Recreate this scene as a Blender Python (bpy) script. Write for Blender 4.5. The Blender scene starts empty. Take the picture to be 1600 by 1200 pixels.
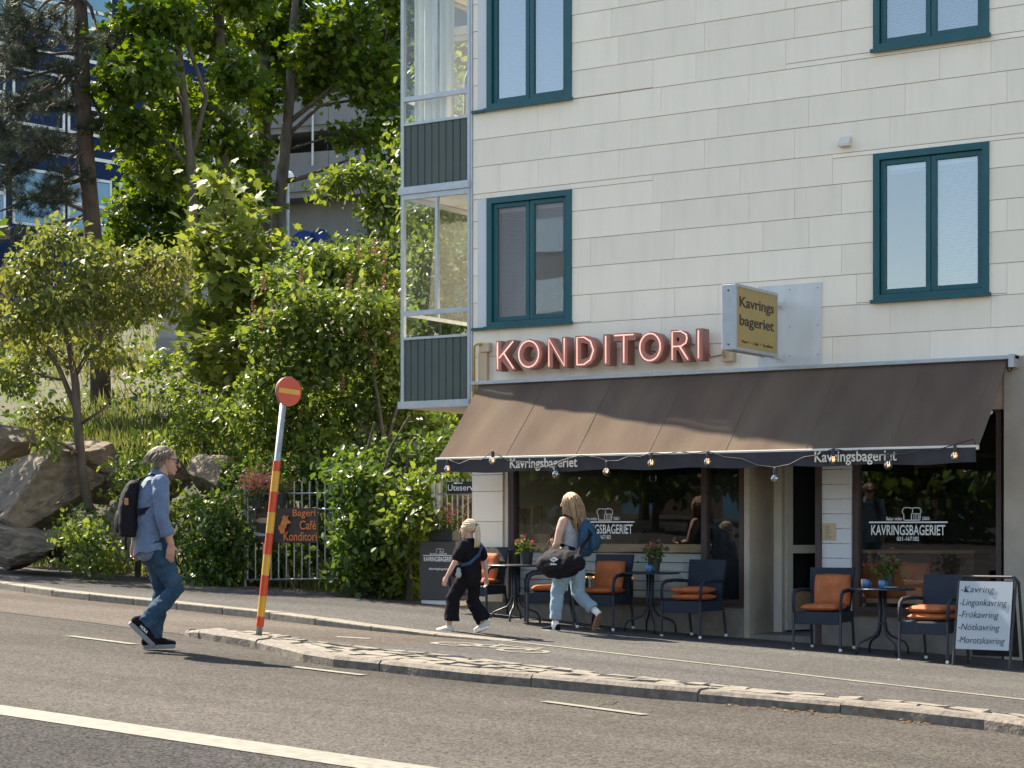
import bpy, bmesh, math, random
import numpy as np
from mathutils import Vector, Matrix, noise
random.seed(7); RNG = np.random.default_rng(7)
SC = bpy.context.scene; COL = SC.collection
R_ = math.radians

# ------------------------------------------------------------------ camera, sky, sun, exposure
FPX, HORIZON, CAMZ = 3000.0, 825.0, 1.5       # focal length in photo pixels, horizon row, camera height
YAW = math.atan2(3000.0, 4700.0)              # facade normal to view axis
CY, SY = math.cos(YAW), math.sin(YAW)
CAMD = 20.6175                                # distance camera to facade plane (Y = 0)
cam_d = bpy.data.cameras.new('camera'); cam = bpy.data.objects.new('camera', cam_d); COL.objects.link(cam)
cam.location = (0, -CAMD, CAMZ); cam.rotation_euler = (R_(90), 0, YAW)
cam_d.sensor_width = 36.0; cam_d.lens = 36.0*FPX/1600.0
cam_d.shift_y = (HORIZON-600.0)/1600.0
cam_d.clip_end = 600.0; cam_d.clip_start = 0.1
SC.camera = cam

SUN_DIR = Vector((-0.985, 0.155, 0)).normalized()   # horizontal direction towards the sun
SUN_EL = R_(49)
w = bpy.data.worlds.new('World'); SC.world = w; w.use_nodes = True
nt = w.node_tree; nt.nodes.clear()
sky = nt.nodes.new('ShaderNodeTexSky'); sky.sky_type = 'NISHITA'; sky.sun_disc = False
sky.sun_elevation = SUN_EL; sky.sun_rotation = math.atan2(SUN_DIR.x, SUN_DIR.y)
sky.air_density = 1.0; sky.dust_density = 0.45; sky.ozone_density = 1.0
bg = nt.nodes.new('ShaderNodeBackground'); bg.inputs['Strength'].default_value = 0.09
wo = nt.nodes.new('ShaderNodeOutputWorld')
wb = nt.nodes.new('ShaderNodeVectorMath'); wb.operation = 'MULTIPLY'; wb.inputs[1].default_value = (1.085, 1.0, 0.88)   # daylight white balance of the photograph, over the whole sky
nt.links.new(sky.outputs[0], wb.inputs[0]); nt.links.new(wb.outputs[0], bg.inputs[0]); nt.links.new(bg.outputs[0], wo.inputs[0])
sun_d = bpy.data.lights.new('sun', 'SUN'); sun_d.energy = 3.7; sun_d.angle = R_(0.53); sun_d.color = (1.0, 0.90, 0.73)
sun = bpy.data.objects.new('sun', sun_d); COL.objects.link(sun)
sd = Vector((SUN_DIR.x*math.cos(SUN_EL), SUN_DIR.y*math.cos(SUN_EL), math.sin(SUN_EL)))
sun.rotation_euler = sd.to_track_quat('Z', 'Y').to_euler(); sun.location = sd*60
vs = SC.view_settings; vs.view_transform = 'Standard'; vs.look = 'None'; vs.gamma = 1.0; vs.use_curve_mapping = False
vs.exposure = 2.03

# ------------------------------------------------------------------ where a pixel of the photograph lies in the place
def ray(x, y):
    u = (x-800)/FPX; v = (HORIZON-y)/FPX
    return Vector((CY*u-SY, SY*u+CY, v))
def F(x, y, Y=0.0):                      # on a plane parallel to the facade
    r = ray(x, y); return Vector((0, -CAMD, CAMZ)) + r*((CAMD+Y)/r.y)
def P(x, y, Z):                          # at depth Z from the camera
    return Vector((0, -CAMD, CAMZ)) + ray(x, y)*Z
GA, GB, GC = -1.1484+CAMZ, -0.042435, -0.019268
def G(X, Y): return GA + GB*(X+13.768) + GC*Y       # the street is one inclined plane
def gp(x, y, off=0.0):                   # on the street
    r = ray(x, y); o = Vector((0, -CAMD, CAMZ-off))
    t = (GA+GB*(o.x+13.768)+GC*o.y-o.z)/(r.z-GB*r.x-GC*r.y)
    p = o+r*t; p.z += off; return p

# ------------------------------------------------------------------ materials
def mat(name, col, rough=0.6, var=0.12, scale=6.0, bump=0.0, bscale=60.0, metal=0.0, spec=0.5, col2=None, stretch=None, detail=6.0, emit=None, estr=0.0, sheen=0.0):
    m = bpy.data.materials.new(name); m.use_nodes = True; t = m.node_tree; N = t.nodes; L = t.links
    b = N['Principled BSDF']; b.inputs['Roughness'].default_value = rough; b.inputs['Metallic'].default_value = metal
    b.inputs['Specular IOR Level'].default_value = spec
    if sheen: b.inputs['Sheen Weight'].default_value = sheen
    tc = N.new('ShaderNodeTexCoord'); mp = N.new('ShaderNodeMapping'); L.new(tc.outputs['Object'], mp.inputs[0])
    if stretch: mp.inputs['Scale'].default_value = stretch
    nz = N.new('ShaderNodeTexNoise'); nz.inputs['Scale'].default_value = scale; nz.inputs['Detail'].default_value = detail
    L.new(mp.outputs[0], nz.inputs['Vector'])
    cr = N.new('ShaderNodeValToRGB'); L.new(nz.outputs['Fac'], cr.inputs[0])
    c = Vector(col[:3]); c2 = Vector(col2[:3]) if col2 else c*(1+var)
    c1 = c if col2 else c*(1-var)
    cr.color_ramp.elements[0].position = 0.3; cr.color_ramp.elements[1].position = 0.7
    cr.color_ramp.elements[0].color = (*c1, 1); cr.color_ramp.elements[1].color = (*c2, 1)
    L.new(cr.outputs[0], b.inputs['Base Color'])
    if bump:
        n2 = N.new('ShaderNodeTexNoise'); n2.inputs['Scale'].default_value = bscale; n2.inputs['Detail'].default_value = 5
        L.new(mp.outputs[0], n2.inputs['Vector'])
        bp = N.new('ShaderNodeBump'); bp.inputs['Strength'].default_value = bump; bp.inputs['Distance'].default_value = 0.01
        L.new(n2.outputs['Fac'], bp.inputs['Height']); L.new(bp.outputs[0], b.inputs['Normal'])
    if emit:
        b.inputs['Emission Color'].default_value = (*emit, 1); b.inputs['Emission Strength'].default_value = estr
    return m
def asphalt(name, col, speck=0.5, seed=0.0, patch=0.14):
    m = mat(name, col, 0.9, 0.1, 0.35, spec=0.08); t = m.node_tree; N = t.nodes; L = t.links
    b = N['Principled BSDF']; cr = b.inputs['Base Color'].links[0].from_node
    cr.color_ramp.elements[0].color = (*(Vector(col)*(1-patch)), 1); cr.color_ramp.elements[1].color = (*(Vector(col)*(1+patch)), 1)
    tc = N.new('ShaderNodeTexCoord'); vo = N.new('ShaderNodeTexVoronoi'); vo.inputs['Scale'].default_value = 75.0
    L.new(tc.outputs['Object'], vo.inputs['Vector'])
    sr = N.new('ShaderNodeSeparateColor'); L.new(vo.outputs['Color'], sr.inputs[0])
    mr = N.new('ShaderNodeMapRange'); mr.inputs['To Min'].default_value = 1-speck; mr.inputs['To Max'].default_value = 1+speck
    L.new(sr.outputs[0], mr.inputs['Value'])
    n3 = N.new('ShaderNodeTexNoise'); n3.inputs['Scale'].default_value = 9.0; n3.inputs['Detail'].default_value = 8; n3.inputs['Roughness'].default_value = 0.75
    L.new(tc.outputs['Object'], n3.inputs['Vector'])
    mr2 = N.new('ShaderNodeMapRange'); mr2.inputs['From Min'].default_value = 0.3; mr2.inputs['From Max'].default_value = 0.7; mr2.inputs['To Min'].default_value = 0.82; mr2.inputs['To Max'].default_value = 1.15
    L.new(n3.outputs['Fac'], mr2.inputs['Value'])
    mu = N.new('ShaderNodeMath'); mu.operation = 'MULTIPLY'; L.new(mr.outputs[0], mu.inputs[0]); L.new(mr2.outputs[0], mu.inputs[1])
    mx = N.new('ShaderNodeVectorMath'); mx.operation = 'SCALE'; L.new(cr.outputs[0], mx.inputs[0]); L.new(mu.outputs[0], mx.inputs['Scale'])
    L.new(mx.outputs[0], b.inputs['Base Color'])
    m4 = N.new('ShaderNodeMapping'); m4.inputs['Scale'].default_value = (.06, .9, 1); L.new(tc.outputs['Object'], m4.inputs[0])     # polish of the wheel tracks along the street
    n4 = N.new('ShaderNodeTexNoise'); n4.inputs['Scale'].default_value = 1.0; n4.inputs['Detail'].default_value = 4; L.new(m4.outputs[0], n4.inputs['Vector'])
    mr4 = N.new('ShaderNodeMapRange'); mr4.inputs['From Min'].default_value = .3; mr4.inputs['From Max'].default_value = .7; mr4.inputs['To Min'].default_value = .78; mr4.inputs['To Max'].default_value = 1.2; L.new(n4.outputs['Fac'], mr4.inputs['Value'])
    mu4 = N.new('ShaderNodeMath'); mu4.operation = 'MULTIPLY'; L.new(mu.outputs[0], mu4.inputs[0]); L.new(mr4.outputs[0], mu4.inputs[1]); L.new(mu4.outputs[0], mx.inputs['Scale'])
    bp = N.new('ShaderNodeBump'); bp.inputs['Strength'].default_value = 0.7; bp.inputs['Distance'].default_value = 0.006
    L.new(sr.outputs[1], bp.inputs['Height']); L.new(bp.outputs[0], b.inputs['Normal'])
    return m
def leafmat(name, ca, cb, trans=0.45, rough=0.5):
    m = bpy.data.materials.new(name); m.use_nodes = True; t = m.node_tree; N = t.nodes; L = t.links
    b = N['Principled BSDF']; out = N['Material Output']
    ge = N.new('ShaderNodeNewGeometry'); cr = N.new('ShaderNodeValToRGB'); L.new(ge.outputs['Random Per Island'], cr.inputs[0])
    cr.color_ramp.elements[0].color = (*ca, 1); cr.color_ramp.elements[1].color = (*cb, 1)
    L.new(cr.outputs[0], b.inputs['Base Color']); b.inputs['Roughness'].default_value = rough; b.inputs['Specular IOR Level'].default_value = 0.4
    tr = N.new('ShaderNodeBsdfTranslucent')
    hs = N.new('ShaderNodeHueSaturation'); hs.inputs['Hue'].default_value = 0.475; hs.inputs['Saturation'].default_value = 1.1; hs.inputs['Value'].default_value = 1.5
    L.new(cr.outputs[0], hs.inputs['Color']); L.new(hs.outputs[0], tr.inputs['Color'])
    mx = N.new('ShaderNodeMixShader'); mx.inputs[0].default_value = trans
    L.new(b.outputs[0], mx.inputs[1]); L.new(tr.outputs[0], mx.inputs[2]); L.new(mx.outputs[0], out.inputs[0])
    return m
def glassmat(name, refl=0.5, tint=(1, 1, 1), base=0.06):
    m = bpy.data.materials.new(name); m.use_nodes = True; t = m.node_tree; N = t.nodes; L = t.links
    N.remove(N['Principled BSDF']); out = N['Material Output']
    tp = N.new('ShaderNodeBsdfTransparent'); tp.inputs[0].default_value = (*tint, 1)
    gl = N.new('ShaderNodeBsdfGlossy'); gl.inputs['Roughness'].default_value = 0.01
    gl.inputs['Color'].default_value = (0.95, 0.97, 1, 1)
    nz = N.new('ShaderNodeTexNoise'); nz.inputs['Scale'].default_value = 1.3
    tc = N.new('ShaderNodeTexCoord'); L.new(tc.outputs['Object'], nz.inputs['Vector'])
    bp = N.new('ShaderNodeBump'); bp.inputs['Strength'].default_value = 0.04; bp.inputs['Distance'].default_value = 0.02
    L.new(nz.outputs['Fac'], bp.inputs['Height']); L.new(bp.outputs[0], gl.inputs['Normal'])
    fr = N.new('ShaderNodeFresnel'); fr.inputs['IOR'].default_value = 1.5
    ma = N.new('ShaderNodeMath'); ma.operation = 'MULTIPLY_ADD'; ma.inputs[1].default_value = refl*4; ma.inputs[2].default_value = base; ma.use_clamp = True
    L.new(fr.outputs[0], ma.inputs[0])
    ge = N.new('ShaderNodeNewGeometry'); iv = N.new('ShaderNodeMath'); iv.operation = 'SUBTRACT'; iv.inputs[0].default_value = 1.0; L.new(ge.outputs['Backfacing'], iv.inputs[1])   # one reflection per pane, not two
    m2 = N.new('ShaderNodeMath'); m2.operation = 'MULTIPLY'; L.new(ma.outputs[0], m2.inputs[0]); L.new(iv.outputs[0], m2.inputs[1])
    mx = N.new('ShaderNodeMixShader'); L.new(m2.outputs[0], mx.inputs[0]); L.new(tp.outputs[0], mx.inputs[1]); L.new(gl.outputs[0], mx.inputs[2])
    L.new(mx.outputs[0], out.inputs[0]); return m

M = {}
M['road'] = asphalt('road_asphalt', (0.074, 0.066, 0.058), 0.6)
M['road_dark'] = asphalt('older_asphalt', (0.045, 0.041, 0.040), 0.85)
M['track'] = asphalt('cycle_track_asphalt', (0.092, 0.077, 0.065), 0.5)
M['pave'] = asphalt('pavement_asphalt', (0.078, 0.073, 0.069), 0.55)
M['paint'] = mat('road_paint', (0.20, 0.18, 0.145), 0.7, 0.25, 14, bump=0.2, bscale=90)
M['granite'] = mat('granite', (0.145, 0.122, 0.10), 0.85, 0.35, 18, bump=0.8, bscale=35)
M['granite_pale'] = mat('granite_pale', (0.19, 0.165, 0.13), 0.85, 0.28, 12, bump=0.6, bscale=40)
M['joint'] = mat('joint_sand', (0.12, 0.105, 0.09), 0.95, 0.3, 20)
M['soil'] = mat('hill_soil', (0.0344, 0.0430, 0.0138), 0.95, 0.2, 1.3, bump=0.8, bscale=8, col2=(0.0860, 0.0731, 0.0387))
M['rock'] = mat('rock', (0.0963, 0.0772, 0.0581), 0.92, 0.3, 3.4, bump=1.0, bscale=16, col2=(0.2312, 0.1842, 0.1331), detail=14)
M['rock_brown'] = mat('rock_brown', (0.0860, 0.0628, 0.0447), 0.92, 0.3, 3.4, bump=1.0, bscale=16, col2=(0.1806, 0.1333, 0.0929), detail=14)
M['panel'] = mat('cream_panel', (0.8600, 0.7535, 0.6107), 0.65, 0.05, 1.1, bump=0.05, bscale=30, stretch=(1, 1, 0.5))
_t = M['panel'].node_tree; _b = _t.nodes['Principled BSDF']; _oi = _t.nodes.new('ShaderNodeObjectInfo'); _mr = _t.nodes.new('ShaderNodeMapRange')   # each sheet its own shade, faint vertical streaks
_mr.inputs['To Min'].default_value = 0.95; _mr.inputs['To Max'].default_value = 1.05; _t.links.new(_oi.outputs['Random'], _mr.inputs['Value'])
_tc = _t.nodes.new('ShaderNodeTexCoord'); _mp = _t.nodes.new('ShaderNodeMapping'); _mp.inputs['Scale'].default_value = (9, 9, .8); _t.links.new(_tc.outputs['Object'], _mp.inputs[0])
_nz = _t.nodes.new('ShaderNodeTexNoise'); _nz.inputs['Scale'].default_value = 1.0; _nz.inputs['Detail'].default_value = 8; _t.links.new(_mp.outputs[0], _nz.inputs['Vector'])
_m3 = _t.nodes.new('ShaderNodeMapRange'); _m3.inputs['From Min'].default_value = .35; _m3.inputs['From Max'].default_value = .75; _m3.inputs['To Min'].default_value = 1.02; _m3.inputs['To Max'].default_value = .95; _t.links.new(_nz.outputs['Fac'], _m3.inputs['Value'])
_mu = _t.nodes.new('ShaderNodeMath'); _mu.operation = 'MULTIPLY'; _t.links.new(_mr.outputs[0], _mu.inputs[0]); _t.links.new(_m3.outputs[0], _mu.inputs[1])
_cs = _b.inputs['Base Color'].links[0].from_socket; _vm = _t.nodes.new('ShaderNodeVectorMath'); _vm.operation = 'SCALE'; _t.links.new(_cs, _vm.inputs[0]); _t.links.new(_mu.outputs[0], _vm.inputs['Scale']); _t.links.new(_vm.outputs[0], _b.inputs['Base Color'])
M['wallback'] = mat('joint_backing_board', (0.42, 0.33, 0.25), 0.9, 0.15, 5)  # backing board, its own brown shows in the panel joints
M['infill'] = mat('white_sheet', (0.5848, 0.5934, 0.6020), 0.5, 0.05, 2)
M['teal'] = mat('teal_paint', (0.004, 0.075, 0.088), 0.45, 0.12, 5)
M['alu'] = mat('aluminium', (0.4300, 0.4472, 0.4644), 0.42, 0.08, 8, metal=0.35)
M['galv'] = mat('galvanised_sheet', (0.60, 0.60, 0.58), 0.6, 0.14, 2.5, metal=0.1, stretch=(1, 1, 0.35))
M['steel'] = mat('galvanised_steel', (0.33, 0.34, 0.36), 0.5, 0.15, 9, metal=0.5)
M['green_clad'] = mat('dark_green_cladding', (0.062, 0.078, 0.066), 0.55, 0.1, 3)
M['soffit'] = mat('soffit_white', (0.6, 0.56, 0.50), 0.7, 0.08, 4)
M['stucco'] = mat('stucco_beige', (0.40, 0.34, 0.275), 0.9, 0.12, 3, bump=0.5, bscale=120)
M['plinth'] = mat('plinth_render', (0.20, 0.175, 0.15), 0.9, 0.25, 4, bump=0.5, bscale=70)
M['brownframe'] = mat('brown_frame', (0.055, 0.032, 0.03), 0.5, 0.15, 6)
M['creamframe'] = mat('cream_frame', (0.66, 0.61, 0.53), 0.55, 0.08, 5)
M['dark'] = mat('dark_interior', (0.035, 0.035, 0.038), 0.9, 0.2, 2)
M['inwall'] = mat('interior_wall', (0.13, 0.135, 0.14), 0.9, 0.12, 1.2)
M['wood'] = mat('light_wood', (0.50, 0.33, 0.18), 0.55, 0.2, 5, stretch=(1, 6, 6))
M['woodd'] = mat('dark_wood', (0.12, 0.07, 0.04), 0.6, 0.25, 5, stretch=(1, 6, 6))
M['white'] = mat('white_paint', (0.72, 0.71, 0.68), 0.5, 0.05, 4)
M['blind'] = mat('blind_slats', (0.62, 0.66, 0.70), 0.6, 0.04, 4)
M['curtain'] = mat('curtain', (0.75, 0.72, 0.66), 0.9, 0.06, 4, stretch=(9, 9, .3))
M['glass_up'] = glassmat('window_glass_upper', 1.1, (0.8, 0.84, 0.88), 0.09)
M['glass_bal'] = glassmat('balcony_glass', 0.3, (0.95, 0.97, 0.96), 0.0)
M['glass_shop'] = glassmat('shop_glass', 0.55, (0.86, 0.88, 0.88), 0.0)
M['glass_bulb'] = glassmat('bulb_glass', 0.8, (0.92, 0.92, 0.92), 0.12)
M['awning'] = mat('awning_cloth', (0.0986, 0.0684, 0.0539), 0.95, 0.2, 1.5, bump=0.25, bscale=40, col2=(0.1369, 0.1026, 0.0748), stretch=(1.6, .5, .5), spec=.1)
M['valance'] = mat('valance_cloth', (0.035, 0.032, 0.036), 0.9, 0.25, 4)
M['cream_text'] = mat('cream_lettering', (0.66, 0.60, 0.50), 0.7, 0.05, 5)
M['white_text'] = mat('white_lettering', (0.78, 0.79, 0.80), 0.6, 0.04, 5, emit=None)
M['letter'] = mat('salmon_sheet', (0.36, 0.16, 0.12), 0.5, 0.12, 4)
M['neon'] = mat('neon_tube', (0.95, 0.6, 0.5), 0.3, 0.02, 4, emit=(1.0, 0.5, 0.4), estr=0.22)
M['ochre'] = mat('ochre_sign', (0.38, 0.265, 0.075), 0.4, 0.06, 2)
M['dkbrown_text'] = mat('dark_brown_text', (0.03, 0.018, 0.02), 0.5, 0.05, 3)
M['yellowpipe'] = mat('yellow_pipe', (0.42, 0.28, 0.04), 0.5, 0.12, 6)
M['beigebox'] = mat('beige_box', (0.55, 0.42, 0.27), 0.6, 0.08, 5)
M['black'] = mat('black_plastic', (0.018, 0.018, 0.02), 0.5, 0.15, 8)
M['cable'] = mat('cable', (0.02, 0.02, 0.022), 0.6, 0.1, 8)
M['filament'] = mat('filament', (1, .6, .2), 0.5, 0.01, 4, emit=(1.0, 0.42, 0.1), estr=1.2)
M['red'] = mat('sign_red', (0.5332, 0.0473, 0.0103), 0.4, 0.06, 8)
M['yellow'] = mat('sign_yellow', (0.6192, 0.3096, 0.0258), 0.4, 0.06, 8)
M['rattan'] = mat('navy_rattan', (0.007, 0.015, 0.030), 0.65, 0.3, 60, bump=0.8, bscale=90, stretch=(1, 1, 3))
M['navy'] = mat('navy_metal', (0.012, 0.018, 0.030), 0.45, 0.1, 8)
M['orange'] = mat('orange_leather', (0.40, 0.115, 0.036), 0.68, 0.2, 9, bump=0.5, bscale=18, spec=.3)
M['board'] = mat('whiteboard', (0.4048, 0.4312, 0.4488), 0.4, 0.05, 3)
M['ink'] = mat('marker_ink', (0.03, 0.04, 0.055), 0.6, 0.1, 5)
M['standbrown'] = mat('dark_brown_board', (0.045, 0.040, 0.040), 0.55, 0.12, 4)
M['banner'] = mat('banner_brown', (0.028, 0.020, 0.018), 0.55, 0.2, 2, col2=(0.085, 0.045, 0.03), stretch=(1, 1, 9))
M['banner_or'] = mat('banner_orange', (0.75, 0.20, 0.045), 0.5, 0.08, 4)
M['coffee'] = mat('coffee_print', (0.42, 0.28, 0.17), 0.5, 0.3, 9)
M['blackboard'] = mat('blackboard', (0.012, 0.014, 0.022), 0.7, 0.15, 6)
M['paper'] = mat('paper', (0.50, 0.38, 0.25), 0.8, 0.08, 5)
M['bluecup'] = mat('blue_ceramic', (0.06, 0.17, 0.33), 0.3, 0.1, 5)
M['pot'] = mat('dark_pot', (0.018, 0.02, 0.026), 0.5, 0.15, 7)
M['bark'] = mat('bark', (0.095, 0.075, 0.058), 0.95, 0.35, 9, bump=1.0, bscale=22, stretch=(1, 1, .35))
M['bark_grey'] = mat('bark_grey', (0.0765, 0.0666, 0.0540), 0.95, 0.35, 9, bump=0.9, bscale=22, stretch=(1, 1, .35))
M['bark_pine'] = mat('bark_pine', (0.075, 0.055, 0.046), 0.95, 0.35, 7, bump=1.0, bscale=16, stretch=(1, 1, .35))
M['leaf_maple'] = leafmat('maple_leaf', (0.0330, 0.0789, 0.0090), (0.1046, 0.1579, 0.0163), 0.5)
M['leaf_young'] = leafmat('young_maple_leaf', (0.0826, 0.1300, 0.0226), (0.1761, 0.2136, 0.0451), 0.5)
M['leaf_lilac'] = leafmat('lilac_leaf', (0.0529, 0.1040, 0.0181), (0.1486, 0.1997, 0.0379), 0.45, 0.42)
M['leaf_ivy'] = leafmat('hedge_leaf', (0.0287, 0.0706, 0.0126), (0.0936, 0.1486, 0.0271), 0.42, 0.4)
M['leaf_lab'] = leafmat('weeping_leaf', (0.0771, 0.1161, 0.0235), (0.1706, 0.1904, 0.0469), 0.45)
M['tassel'] = leafmat('hanging_pods', (0.1118, 0.1075, 0.0258), (0.1892, 0.1720, 0.0473), 0.4)
M['needle'] = leafmat('pine_needles', (0.020, 0.034, 0.022), (0.055, 0.070, 0.042), 0.25)
M['grass'] = leafmat('grass_blades', (0.0688, 0.1161, 0.0241), (0.1806, 0.1892, 0.0602), 0.45)
M['dryflower'] = leafmat('withered_lilac', (0.12, 0.075, 0.035), (0.22, 0.14, 0.07), 0.3)
M['pink'] = leafmat('pink_petals', (0.36, 0.11, 0.10), (0.50, 0.22, 0.18), 0.3)
M['redfl'] = leafmat('red_petals', (0.20, 0.035, 0.045), (0.36, 0.10, 0.11), 0.3)
M['blueclad'] = mat('navy_cladding', (0.0048, 0.0195, 0.0715), 0.6, 0.15, 0.6, spec=.15)
M['concrete'] = mat('concrete', (0.25, 0.255, 0.26), 0.9, 0.18, 0.7, bump=0.3, bscale=6, stretch=(1, 1, .4))
M['postwood'] = mat('post_wood', (0.20, 0.13, 0.08), 0.9, 0.3, 8, stretch=(1, 1, .3))
M['rust'] = mat('rusty_post', (0.085, 0.055, 0.045), 0.8, 0.3, 9)
M['skin'] = mat('skin', (0.4300, 0.2322, 0.1634), 0.5, 0.08, 9, bump=0.1, bscale=120)
M['skin_f'] = mat('skin_light', (0.4816, 0.2838, 0.2150), 0.5, 0.06, 9, bump=0.08, bscale=120)
M['shirt'] = mat('chambray_shirt', (0.1075, 0.1505, 0.2365), 0.85, 0.15, 40, bump=0.9, bscale=11, sheen=0.2)
M['jeans'] = mat('blue_denim', (0.0120, 0.0327, 0.0645), 0.85, 0.3, 5, bump=0.9, bscale=14, col2=(0.0430, 0.0817, 0.1290), spec=.2)
M['jeans_l'] = mat('light_denim', (0.2322, 0.3182, 0.3956), 0.85, 0.15, 5, bump=0.5, bscale=16)
M['blackcloth'] = mat('black_cloth', (0.008, 0.0065, 0.010), 0.9, 0.3, 8, bump=0.6, bscale=14, spec=.15)
M['greytop'] = mat('grey_top', (0.3096, 0.3096, 0.3182), 0.85, 0.1, 20, bump=0.4, bscale=16)
M['bag'] = mat('bag_fabric', (0.008, 0.0065, 0.010), 0.8, 0.3, 12, bump=0.5, bscale=30, spec=.2)
M['bluebag'] = mat('blue_bag_fabric', (0.012, 0.052, 0.105), 0.75, 0.2, 9, bump=0.6, bscale=18)
M['tan'] = mat('tan_leather', (0.35, 0.14, 0.05), 0.5, 0.1, 9)
M['sole'] = mat('shoe_sole', (0.1870, 0.1870, 0.1925), 0.7, 0.1, 9)
M['gum'] = mat('gum_sole', (0.21, 0.095, 0.055), 0.7, 0.15, 9)
M['whiteshoe'] = mat('pale_shoe', (0.4988, 0.4730, 0.4042), 0.6, 0.12, 9)
M['hair_g'] = mat('grey_hair', (0.0895, 0.0644, 0.0440), 0.6, 0.2, 25, col2=(0.2316, 0.1869, 0.1379), stretch=(1, 1, .2))
M['hair_b'] = mat('dark_blond_hair', (0.1720, 0.0903, 0.0387), 0.45, 0.2, 25, col2=(0.3612, 0.2236, 0.1118), stretch=(1, 1, .2))
M['hair_l'] = mat('light_blond_hair', (0.4300, 0.3268, 0.1892), 0.45, 0.2, 25, col2=(0.6020, 0.4988, 0.3440), stretch=(1, 1, .2))
M['eye'] = mat('eye_white', (0.7, 0.68, 0.65), 0.3, 0.03, 9)
M['lens'] = mat('dark_lens', (0.01, 0.01, 0.012), 0.15, 0.05, 5)
M['lamp'] = mat('lamp_globe', (0.75, 0.75, 0.72), 0.4, 0.03, 5)
M['graffiti'] = mat('blue_mural', (0.02, 0.06, 0.30), 0.7, 0.2, 3)
M['winblue'] = mat('painted_sky_pane', (0.14, 0.30, 0.44), 0.25, 0.12, 1.0)  # sky reflection put into the pane's base colour

# ------------------------------------------------------------------ mesh helpers
def thing(name, label=None, cat=None, loc=(0, 0, 0), rz=0.0, group=None, kind=None, parent=None):
    o = bpy.data.objects.new(name, None); COL.objects.link(o); o.empty_display_size = 0.1
    o.location = loc; o.rotation_euler = (0, 0, rz)
    return tag(o, label, cat, group, kind)
def tag(o, label=None, cat=None, group=None, kind=None):
    if label: o['label'] = label
    if cat: o['category'] = cat
    if group: o['group'] = group
    if kind: o['kind'] = kind
    return o
def wloc(o):
    v = Vector((0, 0, 0))
    while o is not None: v += Vector(o.location); o = o.parent
    return v
def link(name, me, m, parent=None, world=True, smooth=False):
    """one mesh object; world=True: vertices are in world space, the parent chain has no rotation"""
    if m is not None and len(me.materials) == 0: me.materials.append(m)
    o = bpy.data.objects.new(name, me); COL.objects.link(o)
    if world:
        n = len(me.vertices); a = np.empty(n*3, 'f'); me.vertices.foreach_get('co', a); a = a.reshape(-1, 3)
        org = np.array([(a[:, 0].min()+a[:, 0].max())/2, (a[:, 1].min()+a[:, 1].max())/2, a[:, 2].min()])
        a -= org.astype('f'); me.vertices.foreach_set('co', a.ravel()); me.update()
        o.location = Vector(org) - (wloc(parent) if parent else Vector((0, 0, 0)))
    if parent: o.parent = parent
    if smooth: me.polygons.foreach_set('use_smooth', [True]*len(me.polygons)); me.update()
    return o
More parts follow.
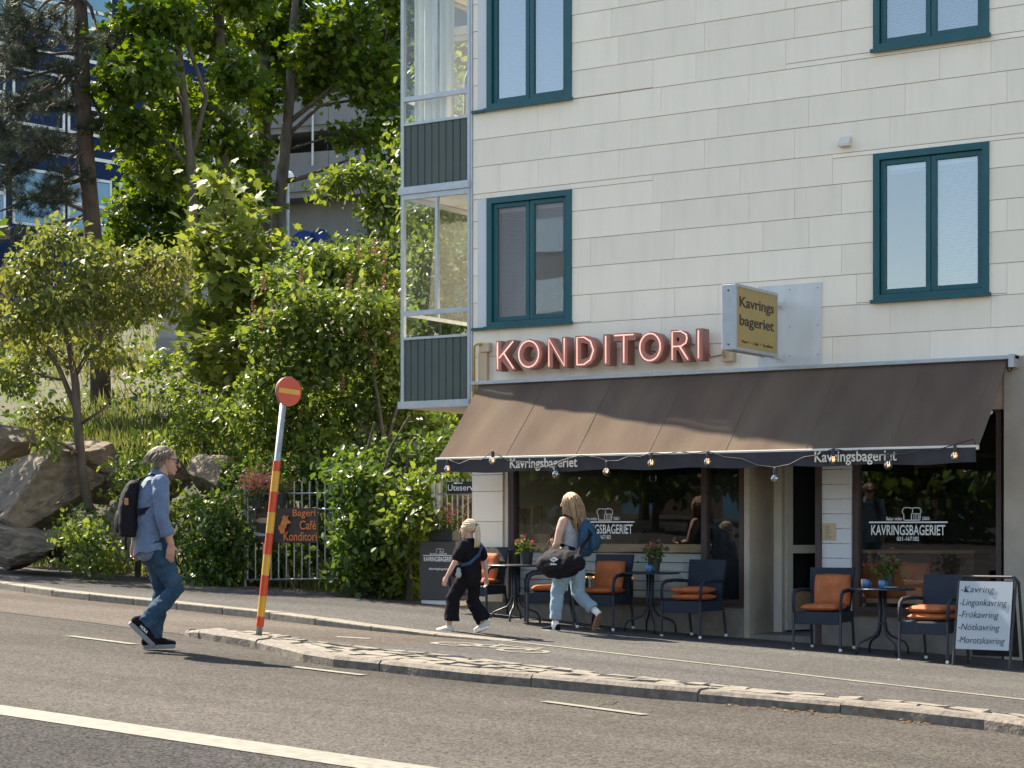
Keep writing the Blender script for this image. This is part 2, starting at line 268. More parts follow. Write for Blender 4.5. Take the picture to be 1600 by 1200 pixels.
class MB:
    def __init__(s): s.v = []; s.f = []
    def add(s, vs, fs):
        b = len(s.v); s.v += [tuple(p) for p in vs]; s.f += [tuple(i+b for i in f) for f in fs]; return s
    def box(s, x0, x1, y0, y1, z0, z1):
        return s.add([(x0, y0, z0), (x1, y0, z0), (x1, y1, z0), (x0, y1, z0), (x0, y0, z1), (x1, y0, z1), (x1, y1, z1), (x0, y1, z1)],
                     [(3, 2, 1, 0), (4, 5, 6, 7), (0, 1, 5, 4), (1, 2, 6, 5), (2, 3, 7, 6), (3, 0, 4, 7)])
    def rings(s, rs, cap=True, closed=True):
        b = len(s.v); n = len(rs[0])
        for r in rs: s.v += [tuple(p) for p in r]
        for i in range(len(rs)-1):
            for j in range(n if closed else n-1):
                k = (j+1) % n; s.f.append((b+i*n+j, b+i*n+k, b+(i+1)*n+k, b+(i+1)*n+j))
        if cap:
            s.f.append(tuple(b+j for j in range(n-1, -1, -1))); s.f.append(tuple(b+(len(rs)-1)*n+j for j in range(n)))
        return s
    def tube(s, path, r, n=8, cap=True):
        path = [Vector(p) for p in path]; rr = r if isinstance(r, (list, tuple)) else [r]*len(path)
        t0 = (path[1]-path[0]).normalized(); u = t0.orthogonal().normalized(); rs = []
        for i, p in enumerate(path):
            t = (path[min(i+1, len(path)-1)]-path[max(i-1, 0)]).normalized()
            u = (u - t*u.dot(t)); u = u.normalized() if u.length > 1e-6 else t.orthogonal().normalized(); v = t.cross(u)
            rs.append([p+(u*math.cos(2*math.pi*k/n)+v*math.sin(2*math.pi*k/n))*rr[i] for k in range(n)])
        return s.rings(rs, cap)
    def lathe(s, c, prof, n=16, axis='z'):
        rs = []
        for (r, h) in prof:
            ring = []
            for k in range(n):
                a = 2*math.pi*k/n; q = (r*math.cos(a), r*math.sin(a), h)
                if axis == 'y': q = (q[0], q[2], -q[1])
                if axis == 'x': q = (q[2], q[0], q[1])
                ring.append(Vector(c)+Vector(q))
            rs.append(ring)
        return s.rings(rs)
    def loft(s, path, radii, ref=(1, 0, 0), n=14, flat=False):
        """elliptic sections (ra along ref, rb across) with rounded ends"""
        path = [Vector(p) for p in path]; radii = [(q, q) if not isinstance(q, tuple) else q for q in radii]
        ref = Vector(ref); rs = []
        def ring(p, t, ra, rb):
            u = ref - t*ref.dot(t); u = u.normalized() if u.length > 1e-4 else t.orthogonal().normalized(); v = t.cross(u)
            return [p+u*ra*math.cos(2*math.pi*k/n)+v*rb*math.sin(2*math.pi*k/n) for k in range(n)]
        T = [(path[min(i+1, len(path)-1)]-path[max(i-1, 0)]).normalized() for i in range(len(path))]
        ra, rb = radii[0]; m = min(ra, rb)
        for q in (0.95, 0.7, 0.35): rs.append(ring(path[0]-T[0]*m*q, T[0], ra*math.sqrt(1-q*q), rb*math.sqrt(1-q*q)))
        for i, p in enumerate(path): rs.append(ring(p, T[i], *radii[i]))
        ra, rb = radii[-1]; m = min(ra, rb)
        for q in (() if flat else (0.35, 0.7, 0.95)): rs.append(ring(path[-1]+T[-1]*m*q, T[-1], ra*math.sqrt(1-q*q), rb*math.sqrt(1-q*q)))
        return s.rings(rs)
    def ball(s, c, r, n=14):
        r = (r, r, r) if not isinstance(r, (tuple, list)) else r; rs = []
        for i in range(1, n//2+3):
            a = math.pi*i/(n//2+3); rs.append([(c[0]+r[0]*math.sin(a)*math.cos(2*math.pi*k/n), c[1]+r[1]*math.sin(a)*math.sin(2*math.pi*k/n), c[2]-r[2]*math.cos(a)) for k in range(n)])
        return s.rings(rs)
    def poly(s, pts, d):                       # polygon pts pushed along vector d
        d = Vector(d); n = len(pts); pts = [Vector(p) for p in pts]
        return s.add(pts+[p+d for p in pts], [tuple(range(n-1, -1, -1)), tuple(range(n, 2*n))]+[(i, (i+1) % n, (i+1) % n+n, i+n) for i in range(n)])
    def mesh(s, name='mesh'):
        me = bpy.data.meshes.new(name); me.from_pydata(s.v, [], s.f); me.update(); return me
    def build(s, name, m, parent=None, world=True, smooth=False, bevel=0.0, recalc=True):
        me = s.mesh(name)
        bm = bmesh.new(); bm.from_mesh(me); (bmesh.ops.recalc_face_normals(bm, faces=bm.faces) if recalc else None)
        if bevel: bmesh.ops.bevel(bm, geom=bm.edges[:], offset=bevel, segments=2, affect='EDGES', profile=0.5)
        bm.to_mesh(me); bm.free()
        return link(name, me, m, parent, world, smooth)
TMP = bpy.data.scenes.new('tmp')
def evaluate(o):          # evaluated mesh of one object, in a scene of its own so that the big one is not updated
    TMP.collection.objects.link(o); vl = TMP.view_layers[0]; vl.update(); dg = vl.depsgraph
    out = bpy.data.meshes.new_from_object(o.evaluated_get(dg), depsgraph=dg); bpy.data.objects.remove(o); return out
def remesh(mb, voxel, smooth=4, wrinkle=0.0, wscale=9.0, flat=None):
    """fuse overlapping closed shapes into one continuous surface"""
    me = mb.mesh('tmp'); o = bpy.data.objects.new('tmp', me)
    r = o.modifiers.new('r', 'REMESH'); r.mode = 'VOXEL'; r.voxel_size = voxel
    if smooth: q = o.modifiers.new('s', 'SMOOTH'); q.iterations = smooth; q.factor = 0.5
    out = evaluate(o); bpy.data.meshes.remove(me)
    if wrinkle:
        for v in out.vertices:
            k = noise.noise(Vector((v.co.x*wscale, v.co.y*wscale, v.co.z*wscale*1.6)))+0.5*noise.noise(v.co*wscale*2.7)
            v.co += v.normal*k*wrinkle
    out.polygons.foreach_set('use_smooth', [True]*len(out.polygons)); out.update()
    return out
FONT = bpy.data.curves.new('f', 'FONT').font
def text_mesh(s, width=None, height=None, depth=0.003, bold=0.0, align='CENTER', shear=0.0, spacing=1.0):
    """built-in font as a mesh in the XZ plane facing -Y, scaled to the wanted size, centred"""
    cu = bpy.data.curves.new('t', 'FONT'); cu.body = s; cu.extrude = 0.05; cu.offset = bold; cu.resolution_u = 3; cu.shear = shear; cu.space_character = spacing
    me = evaluate(bpy.data.objects.new('t', cu)); bpy.data.curves.remove(cu)
    me.materials.clear()
    n = len(me.vertices); a = np.empty(n*3, 'f'); me.vertices.foreach_get('co', a); a = a.reshape(-1, 3)
    mn, mx = a.min(0), a.max(0); c = (mn+mx)/2; sz = mx-mn
    kx = width/sz[0] if width else height/sz[1]; kz = height/sz[1] if height else kx
    b = np.stack([(a[:, 0]-c[0])*kx, -(a[:, 2]-c[2])/0.05*depth*0.5, (a[:, 1]-c[1])*kz], 1).astype('f')
    me.vertices.foreach_set('co', b.ravel()); me.update(); return me
def place_text(name, s, m, parent, center, width=None, height=None, depth=0.003, rotz=0.0, tilt=0.0, **k):
    me = text_mesh(s, width, height, depth, **k)
    R = Matrix.Rotation(rotz, 3, 'Z') @ Matrix.Rotation(tilt, 3, 'X')
    for v in me.vertices: v.co = R @ v.co + Vector(center)
    me.update(); return link(name, me, m, parent)
def copy_tree(o, parent=None):
    c = o.copy(); COL.objects.link(c); c.parent = parent
    for ch in o.children: copy_tree(ch, c)
    return c
# ------------------------------------------------------------------ foliage
SHAPES = {
 'oval': (np.array([(0, 0, 0), (.30, .28, .07), (.24, .68, .05), (0, 1, -.04), (-.24, .68, .05), (-.30, .28, .07)], 'f'), [(0, 1, 2, 3), (0, 3, 4, 5)]),
 'narrow': (np.array([(0, 0, 0), (.13, .35, .03), (0, 1, -.06), (-.13, .35, .03)], 'f'), [(0, 1, 2, 3)]),
 'maple': (np.array([(0, 0, 0), (.22, -.06, .02), (.52, .18, .05), (.36, .34, .03), (.58, .62, .06), (.24, .56, .02), (0, 1, -.06),
                     (-.24, .56, .02), (-.58, .62, .06), (-.36, .34, .03), (-.52, .18, .05), (-.22, -.06, .02)], 'f'), [(0, 1, 2, 3, 4, 5, 6), (0, 6, 7, 8, 9, 10, 11)]),
 'blade': (np.array([(-.035, 0, 0), (.035, 0, 0), (.02, .6, .06), (0, 1, .2), (-.02, .6, .06)], 'f'), [(0, 1, 2, 3, 4)]),
 'needle': (np.array([(-.03, 0, 0), (.03, 0, 0), (0, 1, 0)], 'f'), [(0, 1, 2)]),
}
def leaf_mesh(name, pts, ydir, nrm, size, shape='oval', var=0.5):
    """many leaves as one mesh: pts base points, ydir leaf axis, nrm leaf normal"""
    sh, fc = SHAPES[shape]; n = len(pts); k = len(sh)
    y = ydir/np.linalg.norm(ydir, axis=1, keepdims=True)
    x = np.cross(y, nrm); x /= np.maximum(np.linalg.norm(x, axis=1, keepdims=True), 1e-5); z = np.cross(x, y)
    s = size*(1+var*(RNG.random(n)*2-1))
    v = pts[:, None, :] + s[:, None, None]*(sh[None, :, 0:1]*x[:, None, :]+sh[None, :, 1:2]*y[:, None, :]+sh[None, :, 2:3]*z[:, None, :])
    me = bpy.data.meshes.new(name); me.vertices.add(n*k); me.vertices.foreach_set('co', v.reshape(-1).astype('f'))
    loops = np.concatenate([(np.array(f)[None, :]+np.arange(n)[:, None]*k) for f in fc], axis=1)
    lens = np.tile([len(f) for f in fc], n); nl = loops.size
    me.loops.add(nl); me.loops.foreach_set('vertex_index', loops.reshape(-1).astype('i'))
    me.polygons.add(len(lens)); st = np.concatenate([[0], np.cumsum(lens)[:-1]])
    me.polygons.foreach_set('loop_start', st.astype('i')); me.polygons.foreach_set('loop_total', lens.astype('i'))
    me.update(calc_edges=True); me.validate(); return me
def unit(n):
    d = RNG.normal(size=(n, 3)); return d/np.linalg.norm(d, axis=1, keepdims=True)
def cloud(clumps, per_twig=22, spread=0.16, droop=0.3, up=0.7):
    """clumps: (centre, (rx,ry,rz), leaves) -> leaf points, axes, normals, twig centres"""
    PT, YD, NR, TW = [], [], [], []
    for c, r, n in clumps:
        c = np.array(c); r = np.array(r if hasattr(r, '__len__') else (r, r, r)); nt_ = max(1, int(n/per_twig))
        d = unit(nt_); rad = (0.35+0.65*RNG.random(nt_)**0.6)[:, None]
        tc = c+d*rad*r; TW.append(tc)
        own = RNG.integers(0, nt_, n); p = tc[own]+RNG.normal(size=(n, 3))*spread*np.array([1, 1, .6])
        out = d[own]*0.6+unit(n)*0.8; out[:, 2] -= droop
        nr = unit(n)*0.75; nr[:, 2] += up
        PT.append(p); YD.append(out); NR.append(nr)
    return np.concatenate(PT), np.concatenate(YD), np.concatenate(NR), np.concatenate(TW)
def branch(mb, a, b, r0, r1, sag=0.1, n=5, wob=0.06, seg=6):
    a, b = Vector(a), Vector(b); L = (b-a).length; pts = []
    for i in range(n+1):
        t = i/n; p = a.lerp(b, t); p.z += math.sin(t*math.pi)*sag*L
        if 0 < i < n: p += Vector((random.uniform(-1, 1), random.uniform(-1, 1), random.uniform(-1, 1)))*wob*L*0.5
        pts.append(p)
    mb.tube(pts, [r0+(r1-r0)*i/n for i in range(n+1)], seg); return pts
def plant(name, label, cat, base, trunks, clumps, leaf, size, shape, bark, spread=0.16, per_twig=22, group=None, droop=0.3, up=0.7, twigs=0.25, crown='crown', var=.5, smooth=True):
    """trunks: list of (points, radii); clumps hang on branches that leave the nearest trunk"""
    root = thing(name, label, cat, base, group=group)
    tm = MB(); tp = []
    for pts, rad in trunks:
        tm.tube(pts, rad, 9)
        for i in range(len(pts)-1):
            for q in (0, .33, .66): tp.append((Vector(pts[i]).lerp(Vector(pts[i+1]), q), rad[i]+(rad[i+1]-rad[i])*q))
        tp.append((Vector(pts[-1]), rad[-1]))
    pt, yd, nr, tw = cloud(clumps, per_twig, spread, droop, up)
    bm_ = MB(); ends = []
    for c, r, n in clumps:
        c = Vector(c); low = [q for q in tp if q[0].z < c.z+0.2] or tp
        q = min(low, key=lambda q: (q[0]-c).length+max(0, q[0].z-c.z)*2)
        if (q[0]-c).length > 0.05: ends += branch(bm_, q[0], c, max(0.012, min(q[1]*0.6, 0.07)), 0.008, 0.06, 5, 0.10, 5)
    E_ = np.array([tuple(p) for p in ends]) if ends else None
    if E_ is not None:
        for t in tw[::max(1, int(1/twigs))]:
            j = np.argmin(((E_-t)**2).sum(1)); branch(bm_, E_[j], t, 0.008, 0.003, 0.03, 3, 0.1, 3)
    if trunks: tm.build('trunk', M[bark], root, smooth=True)
    if bm_.v: bm_.build('branches', M[bark], root, smooth=True)['kind'] = 'stuff'
    link(crown, leaf_mesh(name+'_leaves', pt, yd, nr, size, shape, var), M[leaf], root)
    return root
# ================================================================== SETTING: street
def pl_resample(pts, n):
    pts = [Vector(p) for p in pts]; L = [0]
    for a, b in zip(pts, pts[1:]): L.append(L[-1]+(b-a).length)
    out = []
    for i in range(n):
        s = L[-1]*i/(n-1); j = max(k for k in range(len(L)-1) if L[k] <= s+1e-9)
        out.append(pts[j].lerp(pts[j+1], (s-L[j])/max(L[j+1]-L[j], 1e-9)))
    return out
def sheet(name, polys, m, off, kind='structure', parent=None):
    mb = MB()
    for pl in polys: mb.add([(p[0], p[1], G(p[0], p[1])+off) for p in pl], [tuple(range(len(pl)))])
    o = mb.build(name, m, parent, recalc=False)
    if kind: o['kind'] = kind
    return o
sheet('road', [[(-120, -80), (80, -80), (80, 4), (-120, 4)]], M['road'], 0.0)
tl0, tl1 = gp(260, 1140.6), gp(665, 1199); bl0, bl1 = tl0+Vector((0, -.35, 0)), tl1+Vector((0, -.36, 0))
def ext(a, b, X): t = (X-a.x)/(b.x-a.x); return (X, a.y+(b.y-a.y)*t)
sheet('older_road_lane', [[(-60, -80), (40, -80), ext(bl0, bl1, 40), ext(bl0, bl1, -60)]], M['road_dark'], 0.004)
kerb_px = [(0, 920), (72, 931), (168, 942), (228, 947.5), (304, 956), (400, 966), (500, 978), (640, 992), (795, 1004)]
kerb = [gp(*p) for p in kerb_px]
kerb = [Vector((-45, 3.5, 0)), Vector((-30, 0.6, 0))] + kerb
def kerbY(X):
    for a, b in zip(kerb, kerb[1:]):
        if a.x <= X <= b.x: return a.y+(b.y-a.y)*(X-a.x)/(b.x-a.x)
    return kerb[-1].y if X > kerb[-1].x else kerb[0].y
def paveoff(X): return 0.012+0.07*min(1, max(0, (-11.2-X)/2.5))
# cycle track (warm) and footway
isl_near = [gp(*p) for p in [(287, 991), (297, 995.5), (346, 1004), (393, 1012), (436, 1022), (470, 1033), (522, 1042), (584, 1048), (657, 1057), (747, 1066), (860, 1076), (1005, 1090), (1120, 1099), (1327, 1117), (1550, 1142), (1600, 1150)]]
isl_far = [gp(284, 988.5, .01), gp(300, 986.5, .03), gp(330, 986.5, .06)]+[gp(x, y, 0.09) for x, y in [(390, 990), (470, 999), (597, 1011), (747, 1027), (860, 1040), (1000, 1055), (1160, 1073), (1325, 1095), (1600, 1125)]]
dn = (isl_near[-1]-isl_near[-3]).normalized(); isl_near.append(isl_near[-1]+dn*6)
df = (isl_far[-1]-isl_far[-3]).normalized(); isl_far.append(isl_far[-1]+df*6)
st = [-45+0.5*i for i in range(73)]
split = gp(600, 1008).x
sheet('cycle_track', [[(x, kerbY(x)-2.6), (x+.5, kerbY(x+.5)-2.6), (x+.5, kerbY(x+.5)), (x, kerbY(x))] for x in st if -26 < x < split], M['track'], 0.004)
mb = MB()
for x in [-45+0.5*i for i in range(110)]:
    x1 = x+.5; y0, y1 = (kerbY(x), kerbY(x1))
    if x >= split: y0 = y1 = -6.4
    b0, b1 = (5.5 if x < -14 else 1.5), (5.5 if x1 < -14 else 1.5)
    q = [(x, y0), (x1, y1), (x1, b1), (x, b0)]
    offs = [paveoff(x), paveoff(x1), paveoff(x1), paveoff(x)]
    mb.add([(p[0], p[1], G(*p)+o) for p, o in zip(q, offs)], [(0, 1, 2, 3)])
mb.build('pavement', M['pave'], recalc=False)['kind'] = 'structure'
# kerb of the footway: granite stones
kr = thing('kerb', loc=(kerb[5].x, kerb[5].y, G(kerb[5].x, kerb[5].y)), kind='structure')
kp = pl_resample(kerb[1:], 24)
for a, b in zip(kp, kp[1:]):
    d = (b-a).normalized(); n_ = Vector((-d.y, d.x, 0)); a2, b2 = a+d*.008, b-d*.008
    mb = MB(); lo, hi = [], []
    for p, q in ((a2, -.03), (b2, -.03), (b2, .24), (a2, .24)):
        e = p+n_*q; lo.append((e.x, e.y, G(e.x, e.y)-.05)); hi.append((e.x, e.y, G(e.x, e.y)+paveoff(p.x)+.008+random.uniform(-.004, .004)))
    mb.add(lo+hi, [(3, 2, 1, 0), (4, 5, 6, 7), (0, 1, 5, 4), (1, 2, 6, 5), (2, 3, 7, 6), (3, 0, 4, 7)])
    mb.build('kerb_stone', M['granite_pale'], kr, bevel=0.012)
# paint
def stripe(name, a, b, wdt, off=0.008, seg=1):
    a, b = Vector(a), Vector(b); d = (b-a); d.z = 0; d.normalize(); n_ = Vector((-d.y, d.x, 0))*wdt/2; pol = []
    for i in range(seg):
        p, q = a.lerp(b, i/seg), a.lerp(b, (i+1)/seg); pol.append([p-n_, q-n_, q+n_, p+n_])
    return sheet(name, pol, M['paint'], off)
sheet('edge_line', [[ext(bl0, bl1, -60), ext(bl0, bl1, 30), ext(tl0, tl1, 30), ext(tl0, tl1, -60)]], M['paint'], 0.008)
for a, b in (((108, 994.5), (210, 1007.5)), ((439, 1040.5), (568, 1056)), ((850, 1097), (1008, 1118)), ((-140, 965), (-60, 974))):
    stripe('lane_dash', gp(*a), gp(*b), 0.10)
thin = [gp(*p) for p in [(795, 1004), (880, 1014), (1000, 1028), (1160, 1046), (1330, 1066), (1600, 1096)]]; thin.append(thin[-1]+(thin[-1]-thin[-2]))
mb = MB()
for a, b in zip(thin, thin[1:]):
    mb.add([(p.x, p.y+q, G(p.x, p.y)+.018) for p, q in ((a, -.04), (b, -.04), (b, .04), (a, .04))], [(0, 1, 2, 3)])
mb.build('track_line', M['paint'], recalc=False)['kind'] = 'structure'
c0 = gp(765, 1014); mb = MB()
def ringflat(mb, c, r, wd, off, n=20, sx=1.0):
    for k in range(n):
        a0, a1 = 2*math.pi*k/n, 2*math.pi*(k+1)/n; pts = []
        for a, rr in ((a0, r), (a1, r), (a1, r-wd), (a0, r-wd)): X, Y = c[0]+rr*math.cos(a)*sx, c[1]+rr*math.sin(a); pts.append((X, Y, G(X, Y)+off))
        mb.add(pts, [(0, 1, 2, 3)])
for dx in (-.42, .42): ringflat(mb, (c0.x+dx, c0.y-.1*dx), .27, .07, .018)
for (x0, y0, x1, y1) in ((-.42, 0, -.1, .38), (-.1, .38, .35, .33), (.35, .33, 0, -.02), (0, -.02, -.42, 0), (.42, 0, .3, .5), (0, -.02, -.16, .5)):
    a, b = Vector((c0.x+x0, c0.y+y0, 0)), Vector((c0.x+x1, c0.y+y1, 0)); d = (b-a).normalized(); n_ = Vector((-d.y, d.x, 0))*.03
    mb.add([(p.x, p.y, G(p.x, p.y)+.0185) for p in (a-n_, b-n_, b+n_, a+n_)], [(0, 1, 2, 3)])
mb.build('bicycle_marking', M['paint'], recalc=False)['kind'] = 'structure'
stripe('track_mark', gp(526, 996), gp(578, 999), .14, .009)
cr_ = [gp(*p) for p in ((905, 1106), (918, 1104), (930, 1106.5), (942, 1101), (955, 1101.5), (966, 1096), (978, 1094), (990, 1091.5))]
ck = MB()
for a, b in zip(cr_, cr_[1:]): ck.add([(a.x, a.y-.012, G(a.x, a.y)+.005), (b.x, b.y-.009, G(b.x, b.y)+.005), (b.x, b.y+.011, G(b.x, b.y)+.005), (a.x, a.y+.012, G(a.x, a.y)+.005)], [(0, 1, 2, 3)])
ck.build('road_crack', M['black'], recalc=False)['kind'] = 'structure'
# traffic island: body, kerb stones, paving stones
ic = gp(700, 1040)
isl = thing('traffic_island', loc=ic, kind='structure')
NS = 90
def at_x(pl, X):
    for p, q in zip(pl, pl[1:]):
        if p.x <= X <= q.x: t = (X-p.x)/max(q.x-p.x, 1e-6); return Vector((X, p.y+(q.y-p.y)*t, 0))
    return Vector((X, (pl[0] if X < pl[0].x else pl[-1]).y, 0))
isl_near.sort(key=lambda p: p.x); isl_far.sort(key=lambda p: p.x)
xa, xb = max(isl_near[0].x, isl_far[0].x)-.02, min(isl_near[-1].x, isl_far[-1].x)
XS = [xa+(xb-xa)*(i/(NS-1))**1.25 for i in range(NS)]
nr_, fr_ = [at_x(isl_near, X) for X in XS], [at_x(isl_far, X) for X in XS]
for p, q in zip(nr_, fr_):
    if q.y-p.y < .62: q.y = max(q.y, p.y+min(.62, .10+.6*(p.x-xa)))
mb = MB(); rows = []
for a, b in zip(nr_, fr_):
    rows.append([(a.x, a.y, G(a.x, a.y)-.05), (a.x, a.y+.02, G(a.x, a.y)+min(.05, .012+len(rows)*.006)), (b.x, b.y, G(b.x, b.y)+min(.05, .012+len(rows)*.006)), (b.x, b.y, G(b.x, b.y)-.05)])
mb.rings(rows[1:]); mb.build('island_bed', M['joint'], isl)
KW = 0.19
def isl_pt(u, v):            # u 0..1 along, v 0 (behind the kerb) .. 1 far edge
    i = min(NS-2, int(u*(NS-1))); t = u*(NS-1)-i; a = nr_[i].lerp(nr_[i+1], t); b = fr_[i].lerp(fr_[i+1], t)
    d = b-a; L = math.hypot(d.x, d.y); k = min(.6, KW/max(L, .01)); return a+d*(k+(1-k)*v), L
cuts = [.012, .035, .07, .115, .17, .235, .33, .43, .52, .59, .70, .80, .90, 1.0]
for c0_, c1_ in zip(cuts, cuts[1:]):
    i0, i1 = int(c0_*(NS-1)), int(c1_*(NS-1)); rows = []
    hj = random.uniform(-.008, .008)
    for i in range(i0, i1+1):
        a, b = nr_[i], fr_[i]; d = b-a; L = math.hypot(d.x, d.y); k = min(.55, KW/max(L, .01)); e = a+d*k
        ap = a-d.normalized()*.012
        if i == i0: ap, e = ap.lerp(nr_[i+1], .05), e.lerp(isl_pt((i+1)/(NS-1), 0)[0], .05)
        hh = (.03+.060*min(1, max(0, i/(NS-1)-.01)/.05))+hj
        j1, j2 = random.uniform(-.008, .008), random.uniform(-.006, .006)
        rows.append([(ap.x, ap.y, G(ap.x, ap.y)-.04), (ap.x, ap.y+j1, G(ap.x, ap.y)+hh-.025), (ap.x+.0, ap.y+.03+j1, G(ap.x, ap.y)+hh+j2), (e.x, e.y, G(e.x, e.y)+hh+.004), (e.x, e.y, G(e.x, e.y)-.04)])
    if len(rows) > 1: MB().rings(rows).build('kerb_stone', M['granite'], isl)
random.seed(3); u = 0.06; nset = 0
while u < 0.97 and nset < 280:
    du = random.uniform(.012, .024); p, L = isl_pt(u, 0); nv = max(1, int(round((L-KW)/random.uniform(.17, .26))))
    vs_ = [0]+sorted([(i+random.uniform(-.25, .25))/nv for i in range(1, nv)])+[1]
    for v0, v1 in zip(vs_, vs_[1:]):
        su = random.uniform(-.006, .006); g = .03
        cs = [isl_pt(min(.985, max(0, uu+su+random.uniform(-.002, .002))), vv)[0] for uu, vv in ((u+.0012, v0+g), (u+du-.0012, v0+g), (u+du-.0012, v1-g), (u+.0012, v1-g))]
        hz = [.084+random.uniform(-.007, .008) for _ in cs]
        MB().add([(c.x, c.y, G(c.x, c.y)+.03) for c in cs]+[(c.x, c.y, G(c.x, c.y)+h) for c, h in zip(cs, hz)], [(3, 2, 1, 0), (4, 5, 6, 7), (0, 1, 5, 4), (1, 2, 6, 5), (2, 3, 7, 6), (3, 0, 4, 7)]).build('paving_stone', M['granite_pale'], isl); nset += 1
    u += du
# ================================================================== hill behind the footway
def backY(X): return 2.0+max(0, (-17.5-X))*0.16
def hillz(X, Y):
    d = Y-backY(X)
    xs = [-5, 0, .5, 1.6, 3, 5, 16, 28, 40, 55, 80]; zs = [0, 0, .35, 1.9, 2.45, 3.3, 7.6, 10.8, 12.6, 13.6, 15]
    if X > -18: k = min(1, (X+18)/3); zs2 = [0, 0, .1, .6, 1.5, 2.8, 7.4, 10.8, 12.6, 13.6, 15]; zs = [a*(1-k)+b*k for a, b in zip(zs, zs2)]
    z = np.interp(d, xs, zs); base = G(X, Y)+.01 if d < 2 else G(max(X, -28), backY(X)+2)+.01
    if d < 2 and X < -28: base = G(X, Y)*(1-d/2)+(G(-28, backY(X)+2))*d/2 if d > 0 else G(X, Y)
    return z+base
GX = np.arange(-95, 6.1, 0.75); GY = np.concatenate([np.arange(1.8, 12, .45), np.arange(12, 90, 1.6)])
vv = []; ff = []
for i, X in enumerate(GX):
    for j, Y in enumerate(GY):
        d = Y-backY(X); z = hillz(X, Y)
        if d > .2: z += .35*noise.noise(Vector((X*.35, Y*.35, 0)))*min(1, d/3)+.12*noise.noise(Vector((X*1.1, Y*1.1, 3)))*min(1, d)
        if d < 0: z = G(X, Y)-.15
        vv.append((X, Y, z))
nY = len(GY)
for i in range(len(GX)-1):
    for j in range(nY-1): ff.append((i*nY+j, (i+1)*nY+j, (i+1)*nY+j+1, i*nY+j+1))
MB().add(vv, ff).build('hillside', M['soil'], smooth=True)['kind'] = 'structure'
# ================================================================== boulders
def rock(label, c, r, m, seed, cuts=12, rot=0.0, base=None):
    rs = random.Random(seed); bm = bmesh.new(); bmesh.ops.create_icosphere(bm, subdivisions=5, radius=1.0)
    pl = []
    for _ in range(cuts):
        d = Vector((rs.gauss(0, 1), rs.gauss(0, 1), rs.gauss(0, .8))).normalized(); pl.append((d, rs.uniform(.45, .80)))
    for v in bm.verts:
        c4 = v.co; v.co = c4*(.92/((abs(c4.x)**3.2+abs(c4.y)**3.2+abs(c4.z)**3.2)**(1/3.2)))
        for d, k in pl:
            q = v.co.dot(d)
            if q > k: v.co -= d*(q-k)*.985
        p = v.co*2.3+Vector((seed, 0, 0)); v.co += v.co.normalized()*(.05*noise.noise(p)+.028*noise.noise(p*3.1)+.02*noise.noise(p*7)+.012*noise.noise(p*15)-.03*max(0, .25-abs(noise.noise(p*1.7+Vector((9, 2, 4)))))*2)
        v.co = Vector((v.co.x*r[0], v.co.y*r[1], v.co.z*r[2]))
    bmesh.ops.rotate(bm, verts=bm.verts, matrix=Matrix.Rotation(rot, 3, 'Y'))
    bmesh.ops.translate(bm, verts=bm.verts, vec=c)
    me = bpy.data.meshes.new('boulder'); bm.to_mesh(me); bm.free()
    o = link('boulder', me, m); tag(o, label, 'boulder', 'boulders at the foot of the hill'); return o
def pc(x, y, Z): return P(x, y, Z)
rock('long grey boulder sloping up from left edge, largest of the rocks', pc(50, 792, 30.6), (1.55, 1.2, .8), M['rock'], 11, rot=-.45)
rock('brown flat-faced boulder wedged behind the weeping tree trunk', pc(138, 728, 31.2), (1.0, .8, .62), M['rock_brown'], 5, rot=.25)
rock('dark low boulder beside the footway at left edge', pc(25, 850, 29.8), (1.1, .7, .55), M['rock'], 8, rot=.1)
rock('small block of rock right of the dark low boulder', pc(93, 848, 30.0), (.42, .4, .36), M['rock'], 21)
rock('pale rock on the slope at the far left above the boulders', pc(10, 690, 33.5), (1.0, .9, .5), M['rock'], 31)
rock('grey angular boulder just right of the walking man', pc(333, 742, 29.9), (.5, .45, .5), M['rock'], 14, rot=-.6)
rock('brownish boulder above the mesh fence, behind the man', pc(250, 745, 30.9), (.7, .55, .45), M['rock_brown'], 17)
rock('dark boulder in shade low behind the mesh fence', pc(195, 825, 29.9), (.6, .5, .55), M['rock'], 23)
rock('shaded rock ledge behind the shrubs above the barred panel', pc(585, 715, 30.5), (2.1, .8, .5), M['rock'], 27)
rock('mossy rock in the shade behind the gate', pc(690, 760, 29.5), (1.2, .8, .8), M['rock'], 29)
# ================================================================== buildings up the hill
def frame_at(px, py, Z, wdir):        # origin and horizontal axis of a far facade
    o = P(px, py, Z); ax = Vector((CY, SY, 0))*wdir[0]+Vector((-SY, CY, 0))*wdir[1]; ax.normalize(); nn = Vector((ax.y, -ax.x, 0)); return o, ax, nn
def obox(mb, o, ax, nn, a0, a1, z0, z1, d0, d1):   # box on a far facade: along ax, up, depth outwards
    c = [(a0, d0), (a1, d0), (a1, d1), (a0, d1)]; lo = [o+ax*a+nn*d+Vector((0, 0, z0)) for a, d in c]; hi = [o+ax*a+nn*d+Vector((0, 0, z1)) for a, d in c]
    mb.add(lo+hi, [(3, 2, 1, 0), (4, 5, 6, 7), (0, 1, 5, 4), (1, 2, 6, 5), (2, 3, 7, 6), (3, 0, 4, 7)]); return mb
o, ax, nn = frame_at(20, 345, 66, (.695, .719))
bb = thing('apartment_house', 'navy blue building with white window frames behind the pine', 'building', (o.x, o.y, o.z-4))
obox(MB(), o, ax, nn, -8, 8.6, -5, 13, 0, -9).build('wall', M['blueclad'], bb)
